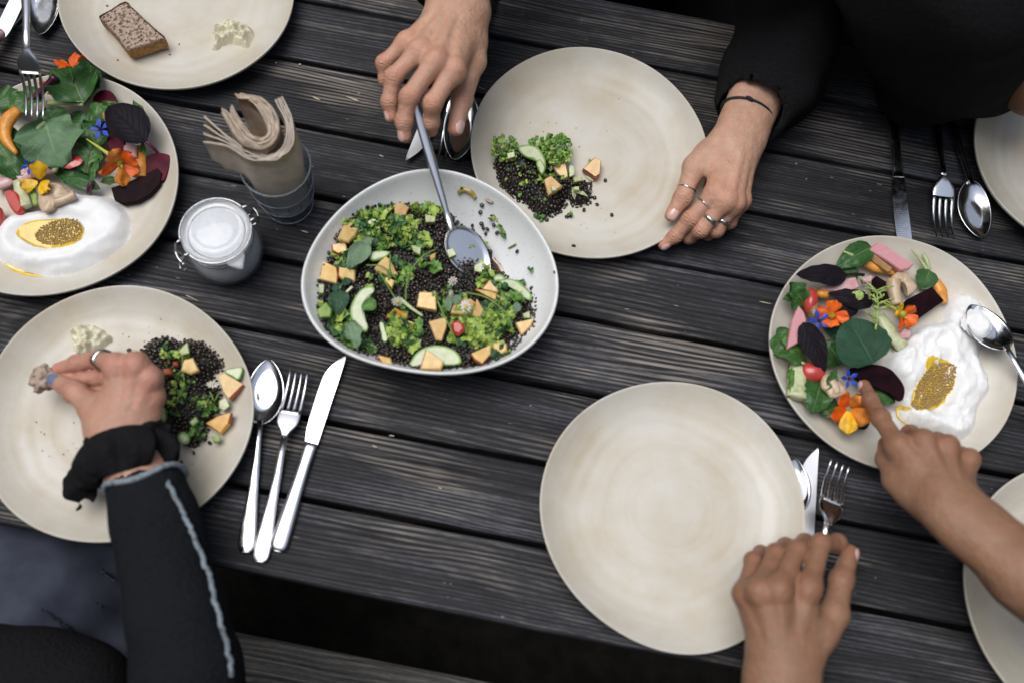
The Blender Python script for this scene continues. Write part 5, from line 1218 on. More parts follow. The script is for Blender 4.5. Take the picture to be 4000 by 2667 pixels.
yo2, yh2, _ = dollop('yoghurt', 'smooth oval of white yoghurt with oil and seeds on the left salad plate', [c1(*p) for p in [(80, 1650), (180, 1625), (300, 1600), (420, 1590), (530, 1455), (640, 1480), (740, 1490), (835, 1500), (920, 1560), (980, 1640), (1000, 1730), (965, 1850), (850, 1960), (700, 2040), (480, 2112), (300, 2105), (120, 2055), (0, 1985), (-50, 1880), (-20, 1760)]], s2, .0195, M_YOG, fn=yfn, edge=.019, rough=.0006, rf=30)
def oil_patch(name, label, poly, hs, dz, m=None, cat='oil'):
    W_ = [drop(x, y, hs, 0) for x, y in poly]; PW2 = [(p[0], p[1]) for p in smooth_poly([tuple(p) for p in W_], 50)]; P = np.array(PW2); lv = max(hs(*P[i]) for i in range(0, 50, 3)) * .35 + min(hs(*P[i]) for i in range(0, 50, 3)) * .65 + dz
    c = P.mean(0); V = []; 
    for f in list(np.linspace(.001, .93, 17)) + [1.0]:
        for p in P: x, y = c + (p - c) * f; V.append((x, y, max(lv - (.0010 if f == 1 else 0), hs(x, y) + (.0005 if f < 1 else -.0004))))
    o = mesh(name, V, grid_faces(18, 50, False, True), m or M_OIL, origin=(c[0], c[1], lv)); return tag(o, label, cat), (lambda x, y: max(lv, hs(x, y)))
_, oil2 = oil_patch('oil', 'yellow oil pooled in the yoghurt hollow of the left salad plate', [c1(*p) for p in [(122, 1790), (160, 1725), (260, 1690), (420, 1685), (560, 1690), (640, 1740), (630, 1830), (560, 1880), (430, 1898), (300, 1895), (190, 1850)]], yh2, .0012)
seed_patch('mustard_seeds', 'oval patch of mustard seeds in the left yoghurt', [c1(*p) for p in [(275, 1800), (320, 1740), (440, 1690), (560, 1680), (612, 1710), (625, 1790), (600, 1840), (500, 1868), (380, 1872), (300, 1850)]], oil2, rs5, r=.00125, n=1500, dz=.0005)
oil_patch('oil', 'yellow oil seeping along the lower edge of the left yoghurt', [c1(*p) for p in [(40, 1990), (120, 2050), (240, 2105), (330, 2118), (200, 2110), (90, 2070), (38, 2020)]], s2, .0012)
Q = dict(surf=s2)
leaf('spinach_leaf', 'big dark spinach leaf at the top of the left salad', c1(640, 800), c1(520, 490), 175, s2, .030, .034, M_SPIN, 'round', cup=.35, arch=.12, wave=.10, seed=1, stem=c1(365, 790), stem_m=M_PALEST, sr=.0032)
leaf('spinach_leaf', 'second dark spinach leaf right of the big one at the top', c1(660, 760), c1(740, 530), 90, s2, .026, .028, M_SPIN, 'round', cup=.4, wave=.12, seed=2)
leaf('broad_leaf', 'broad blue-green leaf in the middle of the left salad', c1(345, 930), c1(470, 1285), 235, s2, .034, .026, M_KALE, 'round', cup=.2, arch=.10, wave=.13, seed=3, stem=c1(190, 1110), stem_m=M_PALEST, sr=.003, lobes=4)
leaf('spinach_leaf', 'glossy dark leaf cut by the left edge of the picture', c1(-70, 1020), c1(180, 1350), 170, s2, .022, .020, M_SPIN, 'round', wave=.10, seed=4)
leaf('spinach_leaf', 'dark leaf left of the carrot in the left salad', c1(120, 820), c1(-60, 720), 110, s2, .018, .022, M_SPIN, wave=.12, seed=5)
leaf('chard_leaf', 'red-veined leaf behind the fork tines', c1(330, 700), c1(60, 880), 100, s2, .020, .024, M_CHARD, wave=.1, seed=6)
leaf('spinach_leaf', 'dark leaf between fork and broad blue-green leaf', c1(440, 960), c1(350, 830), 120, s2, .020, .026, M_SPIN, 'round', wave=.12, seed=7)
leaf('chard_leaf', 'red-veined leaf above the purple basil leaf', c1(690, 940), c1(920, 800), 95, s2, .022, .024, M_CHARD, wave=.14, lobes=5, seed=8)
leaf('chard_leaf', 'green leaf under the blue flower in the left salad', c1(760, 1150), c1(640, 930), 105, s2, .018, .022, M_SPIN, wave=.14, lobes=4, seed=9)
leaf('spinach_leaf', 'dark leaf behind the orange flower spur', c1(660, 1330), c1(730, 1060), 110, s2, .016, .018, M_CHARD, wave=.12, seed=10)
leaf('basil_leaf', 'large purple basil leaf on the right of the left salad', c1(1120, 1085), c1(825, 815), 145, s2, .034, .036, M_PURP, cup=.30, arch=.08, wave=.05, seed=11, stem=c1(1212, 1178), stem_m=M_PURST, sr=.0018)
leaf('chard_leaf', 'pointed green leaf behind the purple basil leaf', c1(1130, 1000), c1(1018, 768), 52, s2, .018, .026, M_CHARD, 'long', wave=.12, lobes=4, seed=12)
leaf('spinach_leaf', 'long dark leaf lying along the yoghurt', c1(770, 1450), c1(470, 1370), 60, s2, .014, .016, M_SPIN, 'long', wave=.05, seed=13)
leaf('chard_leaf', 'narrow red-stemmed leaf below the orange flower', c1(700, 1400), c1(755, 1210), 34, s2, .022, .024, M_CHARD, 'long', wave=.12, seed=14, stem=c1(680, 1482), stem_m=M_PURST, sr=.0028)
leaf('chard_leaf', 'small green leaf left of the dark beet slab', c1(930, 1395), c1(760, 1395), 34, s2, .014, .012, M_CHARD, 'long', wave=.1, seed=15)
leaf('spinach_leaf', 'wide dark leaf under the red petal of the left salad', c1(640, 1380), c1(420, 1290), 95, s2, .010, .012, M_SPIN, 'round', wave=.08, seed=16)
leaf('spinach_leaf', 'green strip leaf beside the second carrot', c1(1110, 1220), c1(1090, 1080), 24, s2, .014, .016, M_GRN, 'long', seed=17)
leaf('spinach_leaf', 'dark leaf at the far left under the carrot', c1(40, 1300), c1(-30, 1010), 130, s2, .012, .016, M_GRN, 'round', wave=.1, seed=18)
leaf('spinach_leaf', 'dark leaf behind the red-veined leaves at top centre', c1(500, 900), c1(640, 1080), 130, s2, .010, .010, M_SPIN, 'round', wave=.1, seed=19)
leaf('spinach_leaf', 'shaded leaf under the upper beet slice', c1(780, 900), c1(900, 1000), 110, s2, .008, .008, M_CHARD, 'round', wave=.1, seed=20)
stick('purple_stalk', 'shiny purple stalk slanting under the fork', [c1(60, 860), c1(240, 770), c1(430, 590)], [.0022, .0040, .0045], s2, [.02, .026, .034], M_PURST, 'stalk')
flower('orange nasturtium at the top edge of the left salad plate', c1(545, 515), s2, .044, .0195, [M_ORANGE, M_ORANGE], n=4, tilt=(-.1, .5, .8), rot=.8)
flower('orange nasturtium petals half hidden below the spinach leaf', c1(400, 690), s2, .022, .014, [M_ORANGE], n=3, tilt=(0, .2, 1), rot=.3)
BT = [M_BEET, M_BEETD]
slab('beet_slice', 'dark red beet slice behind the spinach leaf', 'beet', smooth_poly([c1(*p) for p in [(715, 740), (770, 692), (840, 695), (885, 745), (890, 795), (800, 790), (720, 790)]], 24), s2, .010, .006, BT, bev=.001)
slab('beet_slice', 'dark red beet slice under the purple basil leaf', 'beet', smooth_poly([c1(*p) for p in [(815, 1080), (850, 1020), (920, 1030), (955, 1090), (930, 1165), (850, 1165)]], 24), s2, .012, .008, BT, bev=.001)
slab('beet_slice', 'glossy crimson beet slice by the plate rim of the left salad', 'beet', smooth_poly([c1(*p) for p in [(1105, 1250), (1130, 1195), (1200, 1170), (1290, 1185), (1305, 1230), (1280, 1330), (1240, 1390), (1150, 1370), (1105, 1310)]], 30), s2, .004, .007, BT, bev=.0008, rim=None, tilt=(-.1, .1))
slab('beet_slab', 'thick near-black beet slab at the right of the left yoghurt', 'beet', [c1(*p) for p in [(850, 1440), (1000, 1385), (1205, 1288), (1242, 1330), (1225, 1410), (1150, 1490), (1050, 1545), (940, 1562), (875, 1530)]], s2, .004, .009, [M_BEETD, M_BEETD], bev=.0008, tilt=(-.05, .12))
slab('radish_piece', 'pink and white radish piece beside the orange flower', 'radish', [c1(*p) for p in [(945, 1110), (1000, 1092), (1045, 1110), (1042, 1200), (990, 1190), (940, 1170)]], s2, .014, .010, [M_PINKP, M_PINK], bev=.0015)
stick('radish_strip', 'long pale pink radish strip above the yellow petals', [c1(140, 1360), c1(260, 1310), c1(440, 1285)], [.0095, .0085, .0055], s2, [.016, .018, .018], M_PINKP, 'radish', flat=(1, .55))
stick('radish_strip', 'pink radish end at the left edge below the dark leaf', [c1(-40, 1420), c1(60, 1390), c1(100, 1375)], [.008, .0075, .005], s2, .012, M_PINKP, 'radish', flat=(1, .6))
stick('carrot', 'curved orange baby carrot at the left edge', [c1(140, 842), c1(75, 905), c1(38, 985), c1(52, 1080), c1(128, 1178)], [.0060, .0082, .0080, .0060, .0022], s2, [.036, .036, .036, .036, .036], M_CARROT, 'carrot', flat=(1, .8))
stick('carrot', 'orange carrot wedge between basil leaf and beet', [c1(1055, 1125), c1(1078, 1220), c1(1068, 1355)], [.0048, .0062, .0085], s2, [.014, .014, .012], M_CARROT, 'carrot', flat=(1, .7))
leaf('radish_slice', 'red petal-shaped radish slice below the broad leaf', c1(455, 1225), c1(632, 1240), 66, s2, .024, .024, M_RED, 'round', cup=-.25, arch=.06, wave=.03, seed=21, cat='radish')
slab('radish_piece', 'red radish wedge at the left end of the yoghurt', 'radish', smooth_poly([c1(*p) for p in [(25, 1470), (80, 1448), (140, 1490), (168, 1590), (130, 1640), (70, 1580)]], 26), s2, .006, .014, [M_RED, M_RED], bev=.003, tilt=(.1, .1))
slab('radish_piece', 'red radish sliver cut by the left picture edge', 'radish', smooth_poly([c1(*p) for p in [(-40, 1590), (0, 1585), (16, 1650), (0, 1720), (-40, 1720)]], 20), s2, .006, .012, [M_RED, M_RED], bev=.003)
flower('large orange and apricot nasturtium with yellow spur in the left salad', c1(930, 1255), s2, .028, .0225, [M_APRICOT, M_ORANGE, M_ORANGE, M_APRICOT, M_ORANGE], n=5, tilt=(.45, -.7, .45), rot=.5, spur=(c1(662, 1066), .040))
flower('yellow nasturtium petals above the mushroom on the left plate', c1(300, 1390), s2, .026, .020, [M_YELLOW, M_YELLOW], n=3, tilt=(-.1, -.2, 1), rot=2.9)
flower('small blue borage flower in the middle of the left salad', c1(770, 992), s2, .032, .0125, [M_BLUE, M_PURST], n=5, tilt=(0, -.2, 1), kind='borage')
flower('small blue borage flower on the pink radish strip', c1(225, 1275), s2, .030, .0095, [M_BLUE, M_PURST], n=5, tilt=(0, -.6, .7), kind='borage')
stick('celery_stick', 'pale celery stick above the left end of the yoghurt', [c1(150, 1385), c1(165, 1480), c1(190, 1590)], [.0075, .0075, .0085], s2, [.014, .014, .016], M_CELERYPALE, 'celery', flat=(1, .55))
stick('celery_stick', 'thin green celery strip beside the mushroom', [c1(245, 1440), c1(262, 1500), c1(275, 1570)], [.0035, .004, .003], s2, [.016, .016, .018], M_CELERY, 'celery', flat=(1, .6))
def mushroom(label, cap_poly, stem_pts, stem_r, surf, z, th, m=None, zs=None):
    c = drop(*cap_poly[0], surf, z); t = thing('mushroom', label, 'mushroom', c)
    W_ = [drop(x, y, surf, z + th) for x, y in smooth_poly(cap_poly, 40)]; P = np.array([tuple(p) for p in W_]); cc = P.mean(0); V = []
    for f, dz in ((.001, .0015), (.35, .0022), (.65, .0016), (.88, .0006), (1.0, -.001), (1.0, -th * .7), (.9, -th)):
        for i, p in enumerate(P):
            q = cc + (p - cc) * f; V.append((q[0], q[1], q[2] + dz + .0009 * math.sin(i * .94) * f + .0007 * fbm(i * .7, f * 3)))
    mesh('cap', V, grid_faces(7, 40, False, True), m or M_MUSH, t)
    S = [drop(p[0], p[1], surf, zz) for p, zz in zip(stem_pts, zs or [z + th] * len(stem_pts))]; V, F = tube(catmull([tuple(p) for p in S], 14), list(np.interp(np.linspace(0, 1, 14), np.linspace(0, 1, len(stem_r)), stem_r)), 10); mesh('stem', V, F, m or M_MUSH, t); return t
mushroom('pale oyster mushroom lying on the left yoghurt', [c1(*p) for p in [(292, 1560), (300, 1470), (350, 1410), (420, 1395), (490, 1430), (530, 1480), (500, 1540), (430, 1560), (400, 1600), (330, 1622)]], [c1(420, 1550), c1(490, 1530), c1(575, 1490)], [.0055, .0045, .0055], s2, .020, .006)
mushroom('brown mushroom sliver under the purple basil leaf', [c1(*p) for p in [(782, 870), (800, 850), (815, 880), (822, 930), (800, 930)]], [c1(800, 870), c1(806, 900), c1(815, 925)], [.003, .003, .002], s2, .024, .006, M_MUSHB)
stick('leaf_stem', 'pale cut leaf stem below the red radish slice', [c1(460, 1235), c1(440, 1270), c1(415, 1312)], [.0022, .0026, .0030], s2, [.026, .025, .022], M_PALEST, 'stalk')
# ---------------------------------------------------------------- right salad plate
rs6 = np.random.default_rng(61); s6 = on_plate('P6')
sc0 = drop(*ce(1180, 1030), s6, .01)
def yfn6(X, Y, D, H_):
    w = vfbm(X * 26, Y * 26, 7, 2); w2 = np.abs(vfbm(X * 40, Y * 40, 2, 2))
    e = drop(*ce(1250, 900), s6, .01); a = math.atan2(e.y - sc0.y, e.x - sc0.x); q = oval(sc0.x, sc0.y, .034, .021, a, X, Y)
    return H_ * (.85 + .30 * w) + (.0018 * (1 - w2) + .0016 * np.clip(1 - np.abs(vfbm(X * 55, Y * 34, 5, 2)) * 2.2, 0, 1) ** 2) * np.clip(D / .006, 0, 1) - .0065 * np.exp(-q ** 4) * (H_ > .003) + .0018 * np.exp(-((q - 1.2) / .2) ** 2)
yo6, yh6, _ = dollop('yoghurt', 'ragged heap of white yoghurt on the right salad plate', [ce(*p) for p in [(1240, 530), (1300, 470), (1400, 478), (1490, 545), (1532, 640), (1480, 760), (1468, 860), (1508, 970), (1502, 1080), (1445, 1190), (1420, 1300), (1330, 1370), (1180, 1330), (1050, 1300), (960, 1270), (915, 1180), (1000, 1115), (960, 1030), (872, 900), (930, 800), (1020, 715), (1090, 655), (1225, 625)]], s6, .0195, M_YOG, fn=yfn6, edge=.015, rough=.0012, rf=40)
_, oil6 = oil_patch('oil', 'yellow oil round the mustard seeds of the right plate', [ce(*p) for p in [(1130, 850), (1200, 845), (1290, 885), (1312, 960), (1280, 1080), (1190, 1165), (1060, 1180), (1025, 1110), (1070, 1010), (1120, 940)]], yh6, .0012)
seed_patch('mustard_seeds', 'patch of mustard seeds in the right yoghurt', [ce(*p) for p in [(1130, 935), (1200, 888), (1288, 900), (1302, 960), (1272, 1060), (1180, 1150), (1060, 1172), (1048, 1100), (1080, 1010)]], oil6, rs6, r=.00125, n=1500, dz=.0013)
oil_patch('oil', 'yellow oil smear left of the pointing finger on the yoghurt', [ce(*p) for p in [(930, 1165), (990, 1150), (1060, 1200), (1120, 1260), (1080, 1290), (990, 1270), (940, 1220)]], yh6, .0010)
leaf('basil_leaf', 'dark purple leaf with a curled tail at the top of the right salad', ce(640, 350), ce(328, 350), 85, s6, .028, .026, M_PURP, cup=-.35, arch=.06, wave=.05, seed=31, stem=ce(742, 352), stem_m=M_PURP, sr=.0018)
RK = [M_PINK, M_PINK]
slab('radish_strip', 'bright pink radish strip at the top of the right plate', 'radish', [ce(*p) for p in [(775, 195), (830, 152), (870, 165), (1050, 288), (1030, 310), (975, 325), (880, 262)]], s6, .010, .009, RK, bev=.0015, tilt=(0, .05))
slab('radish_strip', 'pink radish strip below the dark curled leaf', 'radish', [ce(*p) for p in [(482, 430), (600, 372), (698, 364), (720, 420), (645, 466), (550, 450), (488, 452)]], s6, .014, .009, [M_PINKP, M_PINK], bev=.0015)
slab('radish_strip', 'upright pink radish strip on the left of the right plate', 'radish', [ce(*p) for p in [(272, 808), (298, 640), (345, 535), (378, 575), (395, 625), (352, 760)]], s6, .020, .008, RK, bev=.0015)
slab('rhubarb_strip', 'amber translucent strip beside the pink radish strip', 'rhubarb', [ce(*p) for p in [(742, 225), (768, 194), (920, 308), (912, 330), (885, 332)]], s6, .012, .007, [simple('amber_strip', (.36, .19, .06), .3, .2, 90, coat=.4)] * 2, bev=.001)
stick('carrot', 'small orange carrot at the top of the right plate', [ce(750, 272), ce(820, 305), ce(930, 345)], [.0058, .0068, .0022], s6, [.012, .012, .010], M_CARROT, 'carrot', flat=(1, .75))
stick('green_stalk', 'pale green carrot stem at the top of the right plate', [ce(620, 208), ce(690, 240), ce(760, 275)], [.0012, .0020, .0030], s6, [.016, .015, .013], M_PALEST, 'stalk')
stick('carrot', 'carrot half hidden behind the black beet slab', [ce(1182, 385), ce(1215, 450), ce(1240, 525)], [.0050, .0075, .0040], s6, [.010, .010, .010], M_CARROT, 'carrot', flat=(1, .7))
leaf('spinach_leaf', 'dark green leaf behind the amber strip', ce(790, 182), ce(570, 310), 95, s6, .012, .012, M_SPIN, wave=.08, seed=32)
leaf('spinach_leaf', 'dark green leaf right of the curled purple leaf', ce(620, 310), ce(700, 390), 70, s6, .010, .012, M_SPIN, 'round', wave=.08, seed=33)
leaf('spinach_leaf', 'crumpled dark green leaf at the left rim of the right plate', ce(385, 570), ce(290, 400), 105, s6, .016, .022, M_SPIN, 'round', wave=.16, lobes=4, seed=34)
leaf('spinach_leaf', 'pointed green leaf touching the left rim of the right plate', ce(350, 480), ce(246, 505), 44, s6, .016, .012, M_SPIN, seed=35)
leaf('spinach_leaf', 'square-cut green leaf at the upper right of the salad', ce(1145, 322), ce(1095, 440), 88, s6, .012, .010, M_SPIN, 'round', cup=.05, wave=.04, seed=36, stem=ce(1108, 226), stem_m=M_PALEST, sr=.0022)
stick('leaf_stem', 'thin pale stem at the upper right of the salad', [ce(1036, 196), ce(1085, 255), ce(1130, 318)], [.0010, .0016, .0018], s6, [.012, .012, .012], M_PALEST, 'stalk')
mushroom('sliced mushroom with long brown stem in the right salad', [ce(*p) for p in [(905, 375), (970, 325), (1040, 370), (1072, 430), (1020, 478), (1000, 420), (960, 390), (930, 400)]], [ce(925, 385), ce(925, 450), ce(945, 535)], [.0085, .0075, .0070], s6, .010, .007, zs=[.016, .016, .014])
slab('beet_slice', 'dark red pointed beet slice beside the sliced mushroom', 'beet', [ce(*p) for p in [(795, 430), (800, 375), (820, 355), (880, 390), (915, 450), (910, 520), (850, 520), (795, 500)]], s6, .010, .006, [M_BEETD, M_BEETD], bev=.0008)
slab('beet_slab', 'long black beet slab at the top of the right yoghurt', 'beet', [ce(*p) for p in [(955, 560), (1010, 500), (1162, 424), (1237, 508), (1150, 570), (1062, 632), (1000, 632)]], s6, .008, .009, [M_BEETD, M_BEETD], bev=.0008, tilt=(0, .05))
slab('beet_slab', 'wide black beet slice beside the pointing finger', 'beet', smooth_poly([ce(*p) for p in [(650, 930), (720, 905), (805, 895), (890, 915), (945, 960), (995, 1040), (975, 1120), (900, 1075), (800, 1030), (700, 985)]], 36), s6, .022, .005, [M_BEETD, M_BEETD], bev=.0008)
def ball(name, label, px, surf, z, s, m, cat, seed=0):
    c = drop(*px, surf, z); bm = bmesh.new(); bmesh.ops.create_icosphere(bm, subdivisions=3, radius=1.0); V = np.array([v.co[:] for v in bm.verts]); F = [[v.index for v in f.verts] for f in bm.faces]; bm.free()
    V = V * np.array([1 + .08 * fbm(v[0] + seed, v[1], v[2]) for v in V])[:, None] * np.array(s); return tag(mesh(name, V + np.array(c), F, m, origin=c - Vector((0, 0, s[2]))), label, cat)
ball('radish', 'red radish half standing by the left rim of the right plate', ce(415, 512), s6, .020, (.0085, .0155, .010), M_RED, 'radish')
ball('radish', 'round red radish below the dark basil leaf', ce(430, 945), s6, .016, (.0145, .0115, .010), M_RED, 'radish', 3)
nf = flower('orange nasturtium with dark eye in the upper part of the right salad', ce(545, 595), s6, .032, .0190, [M_ORANGE], n=4, tilt=(0, -.15, 1), rot=.75)
ec = drop(*ce(548, 600), s6, .037); mesh('centre', ICO_V * np.array([.0048, .0045, .003]) + np.array(ec), ICO_F, simple('flower_eye', (.45, .22, .005), .7, .5, 600, col2=(.05, .015, .003)), nf)
flower('yellow and orange nasturtium in front of the black beet slab', ce(985, 598), s6, .028, .0185, [M_ORANGE, M_YELLOW, M_ORANGE, M_ORANGE], n=4, tilt=(.25, -.35, .8), rot=.35, spur=(ce(845, 512), .034))
flower('orange nasturtium under the pointing finger', ce(650, 1170), s6, .026, .0235, [M_APRICOT, M_ORANGE, M_ORANGE, M_YELLOW, M_APRICOT], n=5, tilt=(-.1, -.35, .9), rot=.2)
flower('blue borage flower beside the orange nasturtium of the right plate', ce(470, 632), s6, .032, .0125, [M_BLUE, M_PURST], n=5, tilt=(0, -.3, 1), kind='borage')
flower('blue borage flower at the fingertip', ce(652, 985), s6, .034, .0110, [M_BLUE, M_PURST], n=5, tilt=(.3, -.2, 1), kind='borage')
leaf('basil_leaf', 'dark purple basil leaf hanging down the left of the right salad', ce(375, 640), ce(505, 948), 105, s6, .034, .024, M_PURP, cup=-.2, arch=.06, wave=.05, seed=41)
leaf('basil_leaf', 'dark purple leaf between the flower and the beet slice', ce(800, 525), ce(520, 470), 80, s6, .026, .026, M_PURP, cup=-.2, wave=.06, seed=42)
leaf('basil_leaf', 'dark purple leaf tucked below the first dark leaf', ce(700, 590), ce(580, 480), 80, s6, .022, .024, M_PURP, 'round', cup=-.2, seed=43)
leaf('nasturtium_leaf', 'large round dark green leaf in the middle of the right salad', ce(800, 893), ce(640, 625), 225, s6, .038, .038, M_NAST, 'round', cup=.05, arch=.03, wave=.03, seed=44)
M_FRISEE = simple('pale_frisee', (.34, .46, .12), .5, .2, 120)
fr = MB(); t = thing('frisee', 'feathery pale green frisee above the round dark leaf', 'lettuce', drop(*ce(822, 690), s6, .03))
spine = catmull([tuple(drop(*ce(*p), s6, z)) for p, z in (((815, 690), .042), ((825, 600), .046), ((830, 520), .044), ((822, 450), .038))], 14)
V, F = tube(spine, [.0013] * 8 + [.0009] * 6, 6); fr.add(V, F)
for i in range(2, 14):
    for sg in (1, -1):
        if rs6.random() < .45: continue
        p = Vector(spine[i]); tg_ = (Vector(spine[min(13, i + 1)]) - Vector(spine[i - 1])).normalized(); sd = Vector((-tg_.y, tg_.x, 0)) * sg; ln = rs6.uniform(.006, .020)
        q1 = p + sd * ln * .5 + tg_ * ln * .35 + Vector((0, 0, .003)); q2 = p + sd * ln + tg_ * ln * rs6.uniform(.3, .9) + Vector((0, 0, rs6.uniform(-.003, .003)))
        V, F = tube([tuple(p), tuple(q1), tuple(q2)], [.0011, .0012, .0003], 5); fr.add(V, F)
        for k in range(3):
            a = p.lerp(q2, .4 + .25 * k); d = sd * rs6.uniform(-.3, 1) + tg_ * rs6.uniform(-.6, 1); V, F = tube([tuple(a), tuple(a + d * .004 + Vector((0, 0, .001))), tuple(a + d * .007)], [.0010, .0011, .0003], 5); fr.add(V, F)
fr.build('frond', M_FRISEE, t)
leaf('chard_leaf', 'green leaf with purple veins overhanging the left rim', ce(300, 690), ce(185, 840), 92, s6, .020, .016, M_CHARD, 'round', wave=.10, lobes=4, seed=45)
leaf('chard_leaf', 'green leaf curling under the purple-veined leaf', ce(400, 885), ce(195, 835), 56, s6, .016, .018, M_CHARD, wave=.12, lobes=4, seed=46)
leaf('chard_leaf', 'green leaf filling the left side under the pink strip', ce(380, 780), ce(230, 760), 100, s6, .012, .012, M_GRN, 'round', wave=.10, seed=47)
stick('celery_stick', 'thick white celery stick at the lower left of the right plate', [ce(340, 885), ce(335, 990), ce(330, 1100)], [.0095, .0105, .0115], s6, [.014, .012, .010], M_CELERYPALE, 'celery', flat=(1, .5))
leaf('celery_leaf', 'green leaf edge behind the white celery stick', ce(290, 890), ce(285, 1090), 30, s6, .008, .008, M_GRN, 'long', wave=.12, lobes=6, seed=48)
stick('celery_stick', 'pale stalk between round leaf and yoghurt', [ce(840, 600), ce(900, 690), ce(985, 795)], [.0060, .0085, .0085], s6, [.016, .014, .012], M_CELERYPALE, 'celery', flat=(1, .55))
mushroom('pale mushroom slice below the round red radish', [ce(*p) for p in [(488, 985), (520, 950), (580, 975), (630, 1030), (640, 1070), (590, 1095), (545, 1100), (515, 1060), (490, 1040)]], [ce(545, 1000), ce(565, 1040), ce(580, 1075)], [.0055, .0055, .004], s6, .022, .006)
leaf('spinach_leaf', 'dark leaf at the lower left beside the celery stick', ce(480, 1000), ce(420, 1195), 110, s6, .016, .012, M_SPIN, 'round', wave=.10, seed=49)
leaf('spinach_leaf', 'dark leaf under the lower orange flower', ce(600, 1150), ce(480, 1200), 80, s6, .014, .010, M_SPIN, wave=.1, seed=50)
leaf('arugula_leaf', 'small jagged leaf lying on the mushroom slice', ce(570, 930), ce(515, 1060), 36, s6, .030, .028, M_SPIN, 'long', wave=.08, lobes=5, seed=51)
leaf('spinach_leaf', 'dark leaf showing right of the pointing finger', ce(790, 1060), ce(935, 1130), 66, s6, .018, .016, M_SPIN, 'round', wave=.06, seed=52)
leaf('spinach_leaf', 'shadowed leaf under the round dark leaf', ce(600, 900), ce(500, 750), 120, s6, .010, .012, M_SPIN, 'round', wave=.1, seed=53)
leaf('spinach_leaf', 'shadowed leaf below the orange flower with dark eye', ce(640, 700), ce(480, 580), 130, s6, .010, .014, M_NAST, 'round', wave=.1, seed=54)
leaf('basil_leaf', 'black leaf edge under the lower orange flower', ce(780, 1260), ce(560, 1220), 70, s6, .012, .012, M_PURP, wave=.05, seed=55)
leaf('lettuce_leaf', 'small yellow-green leaf tuft between dark leaves', ce(740, 490), ce(670, 460), 40, s6, .030, .030, M_FRISEE, wave=.2, seed=56)
slab('radish_piece', 'small pink and white radish end beside the pointed beet slice', 'radish', [ce(*p) for p in [(730, 375), (785, 352), (800, 360), (790, 395), (745, 400)]], s6, .012, .008, [M_PINKP, M_PINK], bev=.001)
slab('radish_piece', 'pale pink radish piece at the edge of the yoghurt', 'radish', [ce(*p) for p in [(960, 700), (1010, 668), (1045, 690), (1025, 735), (970, 745)]], s6, .010, .008, [M_PINKP, M_PINK], bev=.001)
ball('roasted_nut', 'brown roasted nut beside the orange nasturtium', ce(440, 575), s6, .024, (.0065, .011, .006), M_MUSHB, 'nut', 5)
ball('carrot_bit', 'orange carrot nub under the pink radish strip', ce(495, 470), s6, .020, (.0085, .0050, .0045), M_CARROT, 'carrot', 6)
dollop('yoghurt_smear', 'white yoghurt left on the spoon of the right plate', [ce(*p) for p in [(1385, 575), (1440, 560), (1505, 600), (1530, 660), (1500, 740), (1440, 740), (1390, 700), (1350, 660)]], lambda x, y: s6(x, y) + .0225, .0060, M_YOG, cat='yoghurt', edge=.010, rough=.0012, rf=70)
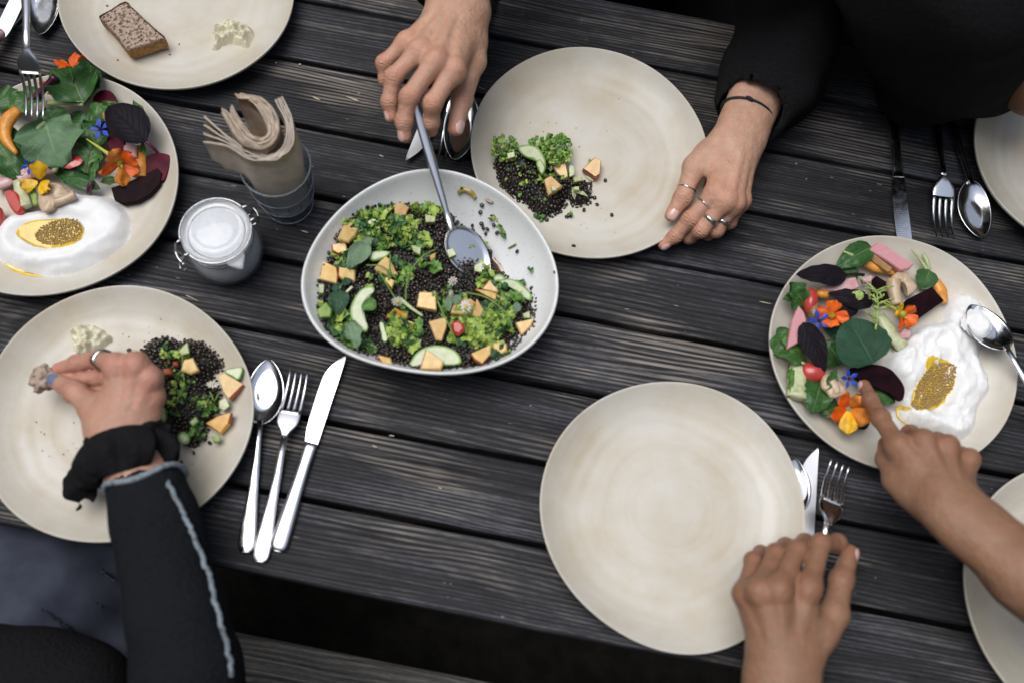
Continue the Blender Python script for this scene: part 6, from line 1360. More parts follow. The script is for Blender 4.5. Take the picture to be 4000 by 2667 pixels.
# ---------------------------------------------------------------- people: signed-distance bodies turned into one skin
def smin(a, b, k):
    h = np.clip(.5 + .5 * (b - a) / k, 0, 1)
    return b + (a - b) * h - k * h * (1 - h)
def cone_d(P, a, b, r1, r2, flat=1.0, n=None):
    a = np.array(a, np.float32); b = np.array(b, np.float32); ba = b - a; l2 = max(1e-10, float(ba @ ba))
    pa = P - a; h = np.clip((pa @ ba) / l2, 0, 1)
    v = pa - h[..., None] * ba
    d2 = np.einsum('...i,...i->...', v, v)
    if flat != 1.0:
        n = np.array(n, np.float32); vn = v @ n; d2 = d2 - vn * vn + (vn / flat) ** 2
        return (np.sqrt(np.maximum(d2, 0)) - (r1 + h * (r2 - r1))) * min(1, flat)
    return np.sqrt(d2) - (r1 + h * (r2 - r1))
def surface_nets(D, org, h):
    s = D < 0
    nx, ny, nz = D.shape
    c = np.zeros((nx - 1, ny - 1, nz - 1), np.int8)
    for i in (0, 1):
        for j in (0, 1):
            for k in (0, 1): c += s[i:nx - 1 + i, j:ny - 1 + j, k:nz - 1 + k]
    act = (c > 0) & (c < 8)
    idx = -np.ones(act.shape, np.int64); ijk = np.argwhere(act); idx[act] = np.arange(len(ijk))
    acc = np.zeros((len(ijk), 3)); cnt = np.zeros(len(ijk))
    I, J, K = ijk.T
    for ax in range(3):
        o1, o2 = [a for a in range(3) if a != ax]
        for u in (0, 1):
            for v in (0, 1):
                off = [0, 0, 0]; off[o1] = u; off[o2] = v
                off2 = list(off); off2[ax] = 1
                d0 = D[I + off[0], J + off[1], K + off[2]]; d1 = D[I + off2[0], J + off2[1], K + off2[2]]
                cr = (d0 < 0) != (d1 < 0)
                t = np.where(cr, d0 / np.where(cr, d0 - d1, 1), 0)
                p = np.zeros((len(ijk), 3)); p[:, o1] = u; p[:, o2] = v; p[:, ax] = t
                acc += p * cr[:, None]; cnt += cr
    V = (ijk + acc / cnt[:, None]) * h + org
    F = []
    for ax in range(3):
        o1, o2 = (ax + 1) % 3, (ax + 2) % 3
        sl0 = [slice(1, -1)] * 3; sl1 = [slice(1, -1)] * 3
        sl0[ax] = slice(0, -1); sl1[ax] = slice(1, None)
        a = s[tuple(sl0)]; b_ = s[tuple(sl1)]
        e = np.argwhere(a != b_)
        if not len(e): continue
        g = e.copy(); g[:, o1] += 1; g[:, o2] += 1
        inside = a[tuple(e.T)]
        q = []
        for (u, v) in ((1, 1), (0, 1), (0, 0), (1, 0)):
            t = g.copy(); t[:, o1] -= u; t[:, o2] -= v; q.append(idx[tuple(t.T)])
        q = np.array(q).T
        q[~inside] = q[~inside][:, ::-1]
        F.append(q)
    F = np.concatenate(F); F = F[(F >= 0).all(1)]
    return V, F
def relax(V, F, it=2, lam=.5):
    E = np.concatenate([F[:, [0, 1]], F[:, [1, 2]], F[:, [2, 3]], F[:, [3, 0]]])
    for _ in range(it):
        acc = np.zeros_like(V); cnt = np.zeros(len(V))
        np.add.at(acc, E[:, 0], V[E[:, 1]]); np.add.at(cnt, E[:, 0], 1)
        np.add.at(acc, E[:, 1], V[E[:, 0]]); np.add.at(cnt, E[:, 1], 1)
        V = V + lam * (acc / np.maximum(cnt, 1)[:, None] - V)
    return V
def gridpts(pts, pad, h):
    pts = np.array([list(p)[:3] for p in pts]); lo = pts.min(0) - pad; hi = pts.max(0) + pad
    ax = [np.arange(lo[i], hi[i] + h, h, dtype=np.float32) for i in range(3)]
    return np.stack(np.meshgrid(*ax, indexing='ij'), -1), lo, h

class Field:
    def __init__(s, pts, pad, h):
        pts = np.array([list(p)[:3] for p in pts]); s.lo = pts.min(0) - pad; hi = pts.max(0) + pad; s.h = h
        s.n = np.ceil((hi - s.lo) / h).astype(int) + 1
        s.ax = [(s.lo[i] + np.arange(s.n[i]) * h).astype(np.float32) for i in range(3)]
    def new(s): return np.full(tuple(s.n), 1.0, np.float32)
    def add(s, D, a, b, r1, r2, k, flat=1.0, n=None):
        a = np.array(list(a)); b = np.array(list(b)); m = max(r1, r2) + max(.02, 1.6 * k)
        i0 = np.clip(((np.minimum(a, b) - m - s.lo) / s.h).astype(int), 0, s.n); i1 = np.clip(((np.maximum(a, b) + m - s.lo) / s.h).astype(int) + 2, 0, s.n)
        sl = tuple(slice(p, q) for p, q in zip(i0, i1))
        P = np.stack(np.meshgrid(*[x[q] for x, q in zip(s.ax, sl)], indexing='ij'), -1)
        if P.size == 0: return
        D[sl] = smin(D[sl], cone_d(P, a, b, r1, r2, flat, n), k)

def mat_skin(name, base, red, dark, sss=.10):
    m, nt, b = newmat(name)
    c = coords(nt)
    a = nt.nodes.new('ShaderNodeAttribute'); a.attribute_name = 'red'
    n1 = noise_(nt, c, 46, 5, .7); n2 = noise_(nt, c, 140, 3, .6)
    col = mixc(nt, ramp(nt, n1, [(.35, (0, 0, 0)), (.7, (1, 1, 1))]).outputs[0], base, tuple(.62 * x + .38 * y for x, y in zip(base, dark)))
    col = mixc(nt, math_(nt, 'MULTIPLY', ramp(nt, n2, [(.42, (0, 0, 0)), (.68, (1, 1, 1))]).outputs[0], .5), col, red)
    col = mixc(nt, math_(nt, 'MULTIPLY', a.outputs['Fac'], .85), col, red)
    # freckles and moles
    v = nt.nodes.new('ShaderNodeTexVoronoi'); v.inputs['Scale'].default_value = 36; L(nt, c, v.inputs['Vector'])
    col = mixc(nt, math_(nt, 'MULTIPLY', math_(nt, 'LESS_THAN', v.outputs['Distance'], .035), .55), col, dark)
    aw0 = nt.nodes.new('ShaderNodeAttribute'); aw0.attribute_name = 'wrk'
    col = mixc(nt, math_(nt, 'MULTIPLY', ramp(nt, aw0.outputs['Fac'], [(.0, (0, 0, 0)), (.8, (1, 1, 1))]).outputs[0], .38), col, tuple(.5 * x + .5 * y for x, y in zip(red, dark)))      # skin folds at the joints
    L(nt, col, b.inputs['Base Color'])
    b.inputs['Roughness'].default_value = .45; b.inputs['Specular IOR Level'].default_value = .38
    b.inputs['Subsurface Weight'].default_value = sss; b.inputs['Subsurface Radius'].default_value = (.0055, .0020, .0010); b.inputs['Subsurface Scale'].default_value = 1.0
    n3 = bump(nt, None, noise_(nt, c, 520, 3, .6), .22, .0006)
    mp = nt.nodes.new('ShaderNodeMapping'); mp.inputs['Scale'].default_value = (1, 1, 1); L(nt, c, mp.inputs[0])
    vv = nt.nodes.new('ShaderNodeTexVoronoi'); vv.inputs['Scale'].default_value = 700; L(nt, mp.outputs[0], vv.inputs['Vector'])
    n4 = bump(nt, None, vv.outputs['Distance'], .14, .0005, n3)
    n5 = bump(nt, None, noise_(nt, c, 110, 5, .7), .75, .0028, n4)      # veins, folds and unevenness
    aw = nt.nodes.new('ShaderNodeAttribute'); aw.attribute_name = 'wrk'
    bump(nt, b, aw.outputs['Fac'], .55, .0007, n5)
    return m
M_SKIN_A = mat_skin('light_tan_skin', (.61, .380, .265), (.59, .255, .165), (.20, .09, .052))
M_SKIN_C = mat_skin('pale_skin', (.54, .325, .225), (.58, .22, .17), (.22, .10, .06))
M_SKIN_D = mat_skin('brown_tan_skin', (.325, .185, .112), (.32, .130, .076), (.09, .042, .024))
M_NAIL = simple('bare_fingernail', (.70, .46, .40), .22, .04, 200, coat=.5)
M_NAILBLUE = simple('grey_blue_nail_polish', (.16, .21, .31), .22, .03, 200, coat=.6)
M_SILVER = simple('silver', (.75, .74, .72), .18, .05, 300, metal=1.0, bs=.15, bscale=1200)
M_BLACKCLOTH = simple('black_wool_cloth', (.0115, .0115, .0125), .95, .12, 330, spec=.12, bs=.9, bscale=260, bdist=.003)
M_NAVYCLOTH = simple('dark_knit_cloth', (.0125, .0135, .0165), .95, .15, 300, spec=.12, bs=1.0, bscale=240, bdist=.0035)
M_TROUSER = simple('slate_blue_trouser_cloth', (.050, .057, .080), .9, .12, 30, spec=.2, bs=.4, bscale=700, bdist=.0008)
M_HEM = simple('grey_blue_hem', (.24, .28, .31), .9, .30, 130, spec=.2, bs=.7, bscale=500, bdist=.0015)
M_CORD = simple('dark_teal_cord', (.006, .020, .026), .7, .3, 300, bs=.5, bscale=900)

FR = {'I': (.0102, .0093, .0081, .0066), 'M': (.0103, .0094, .0082, .0067), 'R': (.0098, .0089, .0077, .0063), 'P': (.0086, .0078, .0067, .0056), 'T': (.0135, .0120, .0108, .0080)}
def hand(parent, J, arm, skin, scale=1.0, h=.0012, nails=(), nailmat=None, nailup=None, name='arm', knuck=.0007):
    """J: joints per finger as (px, py, z): I M R P = base, mcp, pip, dip, tip; T = cmc, mcp, ip, tip. arm: [(px,py,z,radius,flat)...] from the wrist outwards."""
    A = {k: [at(*q) for q in v] for k, v in J.items()}
    W = [at(*q[:3]) for q in arm]
    wr = W[0]
    nrm = (A['I'][1] - wr).cross(A['P'][1] - wr).normalized()
    if nrm.dot(CAM_P - wr) < 0: nrm = -nrm
    allp = [p for v in A.values() for p in v] + W
    fd = Field(allp, .036, h)
    D = fd.new()
    for k in 'IMRP':
        b0, m0 = A[k][0], A[k][1]; rr = FR[k][0] * scale
        fd.add(D, b0 - nrm * .004, m0 - nrm * .0035, .0150 * scale, rr * 1.16, .011)
    fd.add(D, A['T'][0], A['T'][1], .0165 * scale, .0128 * scale, .014)
    mid = (A['I'][1] + A['I'][0]) / 2
    fd.add(D, mid - nrm * .006, (A['T'][0] + A['T'][1]) / 2, .011 * scale, .012 * scale, .014)
    for i in range(len(W) - 1):
        fd.add(D, W[i], W[i + 1], arm[i][3], arm[i + 1][3], .016, arm[i][4], nrm)
    base = sum((A[k][0] for k in 'IMRP'), Vector()) / 4
    fd.add(D, W[0], base - nrm * .004, arm[0][3] * .93, .021 * scale, .016, .74, nrm)
    for k in 'IMRP':                      # tendons and knuckles on the back
        b0, m0 = A[k][0], A[k][1]
        s = b0.lerp(m0, .25) + nrm * (.0150 * scale - .0062); e = m0 + nrm * (FR[k][0] * scale * .48)
        fd.add(D, s, e, .0036, .0048, .0055)
        fd.add(D, m0 + nrm * knuck, m0 + nrm * knuck * 1.2, FR[k][0] * scale * .90, FR[k][0] * scale * .88, .009)
    out = D.copy()
    for k in 'IMRPT':
        q = A[k]; r = [x * scale for x in FR[k]]
        if k == 'T': seq = [(q[1], q[2], r[1], r[2]), (q[2], q[3], r[2] * .99, r[3])]; js = [(q[1], r[1]), (q[2], r[2] * 1.01)]
        else: seq = [(q[1], q[2], r[0] * .97, r[1] * .97), (q[2], q[3], r[1] * .98, r[2] * .98), (q[3], q[4], r[2] * .98, r[3])]; js = [(q[2], r[1] * 1.005), (q[3], r[2] * 1.0)]
        f = fd.new()
        for (a, b_, r1, r2) in seq:       # the tip's radius lies inside the finger
            dirv = (b_ - a)
            bb = b_ - dirv.normalized() * (r2 * .75) if b_ is q[-1] else b_
            fd.add(f, a, bb, r1, r2, .0045)
        for (p, r_) in js: fd.add(f, p, p + Vector((1e-5, 0, 0)), r_, r_, .004)
        out = np.minimum(out, smin(D, f, .0075))
    shp = D.shape; lo = fd.lo; hh = h
    V, F = surface_nets(out.reshape(shp), lo, hh)
    V = relax(V, F, 2, .45)
    redv = np.zeros(len(V))
    spots = []
    for k in 'IMRP': spots += [(A[k][1], .010, .85), (A[k][2], .009, .95), (A[k][3], .008, .7), (A[k][4], .012, 1.0), ((A[k][1] + A[k][2]) / 2, .010, .35), ((A[k][2] + A[k][3]) / 2, .009, .45)]
    spots += [(A['T'][2], .009, .6), (A['T'][3], .012, .95)]
    for p, sg, am in spots:
        d2 = ((V - np.array(p)) ** 2).sum(1); redv = np.maximum(redv, am * np.exp(-d2 / (2 * sg * sg)))
    wrk = np.zeros(len(V))
    for k in 'IMRPT':
        q = A[k]; js = [(q[1], q[2], q[3], FR[k][1])] + ([(q[2], q[3], q[4], FR[k][2])] if k != 'T' else [])
        for (p0, p1, p2, r_) in js:
            ax = np.array(((p1 - p0).normalized() + (p2 - p1).normalized()).normalized()); dv = V - np.array(p1); s_ = dv @ ax
            near = (np.linalg.norm(dv, axis=1) < r_ * scale * 1.5)
            wrk += near * np.exp(-s_ ** 2 / (2 * .0042 ** 2)) * np.cos(s_ * 2 * PI / .0031 + 1.2 * np.sin(V[:, 0] * 700))
    o = mesh(name, V, F, skin, parent, attrs={'red': redv, 'wrk': wrk})
    for k in nails:
        q = A[k]; r = FR[k][-1] * scale; d = (q[-1] - q[-2]).normalized()
        if nailup and k in nailup: up = Vector(nailup[k])
        else: up = q[-3] * .5 + q[-2] * .5 - (q[-4] + q[-1]) * .5 if k != 'T' else nrm
        up = (up - d * up.dot(d)).normalized(); sd = d.cross(up)
        rr = r * 1.10; ln = r * 1.9; c0 = q[-1] - d * (r * 1.02)
        Vn = []; nu, nv = 8, 7
        for i in range(nu):
            u = -1 + 2 * i / (nu - 1); w = math.sqrt(max(0, 1 - .62 * abs(u) ** 4)) * .92
            for j in range(nv):
                ph = (-1 + 2 * j / (nv - 1)) * w
                a_ = ph * 1.0
                rad = rr * (1 - .16 * max(0, u) ** 2 - .03 * max(0, -u) ** 2) + (.0002 if abs(ph) < .9 * w and abs(u) < .95 else -.0006)
                Vn.append(c0 + d * (u * ln * .5) + sd * (math.sin(a_) * rad) + up * (math.cos(a_) * rad))
        mesh('fingernail', [tuple(x) for x in Vn], grid_faces(nu, nv), nailmat if nailmat and k == 'T' else M_NAIL, o)
    return o, A, nrm
def ring_band(parent, p, axis, r, w, t, m, name='ring', twist=0, n=40):
    axis = Vector(axis).normalized(); s = axis.orthogonal().normalized(); u = axis.cross(s)
    V = []; nc = 6
    for i in range(n):
        a = 2 * PI * i / n
        for k in range(nc):
            b_ = 2 * PI * k / nc
            rr = r + t * math.cos(b_) * (1 + (.35 * math.sin(a * twist) if twist else 0)); 
            V.append(Vector(p) + (s * math.cos(a) + u * math.sin(a)) * rr + axis * (w * math.sin(b_)))
    return mesh(name, [tuple(v) for v in V], grid_faces(n, nc, True, True), m, parent)
def cloth(name, parent, chain, m, h=.004, fold=.0, ff=30.0, cut=None, k=.02, seed=0, extra=()):
    """chain: [(point, radius, flat, normal)] -> folded cloth tube; cut: (a, b, r1, r2) hollow at the opening"""
    pts = [c[0] for c in chain] + [e[0] for e in extra] + [e[1] for e in extra]; pad = max(max(c[1] for c in chain), max([max(e[2], e[3]) for e in extra] or [0])) + .02 + fold
    fd = Field(pts, pad, h); D = fd.new(); lo = fd.lo; hh = h; shp = D.shape
    for i in range(len(chain) - 1):
        a, b_ = chain[i], chain[i + 1]
        fd.add(D, a[0], b_[0], a[1], b_[1], k, a[2], a[3])
    for e in extra: fd.add(D, e[0], e[1], e[2], e[3], k, e[4] if len(e) > 4 else 1.0, e[5] if len(e) > 5 else None)
    if fold or cut:
        nb = np.argwhere(np.abs(D) < fold * 3 + .02 + .1 * bool(cut)); P = (nb * h + lo).astype(np.float32); Dn = D[tuple(nb.T)]
        if fold:
            rs = np.random.default_rng(seed)
            w = np.zeros(len(P), np.float32)
            for q in range(7):
                kv = rs.normal(size=3); kv = kv / np.linalg.norm(kv) * ff * rs.uniform(.6, 1.9)
                w += np.sin(P @ kv.astype(np.float32) + rs.uniform(0, 6.28) + 1.5 * np.sin(P @ (kv[[1, 2, 0]] * .4).astype(np.float32)))
            Dn = Dn + fold * w / 3
        if cut:
            for c_ in cut: Dn = np.maximum(Dn, -cone_d(P, c_[0], c_[1], c_[2], c_[3]))
        D[tuple(nb.T)] = Dn
    V, F = surface_nets(D.reshape(shp), lo, hh)
    V = relax(V, F, 2, .5)
    return mesh(name, V, F, m, parent)
# -------- person across the table: right hand on the serving spoon, left hand steadying a plate
per1 = thing('person', 'person in black at the far side serving salad and holding a plate, silver rings', 'person', (0.1, .28, -.72))
JA = dict(I=[(1812, 70, .128), (1772, 275, .148), (1690, 405, .140), (1684, 478, .120), (1686, 525, .104)],
          M=[(1786, 55, .132), (1702, 238, .156), (1598, 380, .147), (1578, 475, .131), (1583, 552, .117)],
          R=[(1760, 48, .131), (1636, 200, .151), (1536, 303, .143), (1520, 400, .129), (1532, 474, .118)],
          P=[(1738, 42, .127), (1588, 165, .140), (1500, 247, .129), (1506, 312, .117), (1530, 352, .106)],
          T=[(1842, 85, .118), (1848, 240, .113), (1803, 392, .107), (1774, 525, .097)])
armA, qA, nA = hand(per1, JA, [(1788, 20, .128, .0300, .72), (1792, -120, .135, .0315, .74), (1800, -330, .16, .038, .85)], M_SKIN_A, 1.03, nails='MRT', nailup={'T': (.9, -.1, .5)})
JB = dict(I=[(2862, 560, .062), (2796, 752, .066), (2697, 857, .048), (2638, 922, .031), (2578, 966, .020)],
          M=[(2885, 566, .064), (2838, 782, .067), (2738, 898, .043), (2692, 925, .022), (2660, 915, .011)],
          R=[(2908, 570, .060), (2872, 792, .061), (2798, 898, .036), (2765, 912, .018), (2738, 895, .010)],
          P=[(2925, 570, .054), (2898, 785, .051), (2850, 868, .030), (2822, 882, .017), (2800, 868, .010)],
          T=[(2812, 560, .058), (2712, 652, .056), (2667, 775, .047), (2610, 858, .037)])
armB, qB, nB = hand(per1, JB, [(2905, 500, .056, .0275, .74), (2950, 385, .055, .0285, .78), (3040, 200, .062, .036, .9)], M_SKIN_A, .93, nails='IT')
def seg_ring(A, k, i, t, rr, w, th, m, name='ring', twist=0, parent=None):
    a, b_ = A[k][i], A[k][i + 1]
    return ring_band(parent, a.lerp(b_, t), b_ - a, rr, w, th, m, name, twist)
seg_ring(qB, 'T', 1, .70, .0106, .0009, .0008, M_SILVER, twist=24, parent=armB)
seg_ring(qB, 'I', 1, .42, .0097, .0009, .0009, M_SILVER, twist=30, parent=armB)
seg_ring(qB, 'M', 1, .62, .0094, .0026, .0009, M_SILVER, parent=armB)
seg_ring(qB, 'R', 1, .62, .0090, .0026, .0010, M_SILVER, twist=18, parent=armB)
# teal cord bracelet round the wrist
br_c = at(2917, 445, .0555); br_ax = (at(2950, 385, .055) - at(2905, 500, .056)).normalized()
sdv = br_ax.cross(nB).normalized(); upv = sdv.cross(br_ax).normalized()
if upv.dot(nB) < 0: upv = -upv
Pb = []
for i in range(41):
    a = 2 * PI * i / 40
    Pb.append(br_c + sdv * (math.cos(a) * .0312) + upv * (math.sin(a) * .0246 + .0006) + br_ax * (.004 * math.sin(a + 1)))
V, F = tube(Pb, .0015, 8, caps=False); bl = mesh('bracelet', V, F, M_CORD, armB)
kn = Pb[13]; V, F = tube([kn - sdv * .006, kn - sdv * .003, kn, kn + sdv * .003, kn + sdv * .006], [.0008, .0024, .0026, .0024, .0008], 8); mesh('knot', V, F, M_CORD, bl)
Z = (0, 0, 1)
# sleeves and body in black
cutdir = (at(2910, 470, .055) - at(2985, 330, .058)).normalized()
c0 = at(2935, 425, .056)
cloth('sleeve', per1, [(at(2945, 420, .052), .044, .85, Z), (at(3010, 300, .060), .050, .85, Z), (at(3075, 150, .075), .056, .9, Z), (at(3090, -120, .13), .062, 1, Z), (at(3000, -420, .25), .075, 1, Z)], M_BLACKCLOTH, h=.005, fold=.0035, ff=70, seed=3,
      cut=[(c0 + cutdir * .07, at(3000, 310, .060), .037, .034)], extra=[(at(3040, 480, .022), at(3120, 330, .035), .020, .030)])
cloth('sleeve', per1, [(at(1790, -75, .130), .046, .9, Z), (at(1800, -230, .150), .050, .9, Z), (at(1850, -480, .22), .062, 1, Z)], M_BLACKCLOTH, h=.005, fold=.003, ff=70, seed=4,
      cut=[(at(1787, 30, .128), at(1795, -180, .145), .036, .036)], extra=[(at(1690, -45, .112), at(1740, -170, .125), .018, .03)])
def body(par, name, pts, m, arms=(), seed=0, w=.155):
    Yv = (0, 1, 0)
    return cloth(name, par, [(Vector(pts[0]), w * .95, .72, Yv), (Vector(pts[1]), w, .72, Yv), (Vector(pts[2]), w * .8, .72, Yv)], m, h=.012, fold=.007, ff=24, seed=seed, k=.03, extra=[(Vector(a_), Vector(b_), r1, r2) for a_, b_, r1, r2 in arms])
M_HAIRB = simple('brown_hair', (.045, .024, .013), .5, .4, 60, bs=.8, bscale=240)
def head(par, c, face, skin, hairm=None, s=1.0):
    c = Vector(c); f = Vector(face); f = (f - Vector((0, 0, 1)) * f.z * .3).normalized(); up = (Vector((0, 0, 1)) - f * f.z).normalized(); sd = f.cross(up)
    P_ = lambda x, y, z: c + sd * (x * s) + f * (y * s) + up * (z * s)
    fd = Field([P_(0, .1, .12), P_(0, -.1, -.2), P_(.08, 0, 0), P_(-.08, 0, 0)], .05, .004); D = fd.new()
    for a, b_, r1, r2, k in ((P_(0, -.02, .04), P_(0, .015, .02), .078, .070, .02), (P_(0, .03, -.03), P_(0, .055, -.085), .052, .026, .03), (P_(0, -.02, -.05), P_(0, -.05, -.19), .048, .055, .03), (P_(0, .088, .005), P_(0, .104, -.032), .007, .013, .012), (P_(.075, -.01, -.01), P_(.078, -.015, .02), .012, .016, .008), (P_(-.075, -.01, -.01), P_(-.078, -.015, .02), .012, .016, .008), (P_(-.022, .078, -.066), P_(.022, .078, -.066), .008, .008, .008), (P_(-.045, .07, .028), P_(.045, .07, .028), .012, .012, .016)):
        fd.add(D, a, b_, r1 * s, r2 * s, k)
    V, F = surface_nets(D, fd.lo, .004); hd = mesh('head', relax(V, F), F, skin, par, attrs={'red': np.zeros(len(V)), 'wrk': np.zeros(len(V))})
    for q in (-.032, .032):
        mesh('eye', ICO_V * .0115 * s + np.array(P_(q, .068, .004)), ICO_F, M_WHITEP, hd)
    fd = Field([P_(0, .1, .14), P_(0, -.13, -.2)], .08, .005); D = fd.new()
    fd.add(D, P_(0, -.03, .055), P_(0, .0, .05), .086 * s, .080 * s, .02); fd.add(D, P_(0, -.06, .02), P_(0, -.07, -.13), .075 * s, .05 * s, .03)
    X = np.stack(np.meshgrid(*fd.ax, indexing='ij'), -1); cut = ((X - np.array(P_(0, .062, .02))) @ np.array(f * .9 - up * .45)); D = np.maximum(D, cut)
    V, F = surface_nets(D, fd.lo, .005); mesh('hair', relax(V, F), F, hairm or M_HAIRB, hd)
head(per1, (.02, .19, .60), (0, -1, -.4), M_SKIN_A)
body(per1, 'sweater', [(.02, .36, -.25), (.02, .32, .08), (.02, .25, .40)], M_BLACKCLOTH, seed=5, arms=[((-.16, .24, .40), (.20, .24, .40), .07, .07), ((-.17, .24, .38), (-.145, .03, .22), .065, .055), ((.21, .24, .38), (.15, .05, .25), .07, .065)])
cloth('trousers', per1, [(at(2150, 20, -.27), .085, 1, None), (at(2250, -420, -.25), .10, 1, None)], M_BLACKCLOTH, h=.011, fold=.006, ff=25, seed=6, k=.05,
      extra=[(at(2850, 130, -.27), at(2750, -350, -.25), .085, .10), (at(2250, -420, -.25), at(2750, -350, -.25), .1, .1)])

# -------- person at the top right, black shirt, hairy forearm at the frame's edge
per2 = thing('person', 'person in a black shirt leaning over the top right corner, hairy forearm', 'person', (.62, .32, -.72))
M_HAIRY = mat_skin('hairy_brown_skin', (.27, .135, .07), (.25, .11, .055), (.05, .02, .01))
cloth('shirt', per2, [(at(3690, 225, .09), .070, 1.0, Z), (at(3735, 60, .15), .095, 1.0, Z), (at(3780, -200, .25), .13, 1, Z)], M_BLACKCLOTH, h=.008, fold=.005, ff=35, seed=8, k=.04,
      extra=[(at(3550, 350, .045), at(3780, 340, .050), .028, .035), (at(3830, 240, .08), at(3905, 290, .075), .045, .035), (Vector((.36, .06, .27)), Vector((.46, .20, .45)), .12, .12), (Vector((.46, .2, .45)), Vector((.50, .34, .0)), .12, .15), (Vector((.50, .34, .0)), Vector((.52, .40, -.25)), .15, .15)])
head(per2, (.47, .16, .63), (-.2, -1, -.4), M_SKIN_A)
hb = [at(4045, 330, .105), at(4075, 190, .12), at(4150, 40, .145)]
G, lo, hh = gridpts(hb, .06, .003); shp = G.shape[:3]; Pp = G.reshape(-1, 3)
D = smin(cone_d(Pp, hb[0], hb[1], .036, .041), cone_d(Pp, hb[1], hb[2], .041, .046), .02)
V, F = surface_nets(D.reshape(shp), lo, hh)
fore = mesh('forearm', V, F, M_HAIRY, per2, attrs={'red': np.zeros(len(V))})
hair = MB(); rs = random.Random(5)
for i in range(420):
    t = rs.random(); c = hb[0].lerp(hb[1], t * 2) if t < .5 else hb[1].lerp(hb[2], t * 2 - 1); ax = (hb[2] - hb[0]).normalized()
    e1 = ax.orthogonal().normalized(); e2 = ax.cross(e1); a = rs.uniform(0, 6.28); nn = e1 * math.cos(a) + e2 * math.sin(a)
    if nn.z < -.2: continue
    r0 = .036 + .007 * t; p = c + nn * (r0 + .001); tg = (-ax + nn.cross(ax) * rs.uniform(-.5, .9)).normalized()
    ln = rs.uniform(.010, .02)
    V, F = tube([p, p + tg * ln * .5 + nn * .0016, p + tg * ln + nn * .0006], [.00022, .00018, .00005], 3, caps=False); hair.add(V, F)
M_HAIR = simple('dark_hair', (.03, .015, .008), .5)
hh_ = hair.build('arm_hair', M_HAIR, fore); hh_['kind'] = 'stuff'

# -------- person at the bottom left: right hand pinching bread, dark cardigan, slate trousers
per3 = thing('person', 'person in dark cardigan and slate trousers at bottom left pinching a piece of bread', 'person', (-.42, -.95, -.72))
JC = dict(I=[(470, 1640, .080), (452, 1428, .099), (388, 1400, .068), (300, 1418, .056), (212, 1446, .047)],
          M=[(495, 1645, .082), (530, 1424, .103), (425, 1468, .064), (325, 1484, .050), (240, 1472, .044)],
          R=[(520, 1655, .080), (585, 1478, .096), (475, 1508, .058), (355, 1530, .047), (250, 1540, .042)],
          P=[(535, 1665, .076), (598, 1550, .084), (512, 1562, .056), (432, 1562, .047), (362, 1552, .044)],
          T=[(440, 1680, .072), (362, 1590, .075), (292, 1528, .070), (202, 1478, .056)])
armC, qC, nC = hand(per3, JC, [(478, 1700, .074, .0290, .74), (540, 1850, .072, .0270, .80), (605, 2050, .070, .030, .9)], M_SKIN_C, 1.0, nails='T', nailmat=M_NAILBLUE, nailup={'T': (-.35, .1, .9)}, knuck=.0)
ring_band(armC, qC['I'][1].lerp(qC['I'][2], .80), qC['I'][2] - qC['I'][1], .0106, .0065, .0013, M_SILVER, 'ring', twist=5)
# ruffled cuff, cardigan sleeve, hem and seam
rf = MB(); rs = random.Random(2)
wc = at(490, 1752, .074); wax = (at(500, 1850, .074) - at(478, 1700, .074)).normalized(); ws = wax.cross(Vector(Z)).normalized(); wu = ws.cross(wax)
nth, nr = 96, 9; V = []
for j in range(nr):
    f = j / (nr - 1)
    for i in range(nth):
        a = 2 * PI * i / nth
        amp = .012 * math.sin(PI * f) ** .5
        wob = math.sin(a * 7 + 1.2 * math.sin(a * 2)) * amp + math.sin(a * 13 + 2) * amp * .4
        rad = .030 + .017 * math.sin(PI * f) + wob * .55
        ax_ = -.018 + .046 * f + wob * .5
        V.append(wc + ws * (math.cos(a) * rad) + wu * (math.sin(a) * rad * .82) + wax * ax_)
mesh('cuff', [tuple(v) for v in V], grid_faces(nr, nth, False, True), M_BLACKCLOTH, per3)
cloth('cuff', per3, [(at(610, 1690, .070), .014, 1, None), (at(560, 1735, .078), .017, 1, None), (at(420, 1765, .076), .018, 1, None), (at(365, 1840, .058), .018, .6, Z), (at(325, 1895, .045), .017, .4, Z)], M_BLACKCLOTH, h=.0022, fold=.0045, ff=230, seed=12, k=.008)
slc = [(at(578, 1925, .072), .0385, .88, Z), (at(605, 2040, .072), .0405, .85, Z), (at(640, 2160, .068), .0415, .9, Z), (at(690, 2400, .06), .0455, .9, Z), (at(735, 2640, .05), .051, .95, Z), (at(760, 2950, .03), .062, 1, Z)]
c0 = at(560, 1800, .073)
cloth('sleeve', per3, slc, M_NAVYCLOTH, h=.0035, fold=.0012, ff=60, seed=13, k=.007, cut=[(c0, at(600, 2010, .072), .0285, .026)])
def on_top(x, y, slc=slc):     # point on the top of the sleeve under a pixel
    best = None
    for i in range(len(slc) - 1):
        for t in np.linspace(0, 1, 25):
            c = slc[i][0].lerp(slc[i + 1][0], t); r = slc[i][1] * (1 - t) + slc[i + 1][1] * t
            p = at(x, y, c.z); d = p - c; d.z = 0
            ax = (slc[i + 1][0] - slc[i][0]).normalized(); off = (d - ax * d.dot(ax))
            if abs(d.dot(ax)) < .008:
                q = min(.985, off.length / r); z = c.z + slc[i][2] * r * math.sqrt(1 - q * q)
                best = at(x, y, z); 
    return best
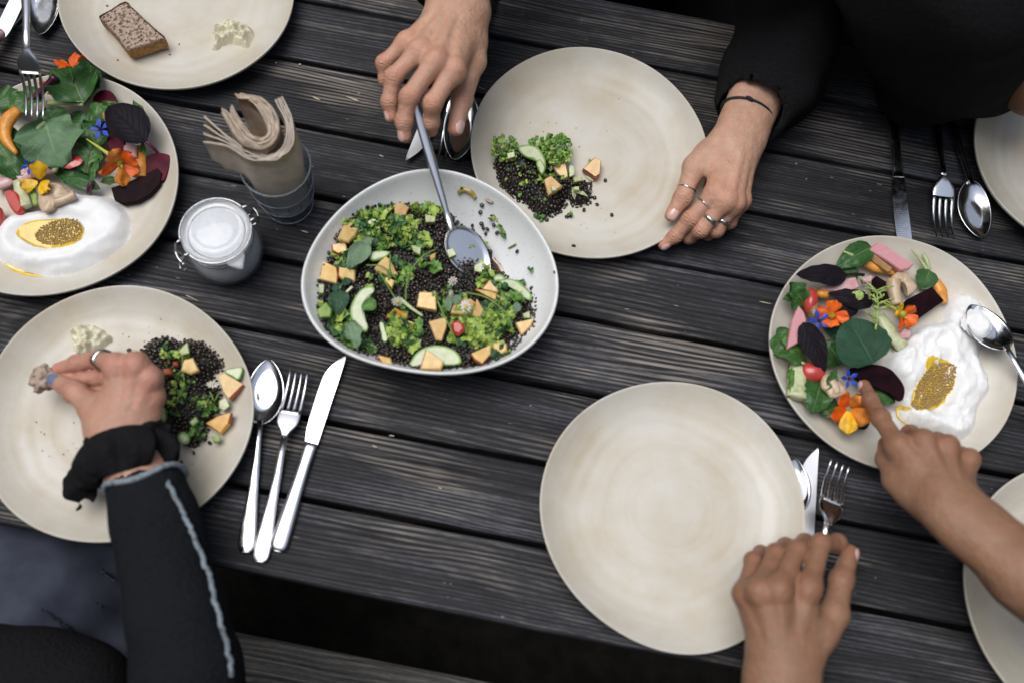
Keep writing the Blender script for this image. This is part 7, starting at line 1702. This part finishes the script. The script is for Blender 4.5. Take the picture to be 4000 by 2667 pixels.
def seam(pts, r, name, ch=slc, m=M_HEM):
    P_ = [on_top(*p, ch) for p in pts]; P_ = [p for p in P_ if p is not None]
    C_ = catmull(P_, 70); C_ = [Vector(c) + Vector((fbm(i * .35, 3) * .0035, fbm(i * .35, 9) * .0030, .0006)) for i, c in enumerate(C_)]
    V, F = tube(C_, [r * (1 + .25 * fbm(i * .9, 5)) for i in range(len(C_))], 7); return mesh(name, V, F, m, per3)
seam([(642, 1850), (655, 1880), (672, 1915), (714, 1995), (765, 2112), (811, 2224), (837, 2326), (862, 2428), (890, 2530), (905, 2640)], .0024, 'seam')
hem = []
for i in range(31):
    a = PI * (-.12 + 1.24 * i / 30)
    ax = (slc[1][0] - slc[0][0]).normalized(); s_ = ax.cross(Vector(Z)).normalized(); u_ = s_.cross(ax)
    hem.append(slc[0][0] - ax * (.0120 + .0035 * math.sin(a * 3)) + s_ * (math.cos(a) * .0375) + u_ * (math.sin(a) * .0325))
V, F = tube(catmull(hem, 60), [.0030 * (1 + .3 * fbm(i * .8, 2)) for i in range(60)], 7); mesh('hem', V, F, M_HEM, per3)
tch = [(at(-160, 2420, -.12), .10, 1, None), (at(150, 2300, -.12), .095, 1, None), (at(420, 2190, -.14), .075, 1, None)]
M_FOLD = simple('dark_trouser_seam', (.02, .023, .032), .9)
seam([(40, 2225), (90, 2300), (180, 2390), (280, 2460), (350, 2510)], .0014, 'seam', tch, M_FOLD); seam([(230, 2240), (320, 2310), (400, 2370)], .0010, 'seam', tch, M_FOLD); seam([(310, 2160), (380, 2215), (450, 2270)], .0014, 'seam', tch, M_FOLD)
cloth('trousers', per3, [(at(-160, 2420, -.12), .10, 1, None), (at(150, 2300, -.12), .095, 1, None), (at(420, 2190, -.14), .075, 1, None)], M_TROUSER, h=.005, fold=.0050, ff=62, seed=15, k=.03,
      extra=[(at(430, 2780, -.15), at(520, 2400, -.18), .075, .06)])
cloth('cardigan', per3, [(at(-60, 2660, -.03), .055, 1, None), (at(240, 2790, -.05), .08, 1, None)], M_BLACKCLOTH, h=.008, fold=.004, ff=30, seed=16, k=.03, extra=[(at(760, 2950, .03), at(560, 3300, .2), .062, .08)])
body(per3, 'sweater', [(-.50, -1.10, -.25), (-.50, -1.10, .08), (-.48, -1.06, .36)], M_NAVYCLOTH, seed=18)

head(per3, (-.48, -.99, .56), (.2, 1, -.3), M_SKIN_C)
# -------- person at the bottom right: left hand on the fork, right hand pointing
per4 = thing('person', 'person with bare tan arms at bottom right, pointing at the salad and gripping a fork', 'person', (.78, -.95, -.72))
JD = dict(I=[(3095, 2560, .110), (3158, 2296, .124), (3205, 2122, .098), (3272, 2118, .076), (3312, 2150, .062)],
          M=[(3065, 2560, .114), (3040, 2300, .131), (3113, 2148, .104), (3145, 2118, .076), (3165, 2135, .058)],
          R=[(3035, 2562, .113), (2962, 2308, .125), (3031, 2160, .098), (3068, 2132, .072), (3092, 2152, .054)],
          P=[(3008, 2570, .108), (2907, 2318, .110), (2942, 2188, .089), (2972, 2158, .068), (2990, 2172, .052)],
          T=[(3160, 2540, .102), (3258, 2398, .098), (3288, 2262, .088), (3326, 2140, .070)])
armD, qD, nD = hand(per4, JD, [(3052, 2630, .104, .0290, .74), (3050, 2760, .10, .0300, .78), (3060, 3150, .07, .041, .9)], M_SKIN_D, 1.0, nails='T', nailup={'T': (.95, .1, .25)}, knuck=.0014)
JE = dict(I=[(3660, 1915, .118), (3508, 1740, .102), (3440, 1632, .078), (3400, 1562, .057), (3372, 1494, .040)],
          M=[(3690, 1915, .123), (3606, 1722, .110), (3556, 1696, .070), (3590, 1745, .056), (3630, 1790, .062)],
          R=[(3720, 1922, .123), (3700, 1742, .110), (3662, 1722, .070), (3682, 1772, .056), (3712, 1812, .062)],
          P=[(3745, 1935, .118), (3785, 1792, .102), (3755, 1775, .070), (3758, 1818, .058), (3772, 1852, .064)],
          T=[(3610, 1968, .104), (3502, 1872, .090), (3466, 1792, .078), (3458, 1716, .066)])
armE, qE, nE = hand(per4, JE, [(3735, 2005, .122, .0275, .78), (3830, 2080, .128, .0285, .84), (4010, 2235, .14, .0345, .92), (4250, 2440, .13, .041, .95)], M_SKIN_D, .97, nails='I', knuck=.0014)

M_SHIRT = simple('grey_shirt_cloth', (.03, .03, .032), .9, .1, 60, spec=.2)
body(per4, 'shirt', [(.82, -1.00, -.25), (.80, -.90, .08), (.74, -.78, .42)], M_SHIRT, seed=19, arms=[((.56, -.84, .40), (.86, -.62, .42), .065, .065)])
head(per4, (.66, -.72, .62), (-.6, .7, -.5), M_SKIN_D)
# -------- finger of a person at the left edge
per5 = thing('person', 'pink fingertip of a person at the upper left edge, above the knife', 'person', (-.85, -.06, -.72))
JF = dict(I=[(-470, 80, .050), (-260, 90, .056), (-125, 118, .048), (-50, 135, .034), (12, 133, .022)],
          M=[(-470, 105, .050), (-265, 140, .053), (-130, 170, .042), (-90, 200, .024), (-110, 228, .012)],
          R=[(-472, 128, .048), (-280, 185, .049), (-160, 215, .036), (-125, 240, .020), (-150, 262, .011)],
          P=[(-478, 148, .045), (-305, 225, .043), (-205, 255, .031), (-175, 275, .018), (-200, 292, .011)],
          T=[(-420, 40, .044), (-300, 10, .043), (-200, 0, .036), (-115, 30, .028)])
armF, qF, nF = hand(per5, JF, [(-510, 110, .046, .0275, .75), (-640, 145, .048, .0285, .8), (-900, 220, .055, .038, .9)], M_SKIN_C, .97, h=.0016, nails='IT')
cloth('sleeve', per5, [(at(-720, 165, .050), .044, .9, Z), (at(-900, 220, .055), .050, .9, Z), (at(-1250, 330, .10), .062, 1, Z)], M_NAVYCLOTH, h=.006, fold=.003, ff=60, seed=21, k=.008, cut=[(at(-560, 120, .046), at(-780, 185, .052), .033, .032)])
